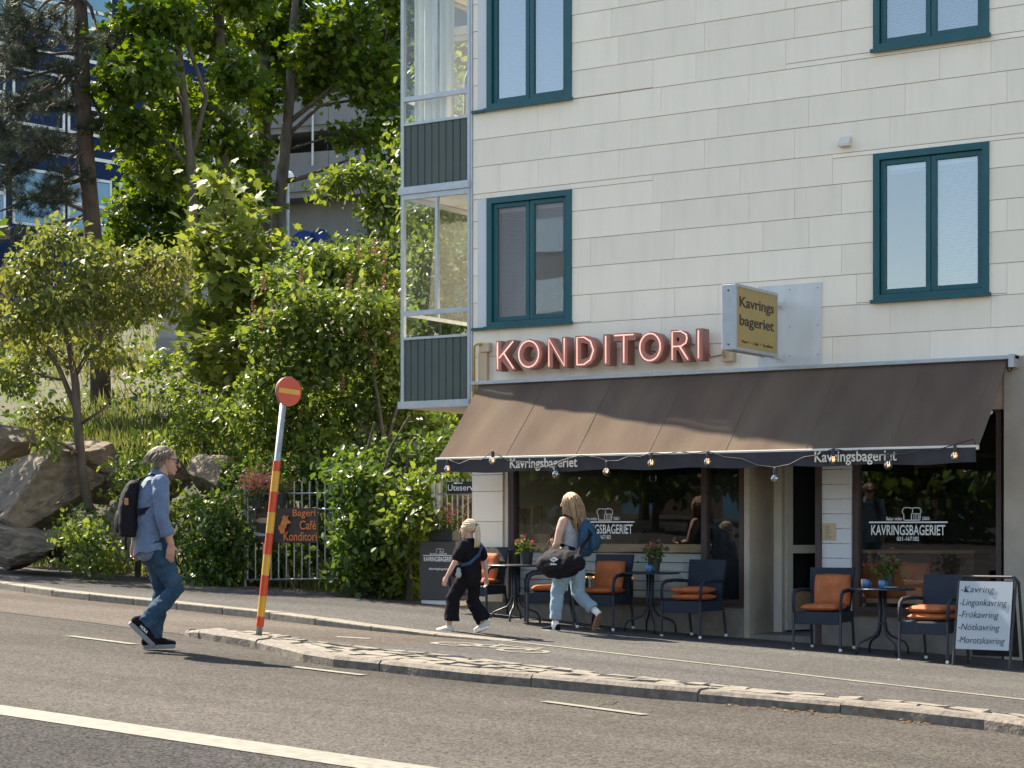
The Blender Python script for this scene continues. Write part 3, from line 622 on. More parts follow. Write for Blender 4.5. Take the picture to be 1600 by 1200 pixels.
for fl in range(4):
    zb = fl*3.45
    for a0, a1 in ((-6.6, -4.2), (-3.8, -.4), (.05, 1.95), (2.25, 3.9), (4.4, 6.2), (6.5, 8.2)):
        if fl == 1 and a0 < 0: lit = False
        else: lit = (fl in (0, 2)) or a0 > 0 and fl != 1  # lit panes get the blue colour that imitates reflected sky
        wn = MB(); 
        for (x0, x1, z0, z1) in ((a0-.09, a1+.09, zb-.1, zb), (a0-.09, a1+.09, zb+.83, zb+.95), (a0-.09, a1+.09, zb+1.78, zb+1.88), (a0-.09, a0, zb, zb+1.8), (a1, a1+.09, zb, zb+1.8)): obox(wn, o, ax, nn, x0, x1, z0, z1, .02, .07)
        wo_ = wn.build('window', M['white'], bb)
        for z0 in (.02, .97): obox(MB(), o, ax, nn, a0+.01, a1-.01, zb+z0, zb+z0+.79, .015, .04).build('pane', M['winblue'] if lit else M['blueclad'], wo_)
    m_ = MB(); obox(m_, o, ax, nn, -8, 8.6, zb+2.5, zb+2.62, .01, .05); m_.build('white_band', M['white'], bb)
m_ = MB(); obox(m_, o, ax, nn, 8.4, 8.75, -5, 13, -.2, .12); m_.build('corner_trim', M['white'], bb)
o, ax, nn = frame_at(480, 355, 82, (.936, -.353))
gb = thing('parking_garage', 'grey concrete parking deck with open dark storeys, seen through the maples', 'building', (o.x, o.y, o.z-3))
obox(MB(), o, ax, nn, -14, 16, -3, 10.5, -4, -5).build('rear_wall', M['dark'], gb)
for k, (z0, z1) in enumerate(((1.55, 3.2), (4.35, 6.05), (7.6, 9.3))):
    q = MB()
    for i in range(8): obox(q, o, ax, nn, -14+i*3.75+.01, -14+(i+1)*3.75-.01, z0, z1, 0, -.25)
    q.build('parapet', M['concrete'], gb)
    obox(MB(), o, ax, nn, -14, 16, z0-.25, z0-.001, -.1, -4).build('deck_slab', M['concrete'], gb)
for i in range(6): obox(MB(), o, ax, nn, -13+i*5.2, -12.6+i*5.2, -3, 9, -.9, -1.3).build('column', M['concrete'], gb)
obox(MB(), o, ax, nn, -14, 16, -3, 1.3, -1.5, -1.8).build('lower_wall', M['concrete'], gb)
q = MB(); q.tube([o+ax*.3+nn*.05+Vector((0, 0, 5)), o+ax*.3+nn*.08+Vector((0, 0, 2.6))], .05, 6); q.build('drain_pipe', M['alu'], gb)
for cx, cz, r in ((-.9, -.35, .6), (-.15, -.2, .45), (2.4, -.5, .5)):
    gm = MB(); gm.poly([o+ax*(cx+r*math.cos(t*.524))+nn*(-1.47)+Vector((0, 0, cz+r*.8*math.sin(t*.524))) for t in range(12)], nn*.015)
    gm.build('wall_mural', M['graffiti'], gb)
gl = P(450, 277, 60); q = thing('path_lamp', 'white globe lamp on a post in front of the parking deck', 'lamp', (gl.x, gl.y, hillz(gl.x, gl.y)))
MB().tube([(gl.x, gl.y, hillz(gl.x, gl.y)-.2), (gl.x, gl.y, gl.z-.18)], .05, 8).build('post', M['steel'], q); MB().ball(gl, .2).build('globe', M['lamp'], q, smooth=True)
# steps up the hill
s0 = P(298, 532, 41); q = thing('hillside_steps', 'dark concrete steps climbing the hill between the trees', 'steps', s0)
axs, nns = Vector((CY, SY, 0)), Vector((SY, -CY, 0))
for i in range(10):
    obox(MB(), s0, axs, nns, -.75, .75, i*.17-.5, i*.17+.05, -i*.32, -i*.32-.36).build('tread', M['concrete'], q)
oh = thing('row_house', 'brown brick house row across the street, seen only in the panes', 'building', (-40, -44, G(-40, -44)))
MB().box(-75, 4, -50, -42, -2, 7.0).build('wall', M['woodd'], oh)
q = MB(); q.poly([(-75, -41.6, 7.0), (-75, -46, 9.6), (-75, -50.4, 7.0)], (79, 0, 0)); q.build('roof', M['rust'], oh)
for i in range(18):
    for z in (1.6, 4.4): MB().box(-73+i*4.2, -71.6+i*4.2, -42.02, -41.95, z, z+1.5).build('window', M['winblue'], oh)
ob = thing('opposite_block', 'tall grey block across the street mirrored in the left upper window', 'building', (-44, -50, G(-44, -50)))
MB().box(-58, -33, -60, -51, -2, 16).build('wall', M['concrete'], ob)
for i in range(6):
    for z in (2, 5, 8, 11, 13.6): MB().box(-57+i*4.1, -55.2+i*4.1, -51.05, -50.97, z, z+1.4).build('window', M['glass_up'], ob)
# ================================================================== the café building
CORN = F(738, 600).x; RIGHT = 2.5; TOPZ = CAMZ+11.5
bld = thing('apartment_building', 'cream panelled apartment building with teal windows and café at street level', 'building', (-8, 0.3, G(-8, 0)))
RAILZ = F(752, 600).z
def rect(px):      # facade rectangle from pixel corners
    (xl, yt, yb), (xr, yt2, yb2) = px; a, b = F(xl, yb), F(xr, yb2); c, d = F(xl, yt), F(xr, yt2)
    return a.x, b.x, (a.z+b.z)/2, (c.z+d.z)/2
W1 = rect(((762, 313, 512), (894, 293, 506))); hW = W1[3]-W1[2]
W2 = rect(((763.5, 0, 172), (898, 0, 155))); W2 = (W1[0], W1[1], W2[2], W2[2]+hW)
W3 = rect(((1365.5, 242, 472), (1546, 220, 460)))
W4 = rect(((1365.5, 0, 82), (1546, 0, 55))); W4 = (W3[0], W3[1], W4[2], W4[2]+W3[3]-W3[2])
holes = [W1, W2, W3, W4]
big = [(CORN+.09 if h[0] < -11 else h[0], h[1], h[2], h[3]) for h in holes]
def grid_boxes(mb, x0, x1, z0, z1, hs, y0, y1):
    xs = sorted({x0, x1, *[min(max(v, x0), x1) for h in hs for v in h[:2]]}); zs = sorted({z0, z1, *[min(max(v, z0), z1) for h in hs for v in h[2:]]})
    for a, b in zip(xs, xs[1:]):
        for c, d in zip(zs, zs[1:]):
            m, n_ = (a+b)/2, (c+d)/2
            if b-a > 1e-4 and d-c > 1e-4 and not any(h[0] < m < h[1] and h[2] < n_ < h[3] for h in hs): mb.box(a, b, y0, y1, c, d)
q = MB(); grid_boxes(q, CORN, RIGHT, RAILZ-.55, TOPZ, big, .004, .25); q.build('wall', M['wallback'], bld)
q = MB(); q.box(CORN, CORN+.2, .25, 9, G(-13.7, 0)-.3, TOPZ); q.box(CORN, RIGHT, 8.8, 9, 0, TOPZ); q.box(RIGHT-.2, RIGHT, .25, 9, 0, TOPZ); q.build('side_wall', M['panel'], bld)
q = MB(); q.box(CORN-.1, RIGHT, -.15, 9.1, TOPZ, TOPZ+.25); q.build('roof', M['alu'], bld)
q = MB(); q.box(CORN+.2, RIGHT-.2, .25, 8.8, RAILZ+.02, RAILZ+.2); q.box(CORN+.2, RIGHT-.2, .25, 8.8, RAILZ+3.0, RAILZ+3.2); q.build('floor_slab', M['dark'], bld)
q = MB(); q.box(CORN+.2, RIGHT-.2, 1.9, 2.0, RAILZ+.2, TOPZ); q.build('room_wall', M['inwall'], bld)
# cladding panels
ZR = F(895, 68).z; RH = 0.35; MOD = 0.585; random.seed(5)
panel_me = {}
def clip_rects(r, hs):
    out = [r]
    for h in hs:
        nx = []
        for (a, b, c, d) in out:
            if h[1] <= a+.002 or h[0] >= b-.002 or h[3] <= c+.002 or h[2] >= d-.002: nx.append((a, b, c, d)); continue
            if h[2] > c+.01: nx.append((a, b, c, h[2]))
            if h[3] < d-.01: nx.append((a, b, h[3], d))
            lo, hi = max(c, h[2]), min(d, h[3])
            if h[0] > a+.01: nx.append((a, h[0], lo, hi))
            if h[1] < b-.01: nx.append((h[1], b, lo, hi))
        out = nx
    return out
VIS_X = -5.4; npan = 0; rest = MB()
r0 = int(math.floor((RAILZ+.02-ZR)/RH))
for r in range(r0, 60):
    z0 = max(ZR+r*RH, RAILZ+.02); z1 = ZR+(r+1)*RH
    if z0 > TOPZ-.02: break
    z1 = min(z1, TOPZ-.01); x = CORN+.015-(random.choice((0, 1, 1))*MOD+.18 if r % 2 else random.choice((0, .5))*MOD)
    while x < RIGHT:
        wdt = MOD*(2 if random.random() < .72 else 1); a, b = max(x, CORN+.015), min(x+wdt, RIGHT)
        if b > a+.03:
            for (p0, p1, q0, q1) in clip_rects((a, b, z0, z1), big):
                g = .004; lap = random.uniform(0, .004)
                vs_ = [(p0+.0016, -.010-lap*.2, q0+g), (p1-.0016, -.010-lap*.2, q0+g), (p1-.0016, -.006, q1-.002), (p0+.0016, -.006, q1-.002)]
                t_ = MB().add(vs_+[(v[0], .003, v[2]) for v in vs_], [(0, 1, 2, 3), (7, 6, 5, 4), (0, 4, 5, 1), (1, 5, 6, 2), (2, 6, 7, 3), (3, 7, 4, 0)])
                if p0 < VIS_X and q0 < CAMZ+6.9 and npan < 300: t_.build('wall_panel', M['panel'], bld); npan += 1
                else: rest.add(t_.v, t_.f)
        x += wdt
rest.build('upper_wall_panels', M['panel'], bld)['kind'] = 'stuff'
# windows
def window(h, blinds, nm):
    x0, x1, z0, z1 = h; fw = .075
    fr = MB(); fr.box(x0, x0+fw, -.03, .12, z0, z1); fr.box(x1-fw, x1, -.03, .12, z0, z1); fr.box(x0+fw, x1-fw, -.03, .12, z1-fw, z1); fr.box(x0+fw, x1-fw, -.03, .12, z0, z0+fw)
    f = fr.build('window', M['teal'], bld)
    MB().box(x0-.02, x1+.03, -.075, -.031, z0-.02, z0+.018).build('sill', M['teal'], f)
    cx = (x0+x1)/2
    for k, (a, b) in enumerate(((x0+fw, cx), (cx, x1-fw))):
        s = .058; sa = MB(); a2, b2, c2, d2 = a+.004, b-.004, z0+fw+.004, z1-fw-.004
        sa.box(a2, a2+s, .005, .075, c2, d2); sa.box(b2-s, b2, .005, .075, c2, d2); sa.box(a2+s, b2-s, .005, .075, d2-s, d2); sa.box(a2+s, b2-s, .005, .075, c2, c2+s)
        so = sa.build('sash', M['teal'], f, bevel=.006)
        MB().box(a2+s, b2-s, .035, .043, c2+s, d2-s).build('pane', M['glass_up'], f)
        full = blinds[k]; bl = MB(); top = d2-s-.005; bot = top-(top-c2-s)*full
        bl.box(a2+s+.006, b2-s-.006, .085, .115, top-.045, top)
        zz = top-.06
        while zz > bot:
            bl.add([(a2+s+.008, .086, zz-.010), (b2-s-.008, .086, zz-.010), (b2-s-.008, .108, zz+.006), (a2+s+.008, .108, zz+.006)], [(0, 1, 2, 3)]); zz -= .021
        bl.build('blind', M['blind'], f)
window(W1, (.98, .12), 'a'); window(W2, (.99, .99), 'b'); window(W3, (.07, .99), 'c'); window(W4, (.99, .99), 'd')
for h, g in zip((W1, W2), big):
    MB().box(CORN+.09, h[0]-.004, -.012, .10, h[2], h[3]).build('infill_panel', M['infill'], bld)
    MB().box(CORN+.02, h[0]-.021, -.06, -.013, h[2]-.022, h[2]+.012).build('sill', M['teal'], bld)
q = MB(); q.box(CORN-.02, CORN+.012, -.02, .02, RAILZ-.1, TOPZ); q.build('corner_trim', M['alu'], bld)
vb = F(1322, 222); q = MB(); q.poly([(vb.x-.06, -.012, vb.z+.06), (vb.x-.06, -.11, vb.z-.03), (vb.x-.06, -.11, vb.z-.06), (vb.x-.06, -.012, vb.z-.06)], (.13, 0, 0)); q.build('vent_cover', M['soffit'], bld)
# -------------------------------------------------- street level
GZ = lambda X: G(X, 0)
LINT = RAILZ-.5
xw0, xw1 = F(793, 900).x, F(1160, 900).x; xd1 = F(1272, 900).x; xv0, xv1 = F(1330, 900).x, F(1563, 900).x
SILL1 = F(980, 940).z; SILL2 = F(1440, 958).z
q = MB(); q.box(CORN+.01, xw0-.06, .0, .3, GZ(CORN)-.2, RAILZ-.551); q.build('pier', M['wallback'], bld)
zz = GZ(CORN)+.05; k = 0; pz = [F(760, y).z for y in (742, 768, 815, 862, 900)]
for a, b in zip([RAILZ-.55]+pz, pz+[GZ(CORN)+.12]):
    MB().box(CORN+.005, xw0-.07, -.012, -.001, b+.005, a-.003).build('wall_panel', M['panel'], bld)
MB().box(CORN+.005, xw1+.02, -.02, .3, GZ(xw1)-.3, SILL1-.04).build('plinth', M['plinth'], bld)
MB().box(xd1, xv1+.02, -.02, .3, GZ(xv1)-.3, SILL2-.04).build('plinth', M['plinth'], bld)
MB().box(xv1+.05, RIGHT, -.03, .3, GZ(RIGHT)-.3, RAILZ+.02).build('pier', M['stucco'], bld)
MB().box(xw0-.06, xw0-.012, .02, .14, SILL1, RAILZ-.552).build('cream_jamb', M['creamframe'], bld)
def shopwin(x0, x1, z0, mulls, lab):
    fr = MB(); fr.box(x0, x1, .03, .17, z0-.04, z0+.05); fr.box(x0, x0+.07, .03, .17, z0+.05, LINT); fr.box(x1-.06, x1, .03, .17, z0+.05, LINT)
    fr.box(x0+.07, x1-.06, .03, .17, LINT-.07, LINT)
    for m_ in mulls: fr.box(m_-.035, m_+.035, .04, .16, z0+.05, LINT-.07)
    f = fr.build('shop_window', M['brownframe'], bld)
    ed = [x0+.07]+[v for m_ in mulls for v in (m_-.035, m_+.035)]+[x1-.06]
    for a, b in zip(ed[0::2], ed[1::2]): MB().box(a, b, .095, .103, z0+.05, LINT-.07).build('pane', M['glass_shop'], f)
    MB().box(x0-.02, x1+.02, -.05, .029, z0-.039, z0-.012).build('sill', M['brownframe'], f)
    return f
mul1 = F(1097, 850).x
win1 = shopwin(xw0, xw1, SILL1, [mul1], 'left'); win2 = shopwin(xv0, xv1, SILL2, [], 'right')
# panelled strip between door and right window
ps = MB(); xs0 = xd1+.1
for i in range(14):
    a = LINT-.17*(i+1); b = LINT-.17*i
    if a < SILL2-.04: a = SILL2-.04
    if b-a > .02: MB().box(xs0, xv0-.002, -.006, .1, a+.003, b-.003).build('cladding_board', M['infill'], bld)
MB().box(xd1+.03, xs0-.004, -.04, .16, GZ(xd1), LINT).build('brown_post', M['brownframe'], bld)
# recess with the door
ND = .7
MB().box(xw1+.021, xw1+.09, .0, ND, GZ(xw1)-.2, LINT+.0).build('niche_wall', M['stucco'], bld)
MB().box(xw1+.09, xd1+.02, .02, ND+.3, GZ(xd1)-.2, GZ(xw1)+.055).build('door_step', M['plinth'], bld)
fl = GZ(xw1)+.055
xdoor0 = F(1199, 900, ND).x; xdoor1 = F(1274, 900, ND).x+.35
q = MB(); q.box(xw1+.091, xw1+.2, ND-.02, ND+.1, fl, LINT); q.box(xdoor1, xdoor1+.1, ND-.02, ND+.1, fl, LINT); q.box(xw1+.2, xdoor1, ND-.02, ND+.1, LINT-.12, LINT); q.build('door_frame', M['creamframe'], bld)
dw = .82; ang = R_(62)
def dbox(mb, a0, a1, z0, z1, t0=-.022, t1=.022):
    ca, sa_ = math.cos(ang), math.sin(ang); hx, hy = xw1+.215, ND+.06
    c = [(hx+a*ca-t*sa_, hy+a*sa_+t*ca) for a, t in ((a0, t0), (a1, t0), (a1, t1), (a0, t1))]
    mb.add([(x, y, z0) for x, y in c]+[(x, y, z1) for x, y in c], [(3, 2, 1, 0), (4, 5, 6, 7), (0, 1, 5, 4), (1, 2, 6, 5), (2, 3, 7, 6), (3, 0, 4, 7)])
q = MB(); dbox(q, 0, .09, fl+.02, LINT-.14); dbox(q, dw-.09, dw, fl+.02, LINT-.14); dbox(q, .09, dw-.09, LINT-.25, LINT-.14); dbox(q, .09, dw-.09, fl+.02, fl+.12); dbox(q, .09, dw-.09, fl+.95, fl+1.05)
door = q.build('door', M['creamframe'], bld)
q = MB(); dbox(q, .09, dw-.09, fl+1.05, LINT-.25, -.004, .004); q.build('pane', M['glass_shop'], door)
q = MB(); dbox(q, .09, dw-.09, fl+.52, fl+.95, -.004, .004); q.build('pane', M['glass_shop'], door)
q = MB(); dbox(q, .09, dw-.09, fl+.12, fl+.52, -.012, .012); q.build('kick_panel', M['wood'], door)
q = MB(); ca, sa_ = math.cos(ang), math.sin(ang); hp = [(xw1+.215+(dw-.05)*ca+.06*sa_, ND+.06+(dw-.05)*sa_-.06*ca, fl+z) for z in (.8, 1.35)]; q.tube(hp, .012, 8); q.build('door_handle', M['steel'], door)
# shop interior
q = MB(); q.box(CORN+.2, RIGHT-.2, .31, 6, GZ(xw1)-.1, fl-.001); q.build('interior_floor', M['woodd'], bld)
q = MB(); q.box(CORN+.2, RIGHT-.2, 4.2, 4.3, fl, RAILZ); q.box(xw1+.0, xw1+.085, ND+.12, 2.6, fl, RAILZ); q.build('interior_wall', M['inwall'], bld)
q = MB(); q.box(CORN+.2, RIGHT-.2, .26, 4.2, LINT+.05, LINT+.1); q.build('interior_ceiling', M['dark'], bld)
cz = F(950, 850).z; MB().box(xw0+.08, mul1-.04, .13, .65, cz-.1, cz).build('window_counter', M['wood'], bld)
for i in range(5):
    b = cz-.115-i*.115
    if b-.105 > SILL1-.3: MB().box(xw0+.08, mul1-.04, .18, .20, b-.105, b).build('counter_board', M['white'], bld)
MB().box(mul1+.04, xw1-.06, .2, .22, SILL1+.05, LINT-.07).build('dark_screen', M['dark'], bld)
# things inside the café that the panes let through
def pic(label, x, y, wd, ht, Y, m='paper'):
    c = F(x, y, Y); q = thing('picture_frame', label, 'picture', (c.x, c.y, c.z-ht/2), group='pictures inside the café')
    f = MB(); f.box(c.x-wd/2, c.x+wd/2, Y-.03, Y, c.z-ht/2, c.z-ht/2+.05); f.box(c.x-wd/2, c.x+wd/2, Y-.03, Y, c.z+ht/2-.05, c.z+ht/2); f.box(c.x-wd/2, c.x-wd/2+.05, Y-.03, Y, c.z-ht/2+.05, c.z+ht/2-.05); f.box(c.x+wd/2-.05, c.x+wd/2, Y-.03, Y, c.z-ht/2+.05, c.z+ht/2-.05)
    f.build('frame', M['wood'], q); MB().box(c.x-wd/2+.05, c.x+wd/2-.05, Y-.012, Y-.001, c.z-ht/2+.05, c.z+ht/2-.05).build('print', M[m], q)
pic('wood framed picture on the café wall behind the woman', 912, 800, .55, .7, 4.19)
pic('framed print high on the café wall, right window', 1455, 748, .45, .4, 4.19, 'dark')
bk = F(850, 838, .45); q = thing('bread_basket', 'wicker basket on the window counter of the café', 'basket', (bk.x, .45, cz))
MB().lathe((bk.x, .45, cz), [(.13, 0), (.17, .12), (.16, .12), (.12, .02)], 16).build('bowl', M['wood'], q); MB().tube([(bk.x-.15*math.cos(a), .45, cz+.12+.16*math.sin(a)) for a in [i*math.pi/8 for i in range(9)]], .01, 6).build('handle', M['wood'], q)
lt = F(826, 830, .5); q = thing('lantern_box', 'small wooden frame lantern on the window counter left of the basket', 'lantern', (lt.x, .5, cz))
f = MB()
for sx in (-.12, .12):
    for sy in (-.1, .1): f.box(lt.x+sx-.015, lt.x+sx+.015, .5+sy-.015, .5+sy+.015, cz, cz+.45)
f.build('frame', M['wood'], q); MB().box(lt.x-.14, lt.x+.14, .38, .62, cz+.45, cz+.48).build('top', M['wood'], q)
sh = F(1420, 775, 3.9); q = thing('bread_shelf', 'wall shelf with round loaves inside the right café window', 'shelf', (sh.x, 3.9, sh.z))
MB().box(sh.x-1.1, sh.x+1.1, 3.7, 4.19, sh.z-.03, sh.z).build('board', M['woodd'], q)
for i, (dx, r) in enumerate(((-.65, .24), (-.02, .2), (.42, .15))): MB().ball((sh.x+dx, 3.95, sh.z+r*.8), (r, r*.6, r*.8)).build('loaf', M['woodd'], q, smooth=True)
ct = F(1450, 880, 1.6); q = thing('sales_counter', 'low glass-topped sales counter inside the right café window', 'counter', (ct.x, 1.7, fl))
MB().box(ct.x-1.4, ct.x+.6, 1.5, 2.1, fl, fl+.95).build('body', M['woodd'], q); MB().box(ct.x-1.42, ct.x+.62, 1.48, 2.12, fl+.951, fl+.99).build('top', M['wood'], q)
# ================================================================== glazed balconies at the corner
BX0 = F(629, 600).x; BX1 = CORN-.022; BD = 2.3
zf = [F(632, 632).z, F(632, 298).z]; STO = zf[1]-zf[0]
bal = thing('glazed_balcony_stack', 'stack of glazed balconies with dark green ribbed parapets at building corner', 'balcony', ((BX0+BX1)/2, 1, zf[0]))
for k in range(4):
    z0 = zf[0]+k*STO; zp = z0+(F(632, 532).z-F(632, 632).z); zr = z0+(F(632, 494).z-zf[0]); z1 = z0+STO
    MB().box(BX0-.03, BX1, -.03, BD, z0-.05, z0+.03).build('floor_slab', M['soffit'], bal)
    MB().box(BX0-.045, BX1, -.05, -.031, z0-.06, z0+.035).build('edge_flashing', M['alu'], bal)
    rb = MB(); n = 9; wd = (BX1-.04-BX0-.04)/n
    for i in range(n):
        a = BX0+.04+i*wd; rb.add([(a, -.012, z0+.036), (a+wd*.86, -.012, z0+.036), (a+wd*.93, .004, z0+.036), (a+wd, .004, z0+.036), (a, -.012, zp), (a+wd*.86, -.012, zp), (a+wd*.93, .004, zp), (a+wd, .004, zp)], [(0, 1, 5, 4), (1, 2, 6, 5), (2, 3, 7, 6)])
        if i: rb.add([(a, .004, z0+.036), (a, -.012, z0+.036), (a, -.012, zp), (a, .004, zp)], [(0, 1, 2, 3)])
    rb.box(BX0+.04, BX1-.04, .006, .03, z0+.036, zp)
    n2 = 16; wd2 = (BD-.1)/n2
    for i in range(n2): rb.box(BX0+.0, BX0+.02-(.008 if i % 2 else 0), .04+i*wd2, .04+(i+1)*wd2, z0+.036, zp)
    rb.build('parapet_cladding', M['green_clad'], bal)
    fr = MB()
    fr.box(BX0-.01, BX0+.038, -.028, .03, z0+.036, z1-.061); fr.box(BX1-.038, BX1, -.028, .03, z0+.036, z1-.061)
    fr.box(BX0+.04, BX1-.04, -.03, .035, zp+.001, zp+.035); fr.box(BX0+.04, BX1-.04, -.028, .035, zr, zr+.06); fr.box(BX0+.04, BX1-.04, -.028, .035, z1-.13, z1-.062)
    xm = BX0+(BX1-BX0)*.51; fr.box(xm-.02, xm+.02, -.02, .03, zr+.061, z1-.131)
    fr.box(BX0-.01, BX0+.03, BD-.05, BD, z0+.036, z1-.061)
    for zz0, zz1 in ((zp+.001, zp+.03), (zr, zr+.05), (z1-.12, z1-.062)): fr.box(BX0, BX0+.03, .031, BD-.051, zz0, zz1)
    for t in (.35, .68): fr.box(BX0, BX0+.03, BD*t-.015, BD*t+.015, zr+.051, z1-.121)
    fr.build('glazing_frame', M['alu'], bal)
    for a, b in ((BX0+.04, xm-.02), (xm+.02, BX1-.04)): MB().box(a, b, .002, .006, zr+.061, z1-.131).build('pane', M['glass_bal'], bal)
    MB().box(BX0+.04, BX1-.04, .002, .006, zp+.036, zr-.001).build('pane', M['glass_bal'], bal)
    MB().box(BX0+.012, BX0+.016, .035, BD-.055, zr+.051, z1-.121).build('pane', M['glass_bal'], bal)
    if k >= 1:
        cu = MB(); n = 40; pts = []
        for i in range(n+1): t = i/n; pts.append((BX0+.08+.62*t, .16+.035*math.sin(t*34)+.02*math.sin(t*13)))
        cu.add([(x, y, z) for z in (z0+.25, z1-.15) for x, y in pts], [(i, i+1, n+2+i, n+1+i) for i in range(n)]); cu.build('curtain', M['curtain'], bal, smooth=True)
        hp = [(xm+.12, .5, z0+.05), (xm+.12, .5, z0+1.4)]+[(xm+.12+.3*(1-math.cos(a)), .5, z0+1.4+.32*math.sin(a)) for a in [i*math.pi/10 for i in range(1, 8)]]
        MB().tube(hp, .035, 8).build('hanging_chair_stand', M['steel'], bal, smooth=True)
# ================================================================== pipes on the corner of the wall
pb = F(757, 545); q = thing('junction_box', 'beige junction box with yellow pipe at the left end of awning', 'junction box', (pb.x, -.05, pb.z-.6))
MB().box(pb.x-.02, pb.x+.13, -.1, -.013, pb.z-.05, pb.z+.07).build('box', M['beigebox'], q, bevel=.008)
MB().box(pb.x-.05, pb.x+.08, -.07, -.013, pb.z-.75, pb.z-.052).build('duct', M['beigebox'], q)
MB().tube([(pb.x+.03, -.12, pb.z+.05), (pb.x-.05, -.12, pb.z+.05), (pb.x-.08, -.12, pb.z+.02), (pb.x-.085, -.11, pb.z-.9)], .017, 8).build('pipe', M['yellowpipe'], q, smooth=True)
# ================================================================== AWNING
AX0, AX1 = F(757, 605).x, F(1579, 566).x; AY = -1.04; FZ = CAMZ+.865; VB = FZ-.185
aw = thing('shop_awning', 'faded brown fabric awning with lettered valance over the café front', 'awning', ((AX0+AX1)/2, -.1, FZ))
MB().box(AX0-.12, AX1+.1, -.16, -.02, RAILZ-.02, RAILZ+.025).build('wall_rail', M['alu'], aw, bevel=.006)
NX, NY = 70, 14
def cano(i, j, o=0.0):
    t = j/NY; X = AX0+(AX1-AX0)*i/NX; sag = -.035*math.sin(math.pi*t)*(.7+.3*math.sin(i*.55))+.008*math.sin(i*.9+j*.4)*math.sin(math.pi*t)
    return (X, -.12+(AY+.12)*t, RAILZ-.025+(FZ-RAILZ+.025)*t+sag-o)
q = MB()
for o_ in (0, .006): q.add([cano(i, j, o_) for i in range(NX+1) for j in range(NY+1)], [((i*(NY+1)+j), (i+1)*(NY+1)+j, (i+1)*(NY+1)+j+1, i*(NY+1)+j+1) for i in range(NX) for j in range(NY)])
q.build('canopy', M['awning'], aw, smooth=True)
for k in range(1, 7):
    i = k*10; q = MB(); q.rings([[Vector(cano(i, j))+Vector((dx, -.001, dz)) for dx, dz in ((-.012, .001), (-.008, .005), (.008, .005), (.012, .001))] for j in range(NY+1)], cap=True); q.build('seam', M['awning'], aw)
MB().box(AX0-.03, AX1-.0, AY-.035, AY+.02, FZ-.045, FZ+.005).build('front_bar', M['creamframe'], aw, bevel=.008)
va = MB(); n = 120; top, bot = [], []
for i in range(n+1):
    X = AX0-.0+(AX1-AX0-.02)*i/n; wv = .010*math.sin(i*.8)+.006*math.sin(i*2.1); top.append((X, AY-.037, FZ-.02)); bot.append((X, AY-.043+wv*.8, VB+.010*math.sin(i*.33)))
mid = [((a[0]+b[0])/2, (a[1]*.7+b[1]*.3), (a[2]+b[2])/2) for a, b in zip(top, bot)]
va.add(top+mid+bot, [(i, i+1, n+2+i, n+1+i) for i in range(n)]+[(n+1+i, n+2+i, 2*n+3+i, 2*n+2+i) for i in range(n)]); vo = va.build('valance', M['valance'], aw, smooth=True)
for xa, xb, yy in ((797, 902, 727), (1273, 1401, 717.5)):
    a, b = F(xa, yy, AY-.06), F(xb, yy, AY-.06); place_text('valance_lettering', 'Kavringsbageriet', M['cream_text'], aw, ((a.x+b.x)/2, AY-.062, (VB+FZ)/2-.012), width=b.x-a.x, height=.155, depth=.004, bold=.012)
for X in (AX0+.5, (AX0+AX1)/2, AX1-.5):
    q = MB(); q.tube([(X, -.05, RAILZ-.12), (X+.45, -.5, (RAILZ+FZ)/2-.12), (X+.05, AY+.02, FZ-.03)], .022, 8); q.build('folding_arm', M['alu'], aw)
MB().tube([(AX1+.02, -.09, RAILZ-.03), (AX1+.02, -.09, RAILZ-.10)]+[(AX1+.02+.025*math.sin(a), -.09, RAILZ-.125+.025*math.cos(a)) for a in [i*.7 for i in range(9)]], .006, 6).build('crank_eye', M['black'], aw)
MB().box(AX1+.04, AX1+.1, -.2, -.03, RAILZ-.11, RAILZ+.03).build('end_bracket', M['alu'], aw)
# ================================================================== neon lettering
LY = -.25; zt, zb = F(790, 532, LY).z, F(790, 579, LY).z; LD = .17
STK = {'K': [[(.12, .05), (.12, .95)], [(.88, .95), (.2, .42)], [(.42, .58), (.9, .05)]], 'N': [[(.1, .05), (.1, .95), (.9, .05), (.9, .95)]],
 'D': [[(.12, .06), (.12, .94), (.45, .94), (.75, .8), (.9, .5), (.75, .2), (.45, .06), (.12, .06)]], 'I': [[(.5, .06), (.5, .94)]], 'T': [[(.06, .93), (.94, .93)], [(.5, .9), (.5, .05)]],
 'R': [[(.12, .05), (.12, .94), (.55, .94), (.82, .83), (.86, .7), (.8, .56), (.55, .47), (.14, .47)], [(.5, .46), (.9, .05)]],
 'O': [[(.5+.40*math.cos(a), .5+.43*math.sin(a)) for a in [i*2*math.pi/24 for i in range(25)]]]}
ns = thing('neon_letter_sign', 'salmon KONDITORI channel letters with lit pink neon tubes above awning', 'sign', (F(930, 560).x, -.1, zb))
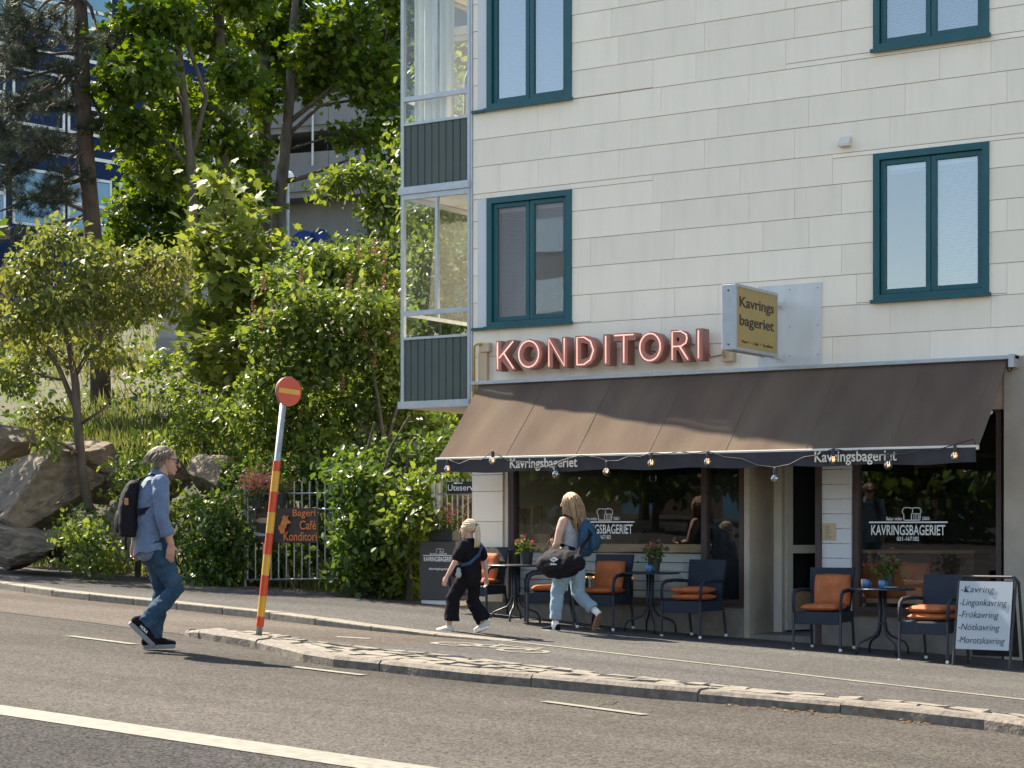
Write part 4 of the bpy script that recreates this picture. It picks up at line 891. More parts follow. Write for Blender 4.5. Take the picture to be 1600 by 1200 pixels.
for ch, xa, xb in (('K', 775, 807), ('O', 808, 847), ('N', 856, 886), ('D', 899, 932), ('I', 942.5, 953), ('T', 959, 993), ('O', 997, 1037), ('R', 1048, 1079), ('I', 1087, 1098)):
    a, b = F(xa, 560, LY).x, F(xb, 560, LY).x
    me = text_mesh(ch, b-a, zt-zb, LD, bold=.05 if ch != 'I' else .0)
    for v in me.vertices: v.co += Vector(((a+b)/2, LY+LD/2, (zt+zb)/2))
    lo = link('letter', me, M['letter'], ns)
    q = MB()
    for s_ in STK[ch]: q.tube([(a+(b-a)*u, LY-.022, zb+(zt-zb)*v) for u, v in s_], .009, 6)
    q.build('neon_tube', M['neon'], lo, smooth=True)
    for sx in (.3, .7): MB().tube([(a+(b-a)*(sx if ch != 'I' else .5), LY+LD, (zt+zb)/2+(sx-.5)*.15), (a+(b-a)*(sx if ch != 'I' else .5), -.008, (zt+zb)/2+(sx-.5)*.15)], .012, 6).build('standoff', M['steel'], lo)
MB().tube([(F(1098, 560).x, -.03, zt-.1), (F(1112, 572).x, -.03, zb+.05), (F(1135, 566).x, -.03, zb+.08)], .006, 6).build('cable', M['cable'], ns)
# ================================================================== projecting sign
def onX(x, y, X): r = ray(x, y); return Vector((0, -CAMD, CAMZ))+r*(X/r.x)
SX = F(1229, 500).x; p0, p1 = onX(1149, 500, SX), onX(1214, 500, SX); sT, sB = onX(1149, 443, SX).z, onX(1149, 546, SX).z
pj = thing('projecting_sign', 'ochre double-sided box sign sticking out from the wall above awning', 'sign', (SX, -.1, sB))
TH = .17
MB().box(SX-TH, SX-.004, p0.y, p1.y, sB, sT).build('box', M['alu'], pj, bevel=.008)
for z0, z1 in ((sT-.03, sT+.004), (sB-.004, sB+.03)): MB().box(SX-.003, SX+.012, p0.y-.004, p1.y+.004, z0, z1).build('rim', M['alu'], pj)
for y0, y1 in ((p0.y-.004, p0.y+.02), (p1.y-.02, p1.y+.004)): MB().box(SX-.003, SX+.012, y0, y1, sB+.031, sT-.031).build('rim', M['alu'], pj)
MB().box(SX-.003, SX+.004, p0.y+.021, p1.y-.021, sB+.031, sT-.031).build('face', M['ochre'], pj)
cy = (p0.y+p1.y)/2; wy = (p1.y-p0.y)
for s_, zc, wd, h in (('Kavrings', .72, .82, .17), ('bageriet', .44, .82, .17)):
    place_text('sign_lettering', s_, M['dkbrown_text'], pj, (SX+.006, cy, sB+(sT-sB)*zc), width=wy*wd, height=h*(sT-sB)/.8, depth=.004, rotz=R_(90), bold=.012)
for s_, fy, fw in (('Bageri', -.28, .16), ('•', -.145, .02), ('Café', -.03, .13), ('•', .085, .02), ('Konditori', .27, .24)):
    place_text('sign_lettering', s_, M['dkbrown_text'], pj, (SX+.006, cy+wy*fy, sB+(sT-sB)*.14), width=wy*fw, height=.034 if s_ != '•' else .014, depth=.003, rotz=R_(90))
for zz in (sT-.1, sB+.02): MB().box(SX-TH*.6, SX-TH*.3, p1.y, -.02, zz-.025, zz+.025).build('bracket', M['galv'], pj); MB().box(SX-TH*.6-.03, SX-TH*.3+.03, -.03, -.02, zz-.05, zz+.05).build('bracket_plate', M['galv'], pj)
for zz in (sT-.07, sB+.06): MB().lathe((SX-TH/2, p0.y-.006, zz), [(.010, 0), (.010, .006)], 8, 'y').build('screw', M['black'], pj)
bpx0, bpx1 = F(1186, 500).x, F(1285, 500).x; bz1 = F(1285, 441).z
bp_ = thing('sign_backing_plate', 'grey galvanised sheet on the wall behind the projecting sign', 'plate', ((bpx0+bpx1)/2, -.012, RAILZ+.03))
MB().box(bpx0, bpx1, -.019, -.0125, RAILZ+.03, bz1).build('sheet', M['galv'], bp_)
for X in (bpx0+.05, (bpx0+bpx1)/2, bpx1-.05):
    for Z in (RAILZ+.15, (RAILZ+bz1)/2, bz1-.06): MB().lathe((X, -.024, Z), [(.009, 0), (.009, .006)], 8, 'y').build('screw', M['steel'], bp_)
jb = F(1140, 556); q = thing('sign_switch_box', 'small beige switch box under the projecting sign', 'junction box', (jb.x, -.06, jb.z-.06))
MB().box(jb.x-.06, jb.x+.09, -.1, -.012, jb.z-.07, jb.z+.05).build('box', M['beigebox'], q, bevel=.006); MB().tube([(jb.x-.02, -.13, jb.z+.08), (jb.x-.02, -.13, jb.z), (jb.x, -.12, jb.z-.03)], .012, 6).build('pipe', M['yellowpipe'], q)
# ================================================================== festoon lights
fl_px = [(700, 733), (770, 720), (869, 741), (948, 737), (1018, 724), (1106, 722), (1211, 748), (1302, 719), (1388, 727), (1492, 713)]
FY = AY-.075; sl = thing('festoon_lights', 'string of clear globe bulbs hung along the awning front bar', 'string lights', (F(1100, 720, FY).x, FY, FZ-.1))
cab = []
for i, (x, y) in enumerate(fl_px):
    c = F(x, y, FY); socket_top = c.z+.125
    b = MB().ball(c, .05, 12).build('bulb', M['glass_bulb'], sl, smooth=True)
    MB().lathe((c.x, c.y, c.z+.045), [(.020, 0), (.022, .03), (.018, .075), (.008, .082)], 10).build('socket', M['black'], b)
    q = MB(); q.tube([(c.x-.012, c.y, c.z+.045), (c.x-.010, c.y, c.z-.015), (c.x, c.y, c.z+.01), (c.x+.010, c.y, c.z-.015), (c.x+.012, c.y, c.z+.045)], .0022, 4); q.build('filament', M['filament'] if i not in (2, 6) else M['steel'], b)
    cab.append(Vector((c.x, c.y, socket_top)))
cp = []
for a, b in zip(cab, cab[1:]):
    for k in range(8):
        t = k/8; p = a.lerp(b, t); top_ = FZ+.012; s_ = math.sin(math.pi*t); p.z = a.z+(b.z-a.z)*t+(top_-max(a.z, b.z))*min(1, s_*1.6)*.9-.03*math.sin(2*math.pi*t)**2; cp.append(p)
cp.append(cab[-1]); cp += [cab[-1]+Vector((.2, .0, .05)), Vector((AX1-.02, AY-.04, FZ+.01))]
MB().tube(cp, .006, 5).build('cable', M['cable'], sl, smooth=True)
# ================================================================== window lettering
def logo(nm, label, xc, Y, px_y, wd, m=M['white_text'], phone=True, tagtext=None):
    c = F(xc, px_y, Y); X, Z = c.x, c.z; k = wd
    root = thing(nm, label, 'lettering', (X, Y, Z-.3*k))
    place_text('shop_name', 'KAVRINGSBAGERIET', m, root, (X, Y, Z-.095*k), width=.94*k, height=.125*k, depth=.0015, bold=.012)
    MB().box(X-k/2, X+k/2, Y-.001, Y+.0005, Z-.009*k, Z+.009*k).build('rule', m, root)
    o_ = MB()
    def line(pts, w_=.0055): 
        for a, b in zip(pts, pts[1:]):
            a, b = Vector((X+a[0]*k, Y, Z+a[1]*k)), Vector((X+b[0]*k, Y, Z+b[1]*k)); d = (b-a).normalized(); nn_ = Vector((-d.z, 0, d.x))*w_*k
            o_.add([a-nn_-d*w_*k, b-nn_+d*w_*k, b+nn_+d*w_*k, a+nn_-d*w_*k], [(0, 1, 2, 3)])
    line([(-.05, .025), (-.052, .10), (-.07, .115), (-.07, .15), (-.045, .175), (.0, .178), (.05, .17), (.062, .15), (.058, .115), (.045, .10), (.045, .025), (-.05, .025)])
    line([(.05, .17), (.12, .178), (.165, .16), (.168, .12), (.155, .10), (.153, .025), (.045, .025)])
    for i in range(4): line([(.075+i*.02, .035), (.075+i*.02, .10)], .003)
    line([(.06, .105), (.15, .105)], .003)
    o_.build('loaf_emblem', m, root)
    place_text('small_lettering', 'Bakar sedan', m, root, (X-.175*k, Y, Z+.045*k), width=.2*k, height=.045*k, depth=.001, bold=.008)
    place_text('small_lettering', '2003', m, root, (X+.225*k, Y, Z+.045*k), width=.09*k, height=.042*k, depth=.001, bold=.008)
    if phone: place_text('phone_number', '031-167182', m, root, (X, Y, Z-.2*k), width=.28*k, height=.052*k, depth=.001, bold=.012)
    if tagtext: place_text('hashtag', tagtext, m, root, (X, Y, Z-.36*k), width=.62*k, height=.075*k, depth=.001, bold=.01)
    return root
lw = F(1480, 816, .09).x-F(1357, 816, .09).x
logo('window_lettering', 'white shop name on the right-hand café window', 1418.5, .0925, 816, lw)
logo('window_lettering', 'white shop name on the left café window, partly behind the woman', 940, .0925, 815.6, lw)
nt_ = F(1296, 831); nq = thing('paper_notice', 'beige paper notice taped to the boards beside the café door', 'notice', (nt_.x, -.012, nt_.z-.12))
MB().box(nt_.x-.085, nt_.x+.085, -.012, -.0085, nt_.z-.1, nt_.z+.1).build('sheet', M['paper'], nq)
ln = MB()
for k in range(9): ln.box(nt_.x-.05, nt_.x-.05+random.uniform(.05, .09), -.0135, -.0121, nt_.z+.06-k*.017, nt_.z+.064-k*.017)
ln.build('handwriting', M['ink'], nq)
# ================================================================== café furniture (a chair faces -Y when unrotated)
def make_chair():
    r = thing('armchair', 'x', 'chair', (0, 0, 0))
    s = MB(); s.box(-.245, .245, -.26, .24, .37, .425); s.box(-.25, .25, -.275, -.262, .29, .415); s.box(-.262, -.2465, -.262, .24, .31, .415); s.box(.2465, .262, -.262, .24, .31, .415); s.build('seat', M['rattan'], r, world=False, bevel=.006)
    b = MB(); pf = [(.225, .40), (.245, .55), (.275, .72), (.315, .90)]
    rows = [[(-.225-.01*i, y-.018, z), (.225+.01*i, y-.018, z), (.225+.01*i, y+.018, z), (-.225-.01*i, y+.018, z)] for i, (y, z) in enumerate(pf)]; b.rings(rows); b.build('backrest', M['rattan'], r, world=False)
    for sx in (-1, 1):
        f = MB(); f.tube([(sx*.265, -.275, .03), (sx*.265, -.27, .42)], .016, 8); lg = f.build('leg', M['navy'], r, world=False)
        MB().lathe((sx*.265, -.275, 0), [(.016, 0), (.0175, .005), (.0175, .03), (.015, .032)], 8).build('foot_cap', M['white'], lg, world=False)
        f = MB(); f.tube([(sx*.24, .32, .03), (sx*.24, .25, .40)], .016, 8); lg = f.build('leg', M['navy'], r, world=False)
        MB().lathe((sx*.24, .32, 0), [(.016, 0), (.0175, .005), (.0175, .03), (.015, .032)], 8).build('foot_cap', M['white'], lg, world=False)
        f = MB(); f.tube([(sx*.265, -.27, .42), (sx*.27, -.272, .55), (sx*.272, -.25, .615), (sx*.272, -.19, .65), (sx*.272, 0, .66), (sx*.262, .15, .655), (sx*.25, .255, .645)], [.017, .018, .02, .022, .022, .02, .018], 8); f.build('armrest', M['rattan'], r, world=False, smooth=True)
    return r
def make_table():
    r = thing('bistro_table', 'x', 'table', (0, 0, 0))
    MB().lathe((0, 0, 0), [(.33, .700), (.35, .704), (.352, .716), (.345, .722), (.02, .723)], 32).build('table_top', M['navy'], r, world=False)
    for k in range(4):
        a = k*math.pi/2+.35; c, s_ = math.cos(a), math.sin(a)
        pts = [(c*.035, s_*.035, .70), (c*.035, s_*.035, .36), (c*.05, s_*.05, .27), (c*.10, s_*.10, .205), (c*.2, s_*.2, .165), (c*.27, s_*.27, .135), (c*.305, s_*.305, .08), (c*.31, s_*.31, .0)]
        MB().tube(pts, .013, 8).build('leg', M['navy'], r, world=False, smooth=True)
    MB().lathe((0, 0, .33), [(.05, 0), (.05, .02)], 12).build('leg_clamp', M['navy'], r, world=False)
    return r
def cushion(label, loc, rx, rz, sz=(.44, .42, .085), base=None):
    bm = bmesh.new(); bmesh.ops.create_grid(bm, x_segments=14, y_segments=14, size=1.0); vs_ = []
    me = bpy.data.meshes.new('cushion'); top = []; n = 15; V = []; Fc = []
    for sgn in (1, -1):
        for i in range(n):
            for j in range(n):
                u, v = -1+2*i/(n-1), -1+2*j/(n-1); h = ((1-u**4)*(1-v**4))**.45; tuft = .35*math.exp(-(u*u+v*v)*14)
                pin = 1-.06*(1-abs(u))*abs(v)**3*0-.05*(u*u*v*v)
                V.append((u*sz[0]/2*pin, v*sz[1]/2*pin, sgn*sz[2]/2*max(.02, h-tuft)*(1+.12*noise.noise(Vector((u*2, v*2, loc[0]))))))
    for s_ in range(2):
        for i in range(n-1):
            for j in range(n-1): a = s_*n*n+i*n+j; q = (a, a+n, a+n+1, a+1); Fc.append(q if s_ == 0 else q[::-1])
    ed = [i*n for i in range(n)]+[(n-1)*n+j for j in range(1, n)]+[i*n+n-1 for i in range(n-2, -1, -1)]+[j for j in range(n-2, 0, -1)]
    for k in range(len(ed)): a, b = ed[k], ed[(k+1) % len(ed)]; Fc.append((a, b, b+n*n, a+n*n))
    bm.free(); o = MB().add(V, Fc).build('cushion', M['orange'], None, world=False, smooth=True)
    o.location = loc; o.rotation_euler = (rx, 0, rz); tag(o, label, 'cushion', 'orange leather cushions'); return o
ch0 = make_chair(); tb0 = make_table()
CH = {}
def place(proto, first, px, rz, label, group):
    o = proto if first else copy_tree(proto); p = gp(*px); o.location = (p.x, p.y, p.z+.013); o.rotation_euler = (math.atan(GC)*0, -math.atan(GB)*0, rz); o['label'] = label; o['group'] = group; return o
def on_chair(o, lx, ly, lz): return tuple(Matrix.Translation(o.location) @ Matrix.Rotation(o.rotation_euler.z, 4, 'Z') @ Vector((lx, ly, lz)))
cg, tg = 'navy rattan armchairs in front of the café', 'round navy bistro tables'
chairs = [place(ch0, True, (748, 968), R_(4), 'navy rattan armchair right behind the girl', cg),
          place(ch0, False, (858, 981), R_(-55), 'navy rattan armchair mostly hidden behind the woman', cg),
          place(ch0, False, (943, 985), R_(3), 'navy rattan armchair with tall back cushion right of the woman', cg),
          place(ch0, False, (1084, 997), R_(-6), 'navy rattan armchair with two flat stacked cushions left of door', cg),
          place(ch0, False, (1288, 1017), R_(6), 'navy rattan armchair with tilted back cushion beside the door', cg),
          place(ch0, False, (1460, 1035), R_(-4), 'navy rattan armchair between last table and A-frame board', cg)]
tables = [place(tb0, True, (805, 976), 0, 'round navy bistro table between the girl and the woman', tg),
          place(tb0, False, (1016, 990), .3, 'round navy bistro table holding a plant left of the door', tg),
          place(tb0, False, (1379, 1025), .5, 'round navy bistro table with two blue cups right of door', tg)]
def seat_c(i, lab, dz=0, r=0): c = chairs[i]; return cushion(lab, on_chair(c, 0, -.02, .47+dz), 0, c.rotation_euler.z+r)
def back_c(i, lab, lean=1.25, r=0, ly=.155, lz=.645, lx=0): c = chairs[i]; return cushion(lab, on_chair(c, lx, ly, lz), lean, c.rotation_euler.z+r, (.40, .38, .10))
seat_c(0, 'orange seat cushion on the chair behind the girl'); back_c(0, 'orange back cushion leaning on the chair behind the girl')
seat_c(1, 'orange seat cushion on the chair hidden by the woman')
seat_c(2, 'orange seat cushion on the chair right of the woman'); back_c(2, 'orange back cushion upright on the chair right of the woman')
seat_c(3, 'lower of two flat orange cushions stacked on one chair'); seat_c(3, 'upper of two flat orange cushions stacked on one chair', .08, .1)
seat_c(4, 'orange seat cushion on the chair beside the door'); back_c(4, 'orange tufted cushion tilted on the chair beside the door', 1.2, .22, .14, .655, .05)
seat_c(5, 'lower orange cushion on the chair beside the A-frame board'); seat_c(5, 'upper orange cushion on the chair beside the A-frame board', .08, -.15)
for x, lab in ((1352, 'orange cushion inside the right café window, left one'), (1418, 'orange cushion inside the right café window, tilted one')):
    c = F(x, 908, .45); cushion(lab, (c.x, .45, c.z), 1.3, .2 if x > 1400 else -.1, (.5, .45, .12))
bn = F(1400, 935, .45); q = thing('window_bench', 'wooden bench behind the right café window', 'bench', (bn.x, .5, fl)); MB().box(xv0+.08, xv1-.1, .25, .7, bn.z-.05, bn.z+.0).build('seat', M['wood'], q)
for X in (xv0+.2, xv1-.3): MB().box(X, X+.08, .3, .65, fl, bn.z-.051).build('leg', M['wood'], q)
def pot_plant(label, loc, r=.075, h=.12, fl_mat='pink', n=260, nf=70, spread=.10, potm='pot', leafm='leaf_ivy', group='potted flowers', box=None, name='potted_plant'):
    q = thing(name, label, 'plant', loc, group=group)
    if box: MB().box(-box[0]/2, box[0]/2, -box[1]/2, box[1]/2, 0, h).build('pot', M[potm], q, world=False, bevel=.01)
    else: MB().lathe((0, 0, 0), [(r*.8, 0), (r, h), (r*.94, h), (r*.9, h-.02), (.01, h-.02)], 18).build('pot', M[potm], q, world=False)
    bx = (box[0]*.5, box[1]*.6) if box else (spread*.6, spread*.6)
    p = RNG.normal(size=(n, 3))*np.array([bx[0], bx[1], spread*.5])+np.array([0, 0, h+spread*.6]); p[:, 2] = np.maximum(p[:, 2], h*.7)
    o_ = link('foliage', leaf_mesh('pf', p, unit(n)*.7+np.array([0, 0, .4]), unit(n), .042, 'oval'), M[leafm], q, world=False)
    sm = MB()
    for i in range(0, n, 12): sm.tube([(p[i, 0]*.2, p[i, 1]*.2, h-.03), tuple(p[i])], .003, 4)
    sm.build('stems', M['leaf_ivy'], q, world=False)
    if nf:
        p2 = RNG.normal(size=(nf, 3))*np.array([bx[0]*1.1, bx[1]*1.1, spread*.45])+np.array([0, 0, h+spread*1.15])
        pp = np.repeat(p2, 6, 0)+RNG.normal(size=(nf*6, 3))*.008; link('flowers', leaf_mesh('pfl', pp, unit(nf*6), unit(nf*6), .022, 'oval'), M[fl_mat], q, world=False)['kind'] = 'stuff'
    return q
def on_table(i, dx, dy): t = tables[i]; return (t.location.x+dx, t.location.y+dy, t.location.z+.7235)
pot_plant('small flowering plant in dark pot on the leftmost bistro table', on_table(0, .10, .1), .085, .15, 'redfl', 200, 25)
pot_plant('green plant with pink blooms in dark pot on the middle table', on_table(1, .02, .06), .08, .16, 'pink', 240, 40)
pot_plant('pink flowering plant in dark pot on the table right of door', on_table(2, .03, .08), .07, .14, 'redfl', 260, 50, .12)
def cup(label, loc, m='bluecup', r=.038, h=.085):
    q = thing('cup', label, 'cup', loc, group='cups on the tables'); MB().lathe((0, 0, 0), [(r*.75, 0), (r, h*.5), (r, h), (r*.88, h), (r*.85, h*.2), (.003, h*.15)], 16).build('bowl', M[m], q, world=False, smooth=True)
    MB().tube([(r*.9, 0, h*.8), (r*1.5, 0, h*.7), (r*1.5, 0, h*.35), (r*.9, 0, h*.25)], .005, 6).build('handle', M[m], q, world=False)
cup('pale blue cup in front of the plant on the middle table', on_table(1, .05, -.12)); cup('blue cup at the left of the table right of door', on_table(2, -.17, -.04)); cup('blue cup in front of the plant on the table right of door', on_table(2, .06, -.17))
cup('small brown paper cup beside the blue cup right of door', on_table(2, -.23, .04), 'paper', .032, .09)
pl_ = on_table(2, .13, -.12); o_ = MB().lathe(pl_, [(.04, 0), (.085, .012), (.085, .016), (.03, .006)], 20).build('saucer', M['board']); tag(o_, 'pale saucer on the table right of the door', 'saucer')
# lanterns with warm lights behind the pane
for x, y, lab in ((917, 912, 'dark bottle lantern with warm lights behind the pane near the woman'), (929, 910, 'second dark bottle lantern, right of the first'), (986, 905, 'dark bottle lantern left of the middle table plant')):
    c = F(x, y, .2); q = thing('bottle_lantern', lab, 'lantern', (c.x, .2, SILL1+.05), group='bottle lanterns in the café window')
    MB().lathe((c.x, .2, SILL1+.05), [(.04, 0), (.045, .02), (.045, .2), (.02, .26), (.018, .32), (.022, .33)], 14).build('bottle', M['black'], q, smooth=True)
    for dz, dx in ((.09, -.02), (.24, .015)): MB().ball((c.x+dx, .150, SILL1+.05+dz), .011, 8).build('light', M['filament'], q)
# ================================================================== A-frame board
ab = gp(1545, 1044); q = thing('a_frame_board', 'white A-frame menu board with handwritten bread names beside the chairs', 'sign', (ab.x, ab.y, ab.z+.012), R_(-3))
bw, bh, tl_ = .30, .90, .14
def abp(u, v, d=0): return (u*bw, -.20+tl_*v-d, .07+v*(bh-.07))
MB().add([abp(-.94, .14, .008), abp(.94, .14, .008), abp(.94, .97, .008), abp(-.94, .97, .008), abp(-.94, .14, -.004), abp(.94, .14, -.004), abp(.94, .97, -.004), abp(-.94, .97, -.004)], [(0, 1, 2, 3), (7, 6, 5, 4), (0, 4, 5, 1), (1, 5, 6, 2), (2, 6, 7, 3), (3, 7, 4, 0)]).build('board', M['board'], q, world=False)
for sgn, nm in ((1, 'front_frame'), (-1, 'rear_frame')):
    pts = [(-bw, sgn*-.21, 0), (-bw, sgn*(-.21+.17), bh-.03), (-bw+.04, sgn*(-.03), bh+.02), (bw-.04, sgn*(-.03), bh+.02), (bw, sgn*(-.21+.17), bh-.03), (bw, sgn*-.21, 0)]
    MB().tube(pts, .016, 8).build(nm, M['black'], q, world=False)
MB().add([(-.25, .19, .1), (.25, .19, .1), (.25, .045, bh-.02), (-.25, .045, bh-.02), (-.25, .195, .1), (.25, .195, .1), (.25, .05, bh-.02), (-.25, .05, bh-.02)], [(0, 1, 2, 3), (7, 6, 5, 4), (0, 4, 5, 1), (1, 5, 6, 2), (2, 6, 7, 3), (3, 7, 4, 0)]).build('rear_board', M['black'], q, world=False)
for s_, v, wd in (('-Kavring', .86, .36), ('-Lingonkavring', .70, .50), ('-Frökavring', .55, .42), ('-Nötkavring', .40, .44), ('-Morotskavring', .24, .50)):
    me = text_mesh(s_, wd, .088, .002, shear=.2, bold=-.008)
    Rx = Matrix.Rotation(-math.atan2(tl_, bh-.07), 3, 'X'); ctr = Vector(abp(0, v, .011))
    for vtx in me.vertices: vtx.co = Rx @ vtx.co + ctr + Vector((-.265+wd/2, 0, 0))
    link('handwriting', me, M['ink'], q, world=False)
# ================================================================== stand with flower box
sa0, sa1 = gp(651, 952), gp(716, 956); sw = (sa1-sa0).length; sq = thing('sign_stand', 'dark brown advertising stand with white loaf logo left of the girl', 'sign stand', (sa0+sa1)/2, 0)
sc_ = (sa0+sa1)/2; sH = F(682, 846, sc_.y).z-sc_.z
MB().box(sc_.x-sw/2, sc_.x+sw/2, sc_.y, sc_.y+.34, sc_.z+.14, sc_.z+sH).build('body', M['standbrown'], sq, bevel=.006)
MB().box(sc_.x-sw/2+.02, sc_.x+sw/2-.02, sc_.y+.015, sc_.y+.32, sc_.z-.02, sc_.z+.139).build('base', M['galv'], sq)
lg_ = logo('stand_logo', 'x', 685, sc_.y-.0025, 868, sw*.86, phone=False, tagtext='#kavringsbageriet')
for c in list(lg_.children):
    wl = wloc(c); c.parent = sq; c.location = wl-wloc(sq)
bpy.data.objects.remove(lg_)
pot_plant('trough of dark red flowers on top of the brown stand', (sc_.x-.0, sc_.y+.17, sc_.z+sH+.001), h=.15, fl_mat='redfl', n=420, nf=120, spread=.17, box=(.40, .2), name='flower_trough')
# ================================================================== no-entry sign on leaning pole
pb0 = gp(404.5, 992, .1); top_ = P(440, 655, (pb0-Vector((0, -CAMD, CAMZ))).dot(Vector((-SY, CY, 0)))); ax_ = (top_-pb0); ax_.normalize()
sp = thing('no_entry_sign', 'leaning pole with red and yellow bands carrying a no-entry disc', 'road sign', pb0)
Lp = lambda y: pb0+ax_*((992-y)/(992-655)*(top_-pb0).length)
MB().tube([Lp(996), Lp(600)], .030, 14).build('pole', M['steel'], sp, smooth=True)
ys = [979, 963, 931, 899, 866, 833, 800, 768, 736, 720]
for i, (a, b) in enumerate(zip(ys, ys[1:])): MB().tube([Lp(a), Lp(b+.4)], .0365, 16).build('band', M['red'] if i % 2 == 0 else M['yellow'], sp)
dc = Lp(612)+Vector((CY, SY, 0))*.02; al = R_(38); nrm = (Vector((SY, -CY, 0))*math.cos(al)+Vector((CY, SY, 0))*math.sin(al)).normalized()
u_ = Vector((-nrm.y, nrm.x, 0)).normalized(); up_ = (ax_-nrm*ax_.dot(nrm)).normalized(); u_ = up_.cross(nrm)*1.0; DR = .135; dc = dc+nrm*.045
def disc(r, o0, o1, n=36): return MB().rings([[dc+nrm*o+(u_*math.cos(2*math.pi*k/n)+up_*math.sin(2*math.pi*k/n))*r for k in range(n)] for o in (o0, o1)])
disc(DR, -.012, .0).build('disc', M['red'], sp); disc(DR+.004, -.02, -.0125).build('disc_back', M['steel'], sp)
MB().poly([dc+nrm*.001+u_*(a*DR*.84)+up_*(b*DR*.17) for a, b in ((-1, -1), (1, -1), (1, 1), (-1, 1))], nrm*.003).build('bar', M['yellow'], sp)
MB().tube([dc-nrm*.021-up_*.06, dc-nrm*.05-up_*.06], .02, 8).build('clamp', M['steel'], sp)
# ================================================================== barred panel with banner, gate, mesh fence
gY = 1.55; gpz = Vector((F(457, 900, gY).x, gY, G(F(457, 900, gY).x, gY)))
pn = thing('barred_fence_panel', 'galvanised barred fence panel carrying the café banner amid shrubs', 'fence', gpz)
def gF(x, y, d=0): return F(x, y, gY+d)
for x in [387+12.1*i for i in range(13)]: MB().tube([gF(x, 752 if 6 < (x-387)/12 else 758), gF(x, 906)], .011, 6).build('bar', M['steel'], pn)
for y in (771, 796, 905): MB().tube([gF(383, y+1), gF(534, y-1)], .013, 6).build('rail', M['steel'], pn)
for x in (383, 534): MB().tube([gF(x, 745), gF(x, 922)], .022, 8).build('post', M['steel'] if x < 400 else M['rust'], pn)
MB().tube([gF(515, 905), gF(534, 890)], .011, 6).build('brace', M['steel'], pn)
b0, b1, zt_, zb_ = gF(399, 800, -.04), gF(496, 800, -.04), gF(450, 794, -.04).z, gF(450, 848, -.04).z
bn_ = thing('cafe_banner', 'dark banner with orange words Bageri Café Konditori and coffee cup', 'banner', ((b0.x+b1.x)/2, b0.y, zb_))
N_ = 24; q = MB(); fr_pts = [(b0.x+(b1.x-b0.x)*i/N_, b0.y-.012*math.sin(i*.9)) for i in range(N_+1)]
q.add([(x, y, z) for x, y in fr_pts for z in (zb_, zt_)]+[(x, y+.004, z) for x, y in fr_pts for z in (zb_, zt_)], [(2*i, 2*i+2, 2*i+3, 2*i+1) for i in range(N_)]+[(2*N_+2+2*i+1, 2*N_+2+2*i+3, 2*N_+2+2*i+2, 2*N_+2+2*i) for i in range(N_)]); q.build('cloth', M['banner'], bn_, smooth=True)
for s_, xa, xb, yy in (('Bageri', 457, 493, 803), ('Café', 468, 494, 820.5), ('Konditori', 443, 495, 838)):
    a, b = gF(xa, yy, -.06), gF(xb, yy, -.06); place_text('lettering', s_, M['banner_or'], bn_, ((a.x+b.x)/2, b0.y-.018, a.z), width=b.x-a.x, height=.135, depth=.002, bold=.012)
cc = gF(411, 820, -.06); q = MB(); q.poly([(cc.x-.13, b0.y-.017, cc.z+.06), (cc.x+.13, b0.y-.017, cc.z+.06), (cc.x+.1, b0.y-.017, cc.z-.08), (cc.x+.05, b0.y-.017, cc.z-.13), (cc.x-.05, b0.y-.017, cc.z-.13), (cc.x-.1, b0.y-.017, cc.z-.08)], (0, .003, 0)); q.build('cup_print', M['standbrown'], bn_)
MB().poly([(cc.x+.14*math.cos(a), b0.y-.0172, cc.z+.065+.042*math.sin(a)) for a in [i*.524 for i in range(12)]], (0, .002, 0)).build('coffee_print', M['coffee'], bn_)
MB().poly([(cc.x+.2*math.cos(a), b0.y-.0162, cc.z-.13+.04*math.sin(a)) for a in [i*.524 for i in range(12)]], (0, .002, 0)).build('saucer_print', M['board'], bn_)
lf = gF(441, 823, -.06); lp_ = leaf_mesh('l', np.array([[lf.x-.05, b0.y-.02, lf.z-.06], [lf.x-.0, b0.y-.02, lf.z+.1]]), np.array([[.5, 0, .3], [.4, 0, -.1]]), np.array([[0, -1., 0], [0, -1., 0]]), .14, 'maple'); link('maple_leaf_print', lp_, M['banner_or'], bn_)
p_ = gF(404, 792, -.1); pot_plant('pink hanging flowers at the top left of barred panel', (p_.x, p_.y, p_.z), .09, .13, 'pink', 160, 260, .17).scale = (1.15, 1.15, 1.15)
p_ = gF(440, 789, -.1); pot_plant('dark pot of fading flowers hung behind the banded pole', (p_.x, p_.y, p_.z), .09, .15, 'dryflower', 120, 60, .13)
# gate beside the building
gY2 = .95; gt = thing('metal_gate', 'grey barred metal gate between shrubs and café building', 'gate', F(705, 940, gY2))
for x in [690+8.2*i for i in range(6)]: MB().tube([F(x, 748, gY2), F(x, 930, gY2)], .012, 6).build('bar', M['steel'], gt)
for y in (772, 920): MB().tube([F(684, y, gY2), F(738, y-1, gY2)], .014, 6).build('rail', M['steel'], gt)
for x in (677, 685): MB().box(F(x, 755, gY2).x-.022, F(x, 755, gY2).x+.022, gY2-.02, gY2+.02, F(680, 945, gY2).z, F(680, 755, gY2).z).build('post', M['galv'], gt)
a, b = F(699, 753, gY2-.03), F(741, 771, gY2-.03); us = thing('outdoor_seating_sign', 'blackboard sign with chalk word Uteservering on gate', 'sign', ((a.x+b.x)/2, gY2-.03, b.z))
MB().box(a.x, b.x+.35, gY2-.045, gY2-.03, b.z, a.z).build('board', M['blackboard'], us); place_text('chalk_lettering', 'Uteservering', M['white_text'], us, (a.x+.36, gY2-.047, (a.z+b.z)/2-.012), width=.68, height=.11, depth=.001)
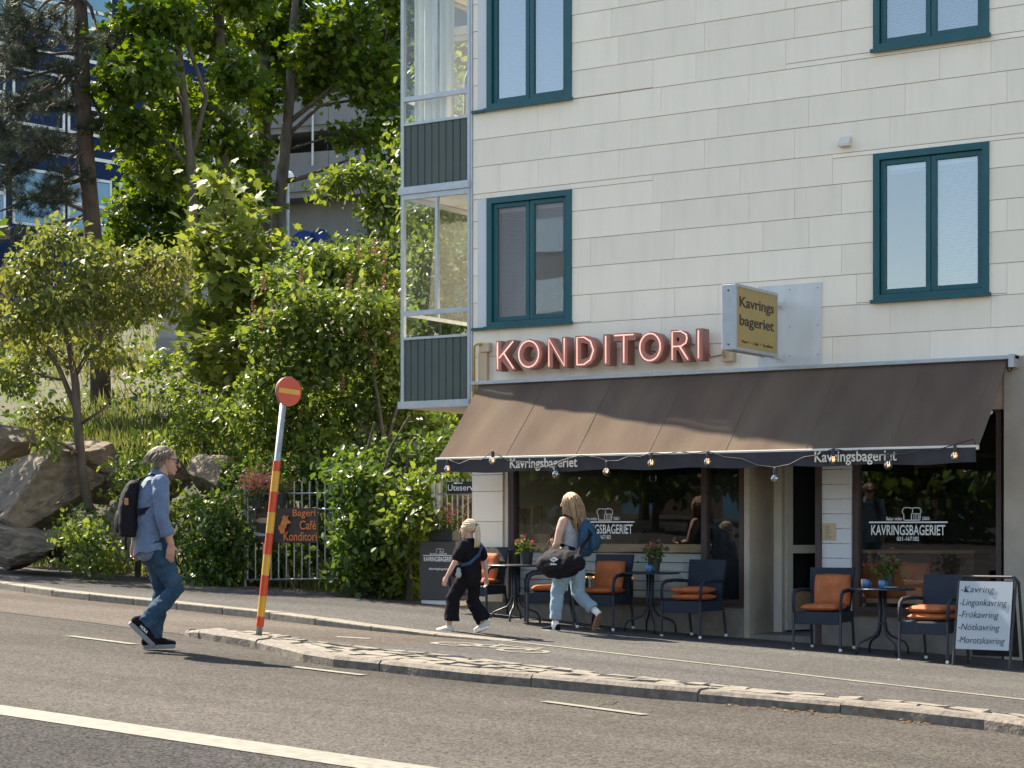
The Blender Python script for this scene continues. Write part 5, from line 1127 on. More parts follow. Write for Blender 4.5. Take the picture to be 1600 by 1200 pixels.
MB().poly([(a.x+.1, gY2-.047, a.z-.02), (a.x+.16, gY2-.047, a.z-.005), (a.x+.16, gY2-.047, a.z-.015), (a.x+.26, gY2-.047, a.z-.015), (a.x+.26, gY2-.047, a.z-.025), (a.x+.16, gY2-.047, a.z-.025), (a.x+.16, gY2-.047, a.z-.035)], (0, .001, 0)).build('arrow', M['white_text'], us)
# mesh fence along the boulders
mf = thing('mesh_fence', 'old wire mesh fence on wooden posts below the boulders', 'fence', gp(168, 895))
fx = [(60, 890), (118, 893), (168, 898), (305, 915), (378, 922)]; tops = [765, 757, 765, 772, 775]
fp = [gp(*p) for p in fx]; ft = []
for i, (p, ty) in enumerate(zip(fp, tops)):
    Zc = (p-Vector((0, -CAMD, CAMZ))).dot(Vector((-SY, CY, 0))); t_ = P(fx[i][0]+random.uniform(-2, 2), ty, Zc); ft.append(t_)
    MB().tube([p-Vector((0, 0, .1)), t_], .035 if i in (2, 3) else .02, 8).build('post', M['postwood'] if i != 3 else M['bark'], mf)
wr = MB()
for (a, b, c, d) in zip(fp, fp[1:], ft, ft[1:]):
    n = int((b-a).length/.07)
    for k in range(-14, n):
        for s_ in (1, -1):
            u0, u1 = k/n, (k+14)/n; v0, v1 = (0, 1) if s_ > 0 else (1, 0)
            if u0 < 0: v0 = v0+(v1-v0)*(-u0)/(u1-u0); u0 = 0
            if u1 > 1: v1 = v0+(v1-v0)*(1-u0)/(u1-u0); u1 = 1
            pt = lambda u, v: a.lerp(b, u).lerp(c.lerp(d, u), v*.92)
            wr.tube([pt(u0, v0), pt(u1, v1)], .0022, 3, cap=False)
wr.build('wire_mesh', M['black'], mf)
# ================================================================== PLANTS
def cl(x, y, Z, rx, ry, n, rd=None): c = P(x, y, Z); a = rx*Z/FPX; return (tuple(c), (a, rd or a, ry*Z/FPX), n)
def pts(Z, *xy): return [P(x, y, Z) for x, y in xy]
def hb(x, y, Z): p = P(x, y, Z); return Vector((p.x, p.y, hillz(p.x, p.y)-.1))
random.seed(11)
# pine
tr = pts(40, (154, 470), (146, 380), (136, 260), (129, 150), (127, 50), (120, -90), (114, -230))
tr = [hb(158, 560, 40)]+tr
pine = plant('pine_tree', 'tall dark pine with bare lower trunk in front of blue building', 'tree', tr[0], [(tr, [.22, .19, .18, .17, .16, .15, .12, .08])], [], 'needle', .1, 'needle', 'bark_pine') if False else None
root = thing('pine_tree', 'tall dark pine with bare lower trunk in front of the blue building', 'tree', tr[0])
MB().tube(tr, [.22, .19, .185, .17, .165, .155, .12, .08], 12).build('trunk', M['bark_pine'], root, smooth=True)
tb = MB(); P_, Y_, N_2 = [], [], []
for (x, y, rx, ry, n) in [(60, 30, 60, 30, 60), (20, 95, 45, 30, 45), (95, 110, 35, 22, 30), (35, 165, 45, 25, 45), (70, 225, 55, 28, 60), (15, 260, 45, 35, 60), (60, 310, 55, 28, 45), (165, 70, 40, 20, 30), (110, 60, 30, 25, 25), (5, 200, 40, 40, 40), (10, 20, 45, 40, 50), (100, 170, 40, 16, 24), (155, 205, 28, 14, 16), (110, 275, 40, 14, 20), (20, 370, 40, 30, 26), (-40, 140, 50, 90, 60), (-40, 310, 50, 60, 50), (60, -60, 80, 50, 60), (180, -50, 60, 40, 40), (40, 70, 50, 30, 45), (75, 150, 40, 26, 40), (30, 225, 45, 26, 40), (90, 300, 40, 20, 30)]:
    Zc = 39.4+random.uniform(-1, 1); c = P(x, y, Zc); j = min(range(len(tr)), key=lambda k: abs(tr[k].z-c.z)); k2 = min(len(tr)-1, j+1)
    a = tr[j].lerp(tr[k2], .4); bp_s = branch(tb, a, c, .05, .015, .05, 6, .14, 6)
    for _ in range(n):
        d = unit(1)[0]; q = np.array(c)+d*np.array([rx*Zc/FPX, .5, ry*Zc/FPX])*random.random()**.4
        e = min(bp_s, key=lambda p: (p-Vector(q)).length); branch(tb, e, Vector(q), .010, .004, .04, 3, .1, 3)
        m_ = 64; dirs = unit(m_)*.9; dirs[:, 2] += .35; dirs += (q-np.array(e))/(np.linalg.norm(q-np.array(e))+.01)*.4
        P_.append(np.repeat(q[None], m_, 0)+RNG.normal(size=(m_, 3))*.035); Y_.append(dirs); N_2.append(unit(m_))
branch(tb, P(133, 278, 40), P(0, 330, 39), .06, .02, .02, 7, .05, 6); branch(tb, P(130, 85, 40), P(30, 90, 39), .045, .02, .03, 6, .05, 6)
tb.build('branches', M['bark_pine'], root, smooth=True); link('crown', leaf_mesh('needles', np.concatenate(P_), np.concatenate(Y_), np.concatenate(N_2), .17, 'needle', .3), M['needle'], root)
# maples
mg = 'maples on the hillside'
def maple(label, Z, base, trunk, rad, clumps, n=800, leaf='leaf_maple', size=.15, extra=None):
    t = [hb(base[0], base[1], Z)]+pts(Z, *trunk); tk = [(t, rad)]
    if extra:
        for e, r in extra: tk.append((pts(Z, *e), r))
    return plant('maple_tree', label, 'tree', t[0], tk, [cl(x, y, Z+random.uniform(-1.3, 1.0), rx, ry, int(n*rx*ry/1600)) for x, y, rx, ry in clumps], leaf, size, 'maple', 'bark_grey', .2, 14, mg, .25, .9, .35)
maple('slender maple with pale trunk, leftmost of the group, leaning left above', 40, (312, 640), [(309, 560), (303, 400), (298, 250), (284, 120), (270, 0), (255, -130)], [.13, .12, .105, .10, .08, .06, .04],
      [(225, 110, 50, 34), (195, 200, 42, 30), (245, 262, 46, 30), (190, 55, 44, 30), (250, 25, 48, 30), (215, -60, 60, 40), (175, 130, 30, 24), (265, 170, 34, 28)], 820, extra=[([(298, 250), (322, 150), (290, 60), (262, 0)], [.06, .055, .04, .02]), ([(297, 262), (255, 215), (190, 170)], [.035, .025, .012])])
maple('straight maple second from left behind the bright young maple', 42, (352, 620), [(352, 470), (350, 300), (347, 120), (340, -30), (335, -160)], [.15, .14, .125, .115, .09, .05],
      [(325, 50, 46, 34), (310, 165, 40, 30), (350, 215, 38, 28), (320, 285, 36, 26), (375, 120, 40, 30), (300, -50, 60, 40), (380, -20, 50, 40), (365, 300, 30, 22)], 820)
maple('dark-trunked maple in the middle of the group before parking deck', 47, (413, 420), [(413, 345), (413, 200), (415, 60), (410, -60), (405, -180)], [.19, .18, .165, .15, .1, .06],
      [(405, 30, 52, 38), (440, 95, 46, 30), (395, 150, 36, 34), (385, 235, 32, 32), (460, 20, 50, 36), (430, -70, 70, 50), (395, 300, 26, 20)], 820)
maple('leaning maple with long side limbs, rightmost of the group', 46, (430, 440), [(433, 355), (440, 285), (453, 150), (458, 40), (470, -90)], [.17, .155, .15, .12, .1, .05],
      [(500, 75, 46, 28), (545, 35, 48, 30), (575, 95, 44, 24), (612, 40, 40, 36), (610, 125, 36, 22), (520, 115, 34, 20), (560, 215, 34, 14), (605, 205, 32, 22), (610, 250, 26, 16), (520, -60, 70, 46), (620, -40, 60, 46), (480, 140, 28, 20), (565, 140, 34, 18), (600, 165, 30, 16), (530, 75, 36, 22)], 820,
      extra=[([(447, 195), (490, 160), (545, 115), (600, 70)], [.07, .055, .035, .015]), ([(446, 215), (500, 165), (560, 155), (625, 130)], [.05, .04, .025, .01]), ([(445, 235), (510, 215), (570, 215)], [.035, .025, .012])])
maple('shaded tree filling the gap left of the steps', 53, (250, 520), [(255, 430), (262, 320), (268, 200), (262, 60)], [.16, .14, .12, .09, .05],
      [(205, 340, 40, 34), (265, 380, 44, 32), (235, 300, 44, 30), (180, 390, 36, 26), (290, 320, 36, 34), (225, 230, 40, 30), (330, 390, 36, 28), (300, 230, 30, 26)], 900)
# bright young maple
Z = 35.0; t = [hb(372, 640, Z)]+pts(Z, (372, 560), (365, 440), (352, 350), (345, 285))
plant('young_maple', 'bright yellow-green young maple with large leaves in full sun', 'tree', t[0], [(t, [.07, .06, .05, .03, .012])],
      [cl(x, y, Z+random.uniform(-.9, .5), rx, ry, n) for x, y, rx, ry, n in [(348, 290, 20, 22, 70), (362, 335, 34, 26, 150), (335, 380, 40, 24, 170), (395, 380, 34, 28, 150), (345, 430, 44, 30, 220), (400, 440, 40, 34, 220), (325, 490, 42, 26, 200), (385, 500, 44, 32, 230), (330, 545, 44, 28, 220), (390, 560, 44, 32, 220), (345, 600, 40, 22, 150)]],
      'leaf_young', .20, 'maple', 'bark_grey', .26, 7, droop=.5, up=1.2, twigs=.5)
# weeping tree at left with hanging pods
Z = 30.2; t = [gp(143, 888)]+pts(Z, (138, 790), (128, 735), (121, 660), (118, 600), (108, 540), (95, 480), (88, 420)); t[0].z += .2; t[0] = P(143, 800, Z+.05)
root = plant('weeping_tree', 'small weeping tree with hanging yellow-green pods over the boulders', 'tree', t[0], [(t, [.085, .08, .078, .072, .065, .05, .035, .02]), (pts(Z, (119, 640), (90, 570), (40, 500), (5, 470)), [.045, .04, .03, .015]), (pts(Z, (122, 665), (160, 640), (180, 615)), [.03, .02, .01]), (pts(Z, (116, 590), (160, 510), (205, 440)), [.04, .03, .012])],
      [cl(x, y, Z+random.uniform(-.8, .8), rx, ry, n) for x, y, rx, ry, n in [(95, 375, 42, 24, 480), (40, 420, 48, 30, 620), (150, 420, 50, 28, 620), (230, 410, 45, 26, 500), (110, 470, 52, 32, 650), (190, 480, 46, 26, 480), (25, 500, 50, 34, 600), (70, 545, 46, 28, 450), (255, 460, 36, 22, 320), (20, 580, 40, 24, 330), (150, 540, 40, 20, 280), (70, 655, 26, 20, 220), (85, 690, 14, 14, 90), (200, 560, 30, 18, 160), (280, 400, 24, 18, 160)]],
      'leaf_lab', .10, 'oval', 'bark', .14, 16, droop=.5)
hp, hy = [], []
for x, y, rx, ry, m_ in [(60, 430, 70, 40, 130), (160, 450, 90, 50, 200), (240, 430, 60, 40, 150), (110, 520, 80, 40, 110), (20, 470, 40, 50, 60), (70, 660, 25, 20, 18)]:
    for _ in range(m_):
        c = np.array(P(x+random.uniform(-rx, rx), y+random.uniform(-ry, ry), Z+random.uniform(-1, 1))); Ln = random.uniform(.18, .42)
        for k in range(int(Ln/.022)): hp.append(c+np.array([random.gauss(0, .014), random.gauss(0, .014), -k*.022])); hy.append((random.gauss(0, .5), random.gauss(0, .5), -1))
hp, hy = np.array(hp), np.array(hy, 'f'); link('hanging_pods', leaf_mesh('pods', hp, hy, unit(len(hp)), .045, 'narrow'), M['tassel'], root)
# lilac shrubs on the slope
lg = 'lilac shrubs on the slope'
def shrub(name, label, Z, base, stems, clumps, leaf='leaf_lilac', size=.105, group=lg, bark='bark_grey', spread=.15, dens=1.0, dry=None, cat='shrub', zj=.6):
    b = P(*base, Z); z0 = max(min(hillz(b.x, b.y), b.z+.4), b.z-.5); b.z = min(b.z, z0)
    tk = [([b]+[P(x, y, Z+random.uniform(-.3, .3)) for x, y in s_], [.045-.03*i/len(s_) for i in range(len(s_)+1)]) for s_ in stems]
    r = plant(name, label, cat, b, tk, [cl(x, y, Z+random.uniform(-zj, zj), rx, ry, int(dens*n)) for x, y, rx, ry, n in clumps], leaf, size, 'oval', bark, spread, 18, group, .3, .75, .3)
    if dry:
        pp = []
        for x, y in dry:
            c = np.array(P(x, y, Z-.5)); k = np.arange(70); pp.append(c+np.stack([RNG.normal(size=70)*.03*(1-k/80), RNG.normal(size=70)*.03*(1-k/80), (k/70-.5)*.26], 1))
        pp = np.concatenate(pp); link('withered_flowers', leaf_mesh('dry', pp, unit(len(pp)), unit(len(pp)), .035, 'oval'), M['dryflower'], r)['kind'] = 'stuff'
    return r
shrub('lilac_shrub', 'tall lilac shrub right behind the no-entry disc', 30.5, (440, 735), [[(445, 640), (440, 540), (430, 470)], [(450, 650), (480, 560), (500, 480)], [(430, 660), (400, 600)]],
      [(440, 440, 36, 26, 520), (480, 480, 44, 32, 800), (430, 520, 44, 34, 850), (490, 560, 46, 36, 950), (430, 600, 46, 34, 900), (485, 640, 46, 34, 900), (400, 650, 40, 26, 600), (440, 690, 44, 28, 700), (500, 700, 36, 28, 560)], dry=[(412, 440), (408, 500), (425, 480), (470, 430), (440, 540), (505, 520), (395, 480), (460, 610)])
shrub('lilac_shrub', 'lilac shrub with withered brown flowers beside the balcony', 30.0, (600, 745), [[(600, 690), (590, 620), (575, 540)], [(605, 690), (625, 620), (630, 560)], [(590, 700), (550, 640)]],
      [(560, 480, 46, 34, 850), (610, 500, 36, 38, 800), (545, 550, 46, 36, 950), (605, 570, 40, 38, 900), (560, 620, 46, 34, 850), (615, 640, 36, 34, 700), (540, 680, 42, 26, 560), (650, 690, 36, 24, 420), (690, 665, 34, 16, 260)], dry=[(600, 440), (625, 470), (560, 450), (615, 520), (535, 600), (570, 520), (585, 560), (628, 430), (545, 440)])
shrub('lilac_shrub', 'light green lilac top catching sun below the parking deck', 33.5, (530, 640), [[(530, 540), (520, 450), (505, 410)], [(535, 560), (560, 460)]],
      [(500, 400, 36, 22, 520), (540, 420, 40, 26, 650), (470, 420, 34, 24, 480), (575, 410, 34, 24, 460), (520, 455, 44, 26, 650), (590, 440, 34, 22, 420)], size=.115, dry=[(560, 395), (585, 385), (600, 400), (470, 400), (545, 470)])
shrub('slope_shrub', 'low leafy shrub below the bright young maple', 32, (320, 700), [[(320, 650), (310, 600)], [(330, 650), (350, 610)]],
      [(320, 640, 44, 26, 560), (290, 680, 40, 22, 460), (355, 665, 38, 26, 520), (270, 610, 34, 22, 330), (250, 570, 34, 20, 300), (365, 715, 40, 20, 420)], size=.09, group='shrubs on the slope')
shrub('small_tree', 'thin-stemmed young tree on the bank below the parking deck', 43, (576, 440), [[(577, 400), (575, 340), (560, 290)], [(580, 400), (600, 350), (610, 300)], [(590, 430), (620, 370)]],
      [(545, 285, 34, 14, 260), (580, 275, 34, 18, 300), (610, 295, 30, 20, 320), (615, 340, 28, 22, 320), (500, 290, 30, 9, 130), (590, 330, 30, 16, 220), (620, 390, 26, 26, 260)], size=.15, group='shrubs on the slope', cat='tree', spread=.2)
shrub('slope_shrub', 'rosy leafy shrub at the far left edge of the slope', 33, (-10, 640), [[(-5, 600), (5, 560)]], [(5, 590, 40, 26, 420), (-30, 560, 40, 40, 420), (30, 600, 26, 18, 180)], size=.09, group='shrubs on the slope')
shrub('bushy_tree', 'leafy tree seen through the glazed balconies', 36, (690, 640), [[(690, 560), (685, 450), (690, 330)], [(695, 560), (715, 480)], [(685, 560), (655, 480)]],
      [(660, 330, 36, 34, 420), (710, 340, 40, 36, 460), (690, 400, 44, 36, 520), (650, 440, 36, 36, 460), (720, 460, 40, 40, 480), (680, 500, 46, 36, 520), (650, 560, 40, 36, 420), (715, 570, 40, 36, 420), (700, 270, 40, 34, 380), (660, 210, 44, 40, 420), (715, 180, 40, 40, 360), (680, 110, 44, 40, 360)], 'leaf_lilac', .13, 'shrubs on the slope', cat='tree', spread=.2)
# hedge along the back of the footway
hg = 'leafy shrubs along the back of the footway'
shrub('hedge_shrub', 'dark leafy shrub between the mesh fence and barred panel', 29.3, (350, 925), [[(350, 860), (345, 800)], [(360, 880), (370, 820)]], [(345, 800, 36, 30, 620), (350, 860, 40, 30, 750), (325, 900, 36, 22, 480), (375, 905, 34, 22, 420), (315, 845, 26, 26, 330), (365, 750, 30, 22, 380)], 'leaf_ivy', .095, hg)
shrub('hedge_shrub', 'climbing green shrub growing through the barred panel', 29.6, (455, 925), [[(455, 860), (450, 790), (455, 740)], [(465, 880), (500, 800)], [(445, 880), (415, 800)]], [(420, 760, 36, 26, 520), (470, 745, 44, 28, 700), (515, 770, 34, 30, 560), (430, 870, 40, 26, 520), (480, 875, 44, 24, 560), (510, 840, 30, 26, 400), (400, 850, 26, 26, 300), (455, 905, 60, 16, 480)], 'leaf_ivy', .10, hg)
shrub('hedge_shrub', 'dense green shrub right of the barred panel', 27.3, (570, 938), [[(570, 880), (565, 800), (575, 740)], [(580, 890), (610, 820)]], [(560, 760, 36, 28, 560), (595, 790, 36, 30, 650), (555, 830, 36, 34, 720), (600, 850, 38, 34, 800), (560, 895, 40, 26, 620), (610, 905, 34, 24, 480)], 'leaf_ivy', .105, hg)
shrub('hedge_shrub', 'sunlit green shrub just left of the brown stand', 26.6, (640, 942), [[(640, 890), (630, 820), (625, 770)], [(645, 890), (655, 830)]], [(625, 765, 28, 22, 360), (645, 800, 30, 26, 460), (620, 840, 32, 30, 520), (648, 860, 24, 34, 420), (630, 905, 30, 24, 420), (668, 790, 20, 18, 180), (665, 750, 26, 16, 200)], 'leaf_lilac', .10, hg)
shrub('hedge_shrub', 'tangled shrub with bare stems under the balcony', 27.6, (610, 900), [[(595, 760), (610, 700), (640, 650)], [(600, 800), (640, 720), (700, 670)], [(580, 800), (570, 720), (585, 660)]], [(690, 700, 36, 22, 360), (650, 725, 36, 22, 420), (600, 720, 40, 24, 480), (700, 740, 26, 18, 200), (550, 730, 34, 22, 380)], 'leaf_ivy', .10, hg)
shrub('low_shrub', 'small bright shrub in front of the boulders by the footway', 28.7, (140, 890), [[(138, 850), (130, 810)], [(145, 860), (155, 820)]], [(135, 815, 22, 18, 240), (125, 850, 26, 20, 300), (150, 850, 26, 24, 330), (140, 880, 32, 14, 240), (105, 830, 14, 12, 80)], 'leaf_lilac', .085, hg)
shrub('low_shrub', 'small leafy shrub growing from the boulders behind the man', 29.6, (215, 850), [[(213, 800), (205, 740)], [(220, 800), (240, 750)]], [(205, 725, 22, 20, 260), (225, 755, 26, 22, 300), (200, 765, 20, 18, 200), (235, 800, 30, 26, 330), (260, 840, 34, 26, 330), (290, 790, 30, 24, 300)], 'leaf_lilac', .085, hg)
# trees across the street: seen only as reflections in the panes
for i, (X, Y, r) in enumerate(((-38, -31, 3.4), (-31, -36, 3.8), (-24, -33, 3.2), (-17.5, -38, 3.6))):
    z = G(X, Y); lab = ['broad tree across the street, farthest left', 'tall tree across the street, second from left', 'round tree across the street, third from left', 'tree across the street nearest the camera side'][i]
    plant('street_tree', lab, 'tree', (X, Y, z), [([(X, Y, z-.1), (X+.1, Y, z+2), (X, Y+.2, z+4.5)], [.22, .17, .08])], [((X+random.uniform(-1, 1)*r*.6, Y+random.uniform(-1, 1)*r*.5, z+3.6+random.uniform(-1.6, 1.6)), r*.5, 330) for _ in range(9)], 'leaf_maple', .30, 'oval', 'bark', .35, 12, 'trees across the street')
for i, X in enumerate((-58, -49, -41, -33, -26, -20, -13)):
    Y = -27.5-(i % 2)*2.2; z = G(X, Y); lab = ['farthest left', 'second from left', 'third from left', 'fourth, beside the round tree', 'fifth, across from the café', 'sixth, nearest but one', 'nearest the camera'][i]
    plant('roadside_bush', 'tall dark bush across the street, '+lab, 'shrub', (X, Y, z), [([(X, Y, z-.1), (X+.1, Y, z+1.5), (X, Y+.1, z+2.6)], [.1, .08, .03])], [((X+random.uniform(-3.2, 3.2), Y+random.uniform(-.8, .8), z+random.uniform(.7, 3.6)), (1.7, 1.2, 1.3), 300) for _ in range(9)], 'leaf_ivy', .32, 'oval', 'bark', .35, 12, 'bushes across the street')
X, Y = -26.6, 1.2; z = G(X, Y)
plant('overhanging_tree', 'tree just beyond the left edge shading the footway', 'tree', (X, Y+1.2, z), [([(X, Y+1.2, z-.1), (X, Y+1, z+2.5), (X+.2, Y+.4, z+5)], [.14, .11, .05])], [((X+random.uniform(-1.6, 1.6), Y+random.uniform(-1.8, 1.4), z+4.6+random.uniform(-1, 1.4)), .8, 300) for _ in range(9)], 'leaf_maple', .17, 'oval', 'bark', .25, 12)
# grass on the bank and undergrowth
gpn = []; 
for _ in range(9000):
    X = random.uniform(-30, -17.5); d = 1.5+abs(random.gauss(0, 1.6)); gpn.append((X, backY(X)+d, hillz(X, backY(X)+d)-.03))
for _ in range(1600):
    X = random.uniform(-30, -15); d = random.uniform(-.45, .25); Y = backY(X)+d; gpn.append((X, Y, max(hillz(X, Y), G(X, Y))+.05))
for _ in range(6000):
    X = random.uniform(-48, -26); d = random.uniform(6, 24); gpn.append((X, backY(X)+d, hillz(X, backY(X)+d)))
g_ = np.array(gpn); yd = unit(len(g_))*.45; yd[:, 2] += 1; go = link('bank_grass', leaf_mesh('blades', g_, yd, unit(len(g_)), .36, 'blade', .5), M['grass']); tag(go, 'long dry grass growing on the bank above the boulders', 'grass', kind='stuff')
un = []
for _ in range(30000):
    X = random.uniform(-60, -13); d = random.uniform(.6, 34)**1.0; Y = backY(X)+d
    if noise.noise(Vector((X*.5, Y*.5, 7))) < -.05: continue
    un.append((X, Y, hillz(X, Y)+abs(random.gauss(0, .2))))
u2 = np.array(un); nr2 = unit(len(u2))*.7; nr2[:, 2] += .8; uo = link('undergrowth', leaf_mesh('under', u2, unit(len(u2)), nr2, .15, 'oval'), M['leaf_ivy']); tag(uo, 'low leafy undergrowth covering the hillside', 'undergrowth', kind='stuff')
lt_ = []
for _ in range(2600):
    X = random.uniform(-30, -14); Y = backY(X)+random.uniform(-.9, .3)-abs(random.gauss(0, .2)); lt_.append((X, Y, max(hillz(X, Y), G(X, Y)+paveoff(X))+.012))
for _ in range(90):
    t = random.random(); q = gp(1130+330*t, 1101.5+29*t+abs(random.gauss(0, 2.2))); lt_.append((q.x, q.y, q.z+.01))
l2 = np.array(lt_); nr3 = unit(len(l2))*.25; nr3[:, 2] += 1; d3 = unit(len(l2)); d3[:, 2] *= .15; lo_ = link('leaf_litter', leaf_mesh('litter', l2, d3, nr3, .035, 'oval', .5), M['dryflower']); tag(lo_, 'dry fallen leaves along the back of the footway', 'leaf litter', kind='stuff')
# ================================================================== PEOPLE (local frame: +Y forward, +X their right, Z up)
def person_root(label, px, heading):      # heading given as (right, away) seen from the camera
    p = gp(*px); h = Vector((CY, SY, 0))*heading[0]+Vector((-SY, CY, 0))*heading[1]
    r = thing('person', label, 'person', (p.x, p.y, p.z+.012), math.atan2(-h.x, h.y)); return r
def V3(*a): return Vector(a)
def hand(mb, wrist, tip_dir, palm_n, L, side, curl=.35, spread=.14, r=.0085):
    """palm and five bent fingers. tip_dir: wrist to fingers, palm_n: out of the palm, side: towards the thumb"""
    d = Vector(tip_dir).normalized(); n = Vector(palm_n); n = (n-d*n.dot(d)).normalized(); s_ = Vector(side); s_ = (s_-d*s_.dot(d)-n*s_.dot(n)).normalized()
    w_ = Vector(wrist); pe = w_+d*L*.46
    mb.loft([w_-d*.01, w_+d*L*.16, w_+d*L*.34, pe], [(L*.135, L*.10), (L*.19, L*.085), (L*.215, L*.078), (L*.20, L*.065)], s_)
    for i, (o, fl_) in enumerate(((.155, .47), (.055, .54), (-.05, .50), (-.15, .39))):
        b = pe+s_*L*o-d*L*.04; c = curl*(1+.18*i); f1 = d*math.cos(c*.4)+n*math.sin(c*.4)+s_*spread*(o*2.2); f2 = d*math.cos(c*1.3)+n*math.sin(c*1.3)+s_*spread*o; f3 = d*math.cos(c*2.1)+n*math.sin(c*2.1)
        p1 = b+f1.normalized()*L*fl_*.46; p2 = p1+f2.normalized()*L*fl_*.32; p3 = p2+f3.normalized()*L*fl_*.24
        mb.loft([b, p1, p2, p3], [r*1.05, r, r*.92, r*.75], s_, 8)
    b = w_+d*L*.12+s_*L*.15; p1 = b+(d*.6+s_*.62+n*.35).normalized()*L*.22; p2 = p1+(d*.85+s_*.25+n*.4).normalized()*L*.17; p3 = p2+(d*.95+n*.3).normalized()*L*.10
    mb.loft([b, p1, p2, p3], [r*1.5, r*1.2, r*1.05, r*.8], n, 8)
def head(mb, c, fwd, up, H=.235, neck=None):
    """skull, jaw, nose, brow, lips, ears around centre c"""
    f = Vector(fwd).normalized(); u = Vector(up); u = (u-f*u.dot(f)).normalized(); s_ = f.cross(u); c = Vector(c); k = H/.235
    def q(a, b, d): return c+s_*a*k+f*b*k+u*d*k
    def el(ctr, ra, rf, ru):
        n = 16; rs = []
        for i in range(1, 12):
            a = math.pi*i/12; rs.append([ctr+(s_*ra*math.cos(2*math.pi*j/n)+f*rf*math.sin(2*math.pi*j/n))*math.sin(a)*k-u*ru*math.cos(a)*k for j in range(n)])
        mb.rings(rs)
    el(q(0, -.015, .03), .074, .096, .088); el(q(0, .022, -.02), .062, .066, .085)
    mb.loft([q(0, .01, -.055), q(0, .045, -.085), q(0, .068, -.098)], [(.054*k, .04*k), (.042*k, .03*k), (.024*k, .018*k)], s_)
    mb.loft([q(0, .084, .018), q(0, .100, -.012), q(0, .112, -.034)], [(.008*k, .010*k), (.011*k, .012*k), (.015*k, .011*k)], s_, 8)
    mb.loft([q(-.04, .074, .026), q(0, .083, .030), q(.04, .074, .026)], [.009*k, .011*k, .009*k], u, 8)
    mb.loft([q(-.022, .080, -.060), q(0, .091, -.058), q(.022, .080, -.060)], [.005*k, .007*k, .005*k], u, 8); mb.loft([q(-.02, .079, -.071), q(0, .088, -.071), q(.02, .079, -.071)], [.005*k, .0075*k, .005*k], u, 8)
    for sx in (-1, 1): mb.loft([q(sx*.074, -.006, -.028), q(sx*.080, -.014, .0), q(sx*.079, -.016, .024)], [(.009*k, .006*k), (.017*k, .008*k), (.013*k, .007*k)], f, 8)
    return q
def eyes(q, parent, k=1.0):
    for sx in (-1, 1): MB().ball(q(sx*.031, .072, .008), .0125*k, 10).build('eye', M['eye'], parent, world=False, smooth=True)
def strands(name, m, parent, roots, flow, n_seg, r0, r1):
    q = MB()
    for p in roots: q.tube(flow(p), [r0+(r1-r0)*(i/n_seg)**1.5 for i in range(n_seg+1)], 5)
    return q.build(name, m, parent, world=False, smooth=True)
def shoe(root, heel, toe, up, wd, m_up, m_sole, ht=.095, th=.026, lab=None):
    heel, toe, up = Vector(heel), Vector(toe), Vector(up); d = toe-heel; L = d.length; d.normalize(); up = (up-d*up.dot(d)).normalized(); s_ = d.cross(up)
    def out(k, z):
        o = []
        for i in range(20):
            a = 2*math.pi*i/20; t = .5-.5*math.cos(a); w_ = wd*(.385+.075*math.sin(t*math.pi*.9-.1)+.04*t)*abs(math.sin(a))**.55*(1 if math.sin(a) > 0 else -1); o.append(heel+d*L*t*k+d*L*(1-k)/2+s_*w_*k+up*(z+.018*max(0, t-.75)*4*.25))
        return o
    sl_ = MB().rings([out(.97, 0), out(1.0, .006), out(1.0, th), out(.97, th+.002)])
    b = MB(); P0 = lambda t, z: heel+d*L*t+up*z
    b.loft([P0(.10, ht*.62), P0(.25, ht*.70), P0(.45, ht*.64), P0(.65, ht*.54), P0(.82, ht*.49), P0(.93, ht*.46)], [(wd*.38, ht*.5), (wd*.42, ht*.57), (wd*.44, ht*.5), (wd*.465, ht*.4), (wd*.44, ht*.34), (wd*.33, ht*.27)], s_)
    b.loft([P0(.16, ht*.6), P0(.17, ht*1.05)], [(wd*.37, wd*.40), (wd*.34, wd*.36)], s_)
    o = link('shoe', remesh(b, .008, 3), m_up, root, world=False); sl_.build('sole', m_sole, o, world=False, smooth=False)
    la = MB()
    for t in (.36, .44, .52): la.tube([P0(t, ht*(1.06-(t-.3)*1.15))-s_*wd*.18, P0(t+.01, ht*(1.10-(t-.3)*1.15)), P0(t, ht*(1.06-(t-.3)*1.15))+s_*wd*.18], .0035, 5)
    la.build('laces', m_up, o, world=False); return o, P0, s_, up, d
def ribbon(name, m, parent, pts, w_, th, nrm):
    q = MB(); rs = []; pts = [Vector(p) for p in pts]
    for i, p in enumerate(pts):
        t = (pts[min(i+1, len(pts)-1)]-pts[max(i-1, 0)]).normalized(); n = Vector(nrm[i] if isinstance(nrm, list) else nrm); n = (n-t*n.dot(t)).normalized(); s_ = t.cross(n); rs.append([p+s_*w_/2, p+s_*w_/2+n*th, p-s_*w_/2+n*th, p-s_*w_/2])
    q.rings(rs); return q.build(name, m, parent, world=False)
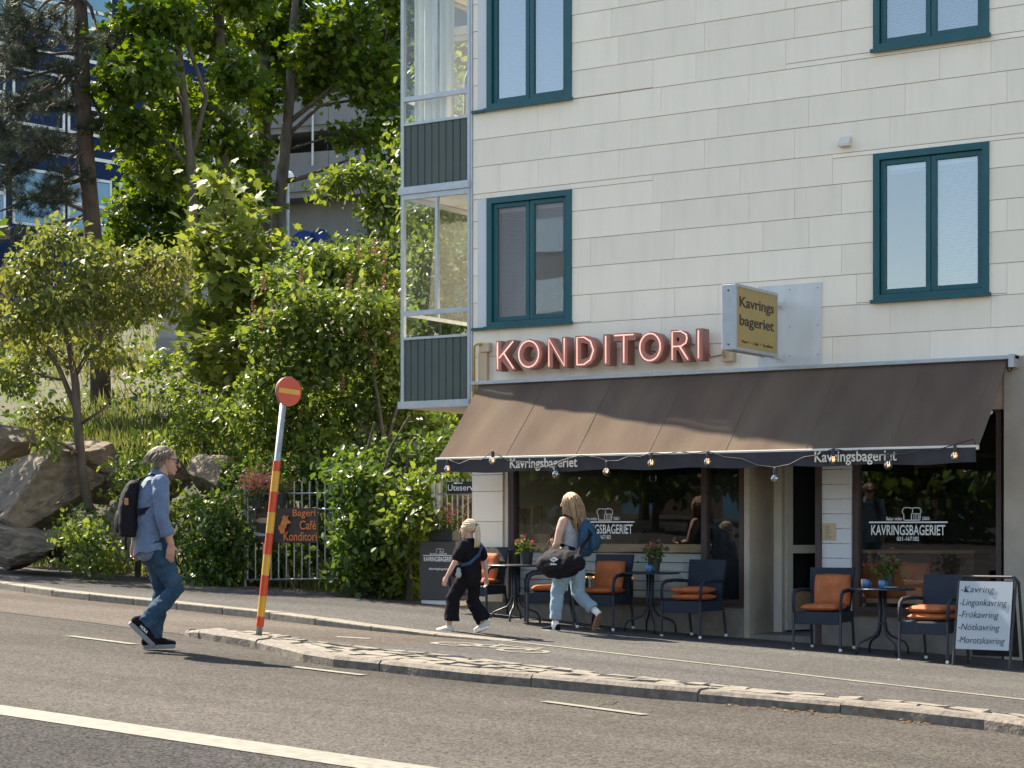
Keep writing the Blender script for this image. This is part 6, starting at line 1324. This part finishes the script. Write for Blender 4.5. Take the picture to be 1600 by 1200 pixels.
# ------------------------------------------------------------------ the walking man
man = person_root('man in blue shirt and jeans with dark backpack crossing the road', (238, 1017), (.96, .30))
HIPZ = .93
jr, jl = V3(.10, .01, HIPZ), V3(-.10, .02, HIPZ)
kR, aR = V3(.11, .19, .53), V3(.11, -.10, .215); kL, aL = V3(-.10, .10, .51), V3(-.10, .015, .10)
shR, elR, wrR = V3(.205, .045, 1.455), V3(.255, .055, 1.155), V3(.235, .135, .925)
shL, elL, wrL = V3(-.205, .045, 1.455), V3(-.25, -.11, 1.17), V3(-.235, -.13, .93)
hc = V3(0, .125, 1.655); hf = V3(.02, 1, -.10)
b = MB()
b.loft([V3(0, 0, .90), V3(0, -.01, 1.08), V3(0, -.005, 1.25), V3(0, .01, 1.40), V3(0, .035, 1.48)], [(.15, .10), (.15, .105), (.165, .11), (.17, .10), (.10, .075)], (1, 0, 0))
b.loft([V3(0, .045, 1.45), V3(0, .075, 1.54), V3(0, .105, 1.62)], [(.068, .065), (.056, .058), (.056, .06)], (1, 0, 0)); q_ = head(b, hc, hf, (0, 0.08, 1), .245)
for s_, e_, w_ in ((shR, elR, wrR), (shL, elL, wrL)): b.loft([s_, s_.lerp(e_, .5), e_, e_.lerp(w_, .35), w_], [.055, .05, .042, .042, .028], (0, 1, 0))
hand(b, wrR, (-.10, -.10, -1), (-1, .1, 0), .19, (0, 1, .1), .4); hand(b, wrL, (.1, -.05, -1), (1, .1, 0), .19, (0, 1, 0), .5)
for j, k_, a_ in ((jr, kR, aR), (jl, kL, aL)): b.loft([j, j.lerp(k_, .5), k_, k_.lerp(a_, .35), a_], [.085, .075, .056, .055, .036], (1, 0, 0))
body = link('body', remesh(b, .0062, 3), M['skin'], man, world=False)
eyes(q_, body)
s = MB()
s.loft([V3(0, -.015, .90), V3(0, -.02, 1.0), V3(0, -.02, 1.12), V3(0, -.01, 1.26), V3(0, .0, 1.38), V3(0, .02, 1.455), V3(0, .04, 1.50)], [(.205, .145), (.20, .145), (.195, .14), (.20, .14), (.205, .13), (.17, .10), (.085, .08)], (1, 0, 0), 18)
for s1, e_, w_ in ((shR, elR, wrR), (shL, elL, wrL)): s.loft([s1+V3(-.02*(1 if s1.x > 0 else -1), 0, .0), s1.lerp(e_, .5), e_, e_.lerp(w_, .52)], [(.078, .085), (.07, .075), (.062, .064), (.054, .056)], (0, 1, 0))
shirt = link('shirt', remesh(s, .010, 4, .012, 9), M['shirt'], man, world=False)
for s1, e_, w_ in ((shR, elR, wrR), (shL, elL, wrL)):
    c_ = e_.lerp(w_, .56); t = (w_-e_).normalized(); MB().tube([c_-t*.035, c_-t*.03, c_+t*.022, c_+t*.025], [.054, .061, .060, .05], 16).build('rolled_cuff', M['shirt'], shirt, world=False, smooth=True)
ribbon('collar', M['shirt'], shirt, [V3(.0, .145, 1.47), V3(.065, .10, 1.51), V3(.075, .045, 1.545), V3(.04, .0, 1.56), V3(0, -.012, 1.565), V3(-.04, .0, 1.56), V3(-.075, .045, 1.545), V3(-.065, .10, 1.51), V3(0, .145, 1.47)], .05, .008, [V3(0, 1, 0), V3(1, .8, 0), V3(1, 0, 0), V3(.6, -.8, 0), V3(0, -1, 0), V3(-.6, -.8, 0), V3(-1, 0, 0), V3(-1, .8, 0), V3(0, 1, 0)])
# shirt tail
s = MB(); rows = []
for z, ra, rb in ((.93, .205, .15), (.87, .215, .155), (.83, .218, .155)):
    rows.append([V3(ra*math.cos(a), rb*math.sin(a)-.01, z-(.04*math.cos(a)**2 if z < .9 else 0)*-1+.012*math.sin(a*5)) for a in [i*2*math.pi/28 for i in range(28)]])
s.rings(rows, cap=False); s.rings([[V3(*(Vector(p)*.985)[:2], p[2]) for p in r] for r in rows], cap=False); s.build('shirt_tail', M['shirt'], shirt, world=False, smooth=True)
j_ = MB(); j_.loft([V3(0, 0, 1.0), V3(0, 0, .94), V3(0, .005, .87), V3(0, .01, .82)], [(.165, .12), (.175, .13), (.178, .135), (.13, .11)], (1, 0, 0))
j_.loft([jr, jr.lerp(kR, .5), kR, kR.lerp(aR, .4), aR.lerp(kR, .03)], [(.10, .112), (.090, .098), (.076, .082), (.07, .076), (.068, .077)], (1, 0, 0), flat=True)
j_.loft([jl, jl.lerp(kL, .5), kL, kL.lerp(aL, .4), aL.lerp(kL, -.02)], [(.10, .112), (.088, .096), (.074, .080), (.068, .074), (.068, .08)], (1, 0, 0), flat=True)
link('jeans', remesh(j_, .0100, 3, .013, 11), M['jeans'], man, world=False)
o, P0, s_, up_s, d_s = shoe(man, V3(.11, -.225, .235), V3(.11, -.01, .018), V3(0, .74, .68), .105, M['blackcloth'], M['sole'], .10, .036)
me = text_mesh('HOKA', .085, .026, .003, bold=.015)
for v in me.vertices: v.co = P0(.42, .062)+s_*.049+d_s*(-v.co.x if False else v.co.x)+up_s*v.co.z+s_*(-v.co.y)
link('shoe_lettering', me, M['white_text'], o, world=False)
shoe(man, V3(-.10, -.075, .0), V3(-.10, .215, .0), V3(0, 0, 1), .105, M['blackcloth'], M['sole'], .10, .036)
# hair: a cap volume and strands combed back to the collar
f_, u_h = V3(0, .995, -.1).normalized(), V3(0, .1, .995)
hr = MB(); hr.ball(hc+V3(0, -.034, .040), (.078, .092, .078), 16); hr.ball(hc+V3(0, -.07, -.02), (.070, .05, .08), 14); hair = link('hair', remesh(hr, .008, 3), M['hair_g'], man, world=False)
rt = []
for i in range(300):
    a = random.uniform(-2.75, 2.75); e = random.uniform(.0, 1.5); d = V3(math.sin(a)*math.cos(e), -math.cos(a)*math.cos(e) if abs(a) < 1.75 else -math.cos(a)*math.cos(e)*.9, math.sin(e)); rt.append(d)
def flow(d):
    p = hc+V3(0, -.022, .042)+V3(d.x*.080, d.y*.099, d.z*.082); out = [p]; v = V3(d.x*.5, d.y*.5-.5, d.z*.3+.15).normalized()
    for k in range(5):
        v = (v+V3(0, -.10, -.42)).normalized(); p = p+v*.024; q = p-(hc+V3(0, -.022, .0)); r = math.sqrt((q.x/.092)**2+(q.y/.112)**2)
        if r < 1 and p.z < hc.z+.09: p = p+V3(q.x, q.y, 0).normalized()*(1-r)*.05
        out.append(p+V3(random.gauss(0, .003), random.gauss(0, .003), 0))
    return out
strands('hair_strands', M['hair_g'], hair, rt, flow, 5, .0065, .0015)
sg = MB(); sg.add([], [])
for sx in (-1, 1):
    pts_ = [q_(sx*(.010+.056*(.5+.5*math.cos(a))), .099-.020*(.5+.5*math.cos(a))**2, .008+.025*math.sin(a)) for a in [i*2*math.pi/14 for i in range(14)]]; sg.poly(pts_, f_*.004)
lens = sg.build('sunglasses', M['lens'], man, world=False)
sg = MB()
for sx in (-1, 1): sg.tube([q_(sx*.060, .082, .020), q_(sx*.078, .04, .020), q_(sx*.081, -.015, .018), q_(sx*.078, -.03, .0)], .003, 6)
sg.tube([q_(-.014, .096, .016), q_(.014, .096, .016)], .003, 6); sg.build('temple_arms', M['lens'], lens, world=False)
# backpack
bpk = thing('backpack', 'dark slim backpack with tan leather patch on the man\'s back', 'backpack', man.location, man.rotation_euler.z)
k = MB(); rows = []
for z, ra, rb, yo in ((.985, .105, .05, -.205), (1.0, .135, .075, -.215), (1.10, .145, .085, -.22), (1.25, .14, .08, -.215), (1.37, .125, .07, -.195), (1.455, .10, .055, -.165), (1.485, .06, .035, -.15)):
    rows.append([V3(ra*abs(math.cos(a))**.55*(1 if math.cos(a) > 0 else -1), yo+rb*abs(math.sin(a))**.6*(1 if math.sin(a) > 0 else -1), z) for a in [i*2*math.pi/28 for i in range(28)]])
k.rings(rows); link('pack_body', remesh(k, .009, 3, .004, 11), M['bag'], bpk, world=False)
k = MB(); k.loft([V3(-.05, -.285, 1.12), V3(0, -.30, 1.12), V3(.05, -.285, 1.12)], [(.09, .025), (.10, .03), (.09, .025)], (0, 0, 1)); k.build('front_pocket', M['bag'], bpk, world=False, smooth=True)
MB().box(.139, .149, -.255, -.222, 1.265, 1.325).build('leather_patch', M['tan'], bpk, world=False, bevel=.004)
for sx in (-1, 1):
    ribbon('shoulder_strap', M['bag'], bpk, [V3(sx*.085, -.145, 1.42), V3(sx*.10, -.10, 1.495), V3(sx*.115, -.01, 1.53), V3(sx*.125, .08, 1.49), V3(sx*.135, .14, 1.40), V3(sx*.155, .14, 1.32), V3(sx*.175, .09, 1.27), V3(sx*.18, -.02, 1.23), V3(sx*.14, -.15, 1.20)], .055, .012, [V3(0, -.3, 1), V3(0, -.2, 1), V3(0, 0, 1), V3(0, .6, .8), V3(0, 1, .3), V3(.2*sx, 1, 0), V3(sx, .4, 0), V3(sx, 0, 0), V3(sx*.6, -1, 0)])
MB().tube([V3(-.03, -.16, 1.48), V3(-.025, -.155, 1.53), V3(.025, -.155, 1.53), V3(.03, -.16, 1.48)], .008, 6).build('grab_loop', M['bag'], bpk, world=False)
MB().tube([V3(.13, -.24, .99), V3(.15, -.25, .93), V3(.14, -.24, .88)], .010, 5).build('loose_strap', M['bag'], bpk, world=False)
# ------------------------------------------------------------------ woman with bags
wom = person_root('woman with long hair, grey top and light jeans walking past café', (893, 990), (-.80, .60))
H_ = 1.0
hcw = V3(0, .03, 1.505); jr, jl = V3(.095, 0, .83), V3(-.095, 0, .83)
kL, aL = V3(-.10, .13, .46), V3(-.10, .16, .085)          # left leg forward, planted
kR, aR = V3(.10, -.02, .45), V3(.10, -.28, .24)            # right leg trailing, heel up
shL, elL, wrL = V3(-.185, .0, 1.285), V3(-.225, .045, 1.03), V3(-.20, .20, .84)
shR, elR, wrR = V3(.185, .0, 1.285), V3(.215, .06, 1.04), V3(.13, .25, 1.0)
b = MB()
b.loft([V3(0, 0, .80), V3(0, 0, .92), V3(0, -.005, 1.06), V3(0, .0, 1.2), V3(0, .0, 1.29), V3(0, .01, 1.33)], [(.17, .12), (.15, .105), (.135, .10), (.15, .105), (.15, .085), (.09, .07)], (1, 0, 0))
b.loft([V3(0, .0, 1.30), V3(0, .01, 1.38), V3(0, .02, 1.44)], [(.06, .058), (.05, .05), (.05, .052)], (1, 0, 0)); qw = head(b, hcw, V3(-.25, 1, -.1), V3(0, .1, 1), .225)
for s1, e_, w_ in ((shL, elL, wrL), (shR, elR, wrR)): b.loft([s1+V3(.02*(-1 if s1.x > 0 else 1), 0, 0), s1.lerp(e_, .4), e_, e_.lerp(w_, .4), w_], [.056, .052, .041, .04, .026], (0, 1, 0))
hand(b, wrL, (.05, .25, -.85), (1, 0, 0), .17, (0, 1, .2), .5, r=.0078); hand(b, wrR, (-.35, .5, .2), (-.3, -.2, 1), .17, (-.4, .3, .5), .6, r=.0078)
for j, k_, a_ in ((jl, kL, aL), (jr, kR, aR)): b.loft([j, j.lerp(k_, .5), k_, k_.lerp(a_, .35), a_], [.09, .075, .055, .052, .033], (1, 0, 0))
body = link('body', remesh(b, .0062, 3), M['skin_f'], wom, world=False); eyes(qw, body, .95)
s = MB(); s.loft([V3(0, 0, .86), V3(0, .0, .95), V3(0, -.005, 1.06), V3(0, .0, 1.19), V3(0, .0, 1.26)], [(.178, .135), (.165, .125), (.152, .118), (.163, .122), (.15, .10)], (1, 0, 0), 18)
for sx in (-1, 1): s.loft([V3(sx*.10, .04, 1.24), V3(sx*.115, 0, 1.325), V3(sx*.10, -.05, 1.24)], [(.035, .02)]*3, (1, 0, 0), 10)
link('tank_top', remesh(s, .010, 4, .007, 9), M['greytop'], wom, world=False)
j_ = MB(); j_.loft([V3(0, 0, .95), V3(0, -.005, .88), V3(0, -.01, .80), V3(0, 0, .75)], [(.16, .12), (.185, .145), (.19, .15), (.13, .11)], (1, 0, 0))
j_.loft([jl, jl.lerp(kL, .5), kL, kL.lerp(aL, .45), aL.lerp(kL, .18)], [(.108, .118), (.094, .103), (.076, .082), (.070, .076), (.068, .074)], (1, 0, 0), flat=True); j_.loft([jr, jr.lerp(kR, .5), kR, kR.lerp(aR, .45), aR.lerp(kR, .18)], [(.108, .118), (.094, .103), (.078, .084), (.072, .076), (.070, .075)], (1, 0, 0), flat=True)
link('jeans', remesh(j_, .0105, 4, .009, 9), M['jeans_l'], wom, world=False)
for a_, k_ in ((aL, kL), (aR, kR)): t = (k_-a_).normalized(); MB().tube([a_-t*.05, a_+t*.02, a_+t*.05], [.043, .041, .040], 14).build('sock', M['white'], wom, world=False, smooth=True)
shoe(wom, V3(-.10, .10, .0), V3(-.10, .35, .0), V3(0, 0, 1), .092, M['blackcloth'], M['white'], .075, .028)
shoe(wom, V3(.10, -.345, .245), V3(.10, -.255, .02), V3(0, .93, .36), .092, M['blackcloth'], M['gum'], .075, .028)
hr = MB(); hr.ball(hcw+V3(0, -.018, .033), (.077, .094, .082), 16); hr.loft([hcw+V3(0, -.05, .02), hcw+V3(0, -.08, -.08), hcw+V3(0, -.09, -.20), hcw+V3(.01, -.105, -.29)], [(.07, .055), (.078, .04), (.08, .03), (.05, .018)], (1, 0, 0)); hair = link('hair', remesh(hr, .008, 3), M['hair_b'], wom, world=False)
rt = [V3(math.sin(a)*math.cos(e), -math.cos(a)*math.cos(e), math.sin(e)) for a, e in [(random.uniform(-2.2, 2.2), random.uniform(-.1, 1.5)) for _ in range(280)]]
def floww(d):
    p = hcw+V3(d.x*.079, -.018+d.y*.096, .033+d.z*.084); out = [p]; L = random.uniform(.9, 1.15)
    v = V3(d.x*.35, d.y*.4-.2, -.1).normalized()
    for k in range(8):
        v = (v+V3(d.x*.0, -.05, -.75)).normalized(); p = p+v*.045*L; q = p-hcw; lim = .09 if p.z > hcw.z-.06 else .06
        if abs(q.x) < .10 and q.y > -.10 and p.z < hcw.z+.05 and d.y < .3: p.y -= .014
        p.x = max(-.105, min(.105, p.x)); out.append(p+V3(random.gauss(0, .004), random.gauss(0, .004), 0))
    return out
strands('hair_strands', M['hair_b'], hair, rt, floww, 8, .009, .0015)
bb_ = thing('backpack', 'blue soft backpack on the woman\'s back', 'backpack', wom.location, wom.rotation_euler.z)
k = MB(); k.loft([V3(.03, -.17, .94), V3(.03, -.20, 1.0), V3(.03, -.215, 1.1), V3(.03, -.20, 1.2), V3(.03, -.17, 1.26)], [(.11, .07), (.135, .095), (.135, .10), (.12, .085), (.08, .05)], (1, 0, 0), 18); link('pack_body', remesh(k, .010, 3, .010, 9), M['bluebag'], bb_, world=False)
k = MB(); k.loft([V3(.03, -.305, .98), V3(.03, -.325, 1.05), V3(.03, -.31, 1.12)], [(.085, .03), (.095, .04), (.085, .03)], (1, 0, 0)); k.build('front_pocket', M['bluebag'], bb_, world=False, smooth=True)
for sx in (-1, 1): ribbon('shoulder_strap', M['bag'], bb_, [V3(sx*.08+.02, -.14, 1.24), V3(sx*.11, -.07, 1.325), V3(sx*.12, .0, 1.36), V3(sx*.125, .085, 1.29), V3(sx*.15, .12, 1.17), V3(sx*.175, .04, 1.02), V3(sx*.13+.02, -.13, .96)], .045, .010, [V3(0, -.5, 1), V3(0, -.2, 1), V3(0, 0, 1), V3(0, 1, .5), V3(0, 1, 0), V3(sx, .3, 0), V3(sx, -.6, 0)])
k = MB(); k.lathe(V3(.175, -.20, .93), [(.028, 0), (.032, .02), (.032, .12), (.018, .16), (.014, .18), (.016, .2)], 14); k.build('water_bottle', M['glass_bulb'], bb_, world=False, smooth=True)
df_ = thing('duffel_bag', 'black sports duffel with white diamond logo hanging at the woman\'s left side', 'bag', wom.location, wom.rotation_euler.z)
k = MB(); ctr = V3(-.30, -.05, .80); ax_d = V3(.05, 1, -.04).normalized()
k.loft([ctr-ax_d*.25, ctr-ax_d*.18, ctr, ctr+ax_d*.18, ctr+ax_d*.25], [(.09, .10), (.125, .155), (.135, .175), (.125, .155), (.09, .10)], (1, 0, 0), 20); link('bag_body', remesh(k, .011, 4, .012, 8), M['bag'], df_, world=False)
ribbon('shoulder_strap', M['bag'], df_, [ctr+V3(.0, .24, .09), V3(-.24, .15, 1.05), V3(-.10, .15, 1.2), V3(.06, .12, 1.30), V3(.125, .02, 1.375), V3(.06, -.13, 1.29), V3(-.08, -.33, 1.14), V3(-.22, -.30, 1.0), ctr+V3(.0, -.24, .10)], .042, .008, [V3(-1, 0, 0), V3(-.8, .5, 0), V3(0, 1, 0), V3(0, .9, .5), V3(0, 0, 1), V3(0, -.8, .6), V3(-.3, -1, 0), V3(-1, -.4, 0), V3(-1, 0, 0)])
lm = MB(); lo_c = ctr+V3(-.150, -.02, .05)
def dia(a, b_): 
    for (p, q2) in zip(((0, b_), (a, 0), (0, -b_), (-a, 0)), ((a, 0), (0, -b_), (-a, 0), (0, b_))):
        A_, B_ = lo_c+V3(0, -p[0], p[1]), lo_c+V3(0, -q2[0], q2[1]); lm.tube([A_, B_], .004, 4)
dia(.055, .026); dia(.032, .013); lm.build('diamond_logo', M['white_text'], df_, world=False)
me = text_mesh('umbro', .085, .024, .003, bold=.02)
for v in me.vertices: v.co = lo_c+V3(-.002+v.co.y, -v.co.x, v.co.z-.05)
link('bag_lettering', me, M['white_text'], df_, world=False)
# ------------------------------------------------------------------ girl
gir = person_root('girl with blond ponytail in black t-shirt and wide black trousers', (734, 992), (-.84, .54))
K_ = 1.0; hcg = V3(0, .02, 1.15); jr, jl = V3(.075, 0, .66), V3(-.075, 0, .66)
kL, aL = V3(-.085, .17, .38), V3(-.09, .22, .075); kR, aR = V3(.085, .02, .36), V3(.09, -.13, .085)
shL, elL, wrL = V3(-.145, .0, .985), V3(-.235, .03, .80), V3(-.27, .12, .63); shR, elR, wrR = V3(.145, .0, .985), V3(.215, -.05, .80), V3(.26, -.05, .62)
b = MB()
b.loft([V3(0, 0, .64), V3(0, 0, .74), V3(0, 0, .85), V3(0, 0, .95), V3(0, 0, 1.0)], [(.12, .085), (.108, .08), (.115, .085), (.12, .075), (.07, .055)], (1, 0, 0))
b.loft([V3(0, 0, .98), V3(0, .005, 1.04), V3(0, .01, 1.09)], [(.045, .045), (.040, .042), (.042, .045)], (1, 0, 0)); qg = head(b, hcg, V3(-.15, 1, 0), V3(0, 0, 1), .215)
for s1, e_, w_ in ((shL, elL, wrL), (shR, elR, wrR)): b.loft([s1, s1.lerp(e_, .5), e_, e_.lerp(w_, .4), w_], [.040, .035, .030, .029, .020], (0, 1, 0))
hand(b, wrL, (-.1, .35, -.9), (1, 0, 0), .135, (0, 1, .2), .5, r=.0065); hand(b, wrR, (.1, .05, -1), (-1, 0, 0), .135, (0, 1, 0), .45, r=.0065)
for j, k_, a_ in ((jl, kL, aL), (jr, kR, aR)): b.loft([j, j.lerp(k_, .5), k_, k_.lerp(a_, .35), a_], [.06, .052, .042, .04, .028], (1, 0, 0))
body = link('body', remesh(b, .0055, 3), M['skin_f'], gir, world=False); eyes(qg, body, .9)
s = MB(); s.loft([V3(0, 0, .63), V3(0, 0, .72), V3(0, 0, .84), V3(0, 0, .95), V3(0, 0, 1.005)], [(.165, .12), (.155, .115), (.148, .11), (.145, .095), (.08, .06)], (1, 0, 0), 18)
for s1, e_ in ((shL, elL), (shR, elR)): s.loft([s1+V3(.03*(-1 if s1.x > 0 else 1), 0, -.005), s1.lerp(e_, .35), s1.lerp(e_, .72)], [(.062, .065), (.06, .062), (.062, .064)], (0, 1, 0))
link('t_shirt', remesh(s, .010, 4, .007, 10), M['blackcloth'], gir, world=False)
j_ = MB(); j_.loft([V3(0, 0, .72), V3(0, 0, .64), V3(0, 0, .58)], [(.125, .095), (.14, .11), (.10, .09)], (1, 0, 0))
for j, k_, a_ in ((jl, kL, aL), (jr, kR, aR)): e_ = a_.lerp(k_, .22)+V3(0, -.03, 0); j_.loft([j, j.lerp(k_, .5), k_, k_.lerp(e_, .6), e_], [(.080, .086), (.072, .080), (.070, .082), (.073, .088), (.076, .098)], (1, 0, 0), flat=True)
link('trousers', remesh(j_, .0105, 3, .009, 10), M['blackcloth'], gir, world=False)
shoe(gir, V3(-.09, .165, .0), V3(-.09, .385, .0), V3(0, 0, 1), .085, M['whiteshoe'], M['white'], .075, .026); shoe(gir, V3(.09, -.205, .065), V3(.09, -.01, .0), V3(0, .3, .95), .085, M['whiteshoe'], M['white'], .075, .026)
hr = MB(); hr.ball(hcg+V3(0, -.015, .032), (.073, .087, .074), 16); hr.ball(hcg+V3(.01, -.10, .03), (.028, .028, .028), 10); hr.loft([hcg+V3(.01, -.10, .03), hcg+V3(.012, -.118, -.03), hcg+V3(.015, -.112, -.12), hcg+V3(.02, -.10, -.20)], [.024, .032, .034, .014], (1, 0, 0)); hair = link('hair', remesh(hr, .008, 2, .004, 20), M['hair_l'], gir, world=False)
rt = [V3(math.sin(a)*math.cos(e), -math.cos(a)*math.cos(e), math.sin(e)) for a, e in [(random.uniform(-2.4, 2.4), random.uniform(-.25, 1.5)) for _ in range(150)]]
def flowg(d):
    p = hcg+V3(d.x*.075, -.015+d.y*.089, .030+d.z*.076); tie = hcg+V3(.01, -.105, .03); out = []
    for k in range(7):
        t = k/6; q = p.lerp(tie, t); r = q-(hcg+V3(0, -.015, .032)); n = V3(r.x/.075, r.y/.089, r.z/.076)
        if n.length < 1.02 and t < .95: n.normalize(); q = hcg+V3(n.x*.077, -.015+n.y*.091, .030+n.z*.078)
        out.append(q+V3(random.gauss(0, .002), random.gauss(0, .002), random.gauss(0, .002)))
    return out
strands('hair_strands', M['hair_l'], hair, rt, flowg, 6, .006, .002)
def flowp(d):
    p = hcg+V3(.01+d.x*.02, -.11, .03+d.z*.015); out = [p]; v = V3(d.x*.3, -.35, -.3)
    for k in range(7): v = (v+V3(random.gauss(0, .06), .10, -.55)).normalized(); p = p+v*.034; out.append(p)
    return out
strands('ponytail', M['hair_l'], hair, rt[:70], flowp, 7, .0075, .0015)
strands('loose_strands', M['hair_l'], hair, rt[:10], lambda d: [hcg+V3(.075, -.05, .03+d.z*.02), hcg+V3(.10, -.06, .025+d.z*.03), hcg+V3(.135, -.06+d.x*.02, .03+d.z*.02)], 2, .004, .001)
MB().tube([hcg+V3(.01, -.108, .03)+V3(.026*math.cos(a), 0, .026*math.sin(a)) for a in [i*.7 for i in range(10)]], .007, 6).build('hair_tie', M['blackcloth'], hair, world=False)
sb = thing('shoulder_bag', 'small dark shoulder bag with grey plush charm on the girl\'s left hip', 'bag', gir.location, gir.rotation_euler.z)
k = MB(); k.loft([V3(-.185, .05, .655), V3(-.185, .05, .74)], [(.035, .075), (.03, .07)], (1, 0, 0)); k.build('bag_body', M['bag'], sb, world=False, smooth=True)
ribbon('shoulder_strap', M['bluebag'], sb, [V3(-.19, .05, .74), V3(-.15, -.10, .78), V3(-.03, -.135, .87), V3(.08, -.11, .97), V3(.105, -.03, 1.025), V3(.09, .07, .98), V3(-.03, .13, .86), V3(-.16, .10, .76)], .036, .006, [V3(-1, -.3, 0), V3(-.6, -1, 0), V3(0, -1, 0), V3(.2, -.8, .5), V3(0, 0, 1), V3(0, 1, .4), V3(0, 1, 0), V3(-1, .6, 0)])
k = MB(); k.ball(V3(-.235, -.01, .655), (.036, .034, .04), 12); k.ball(V3(-.235, -.012, .70), (.026, .026, .026), 10); k.ball(V3(-.25, -.01, .725), .010, 8); k.ball(V3(-.22, -.01, .725), .010, 8); link('plush_charm', remesh(k, .006, 2), M['greytop'], sb, world=False)
bpy.data.scenes.remove(TMP)
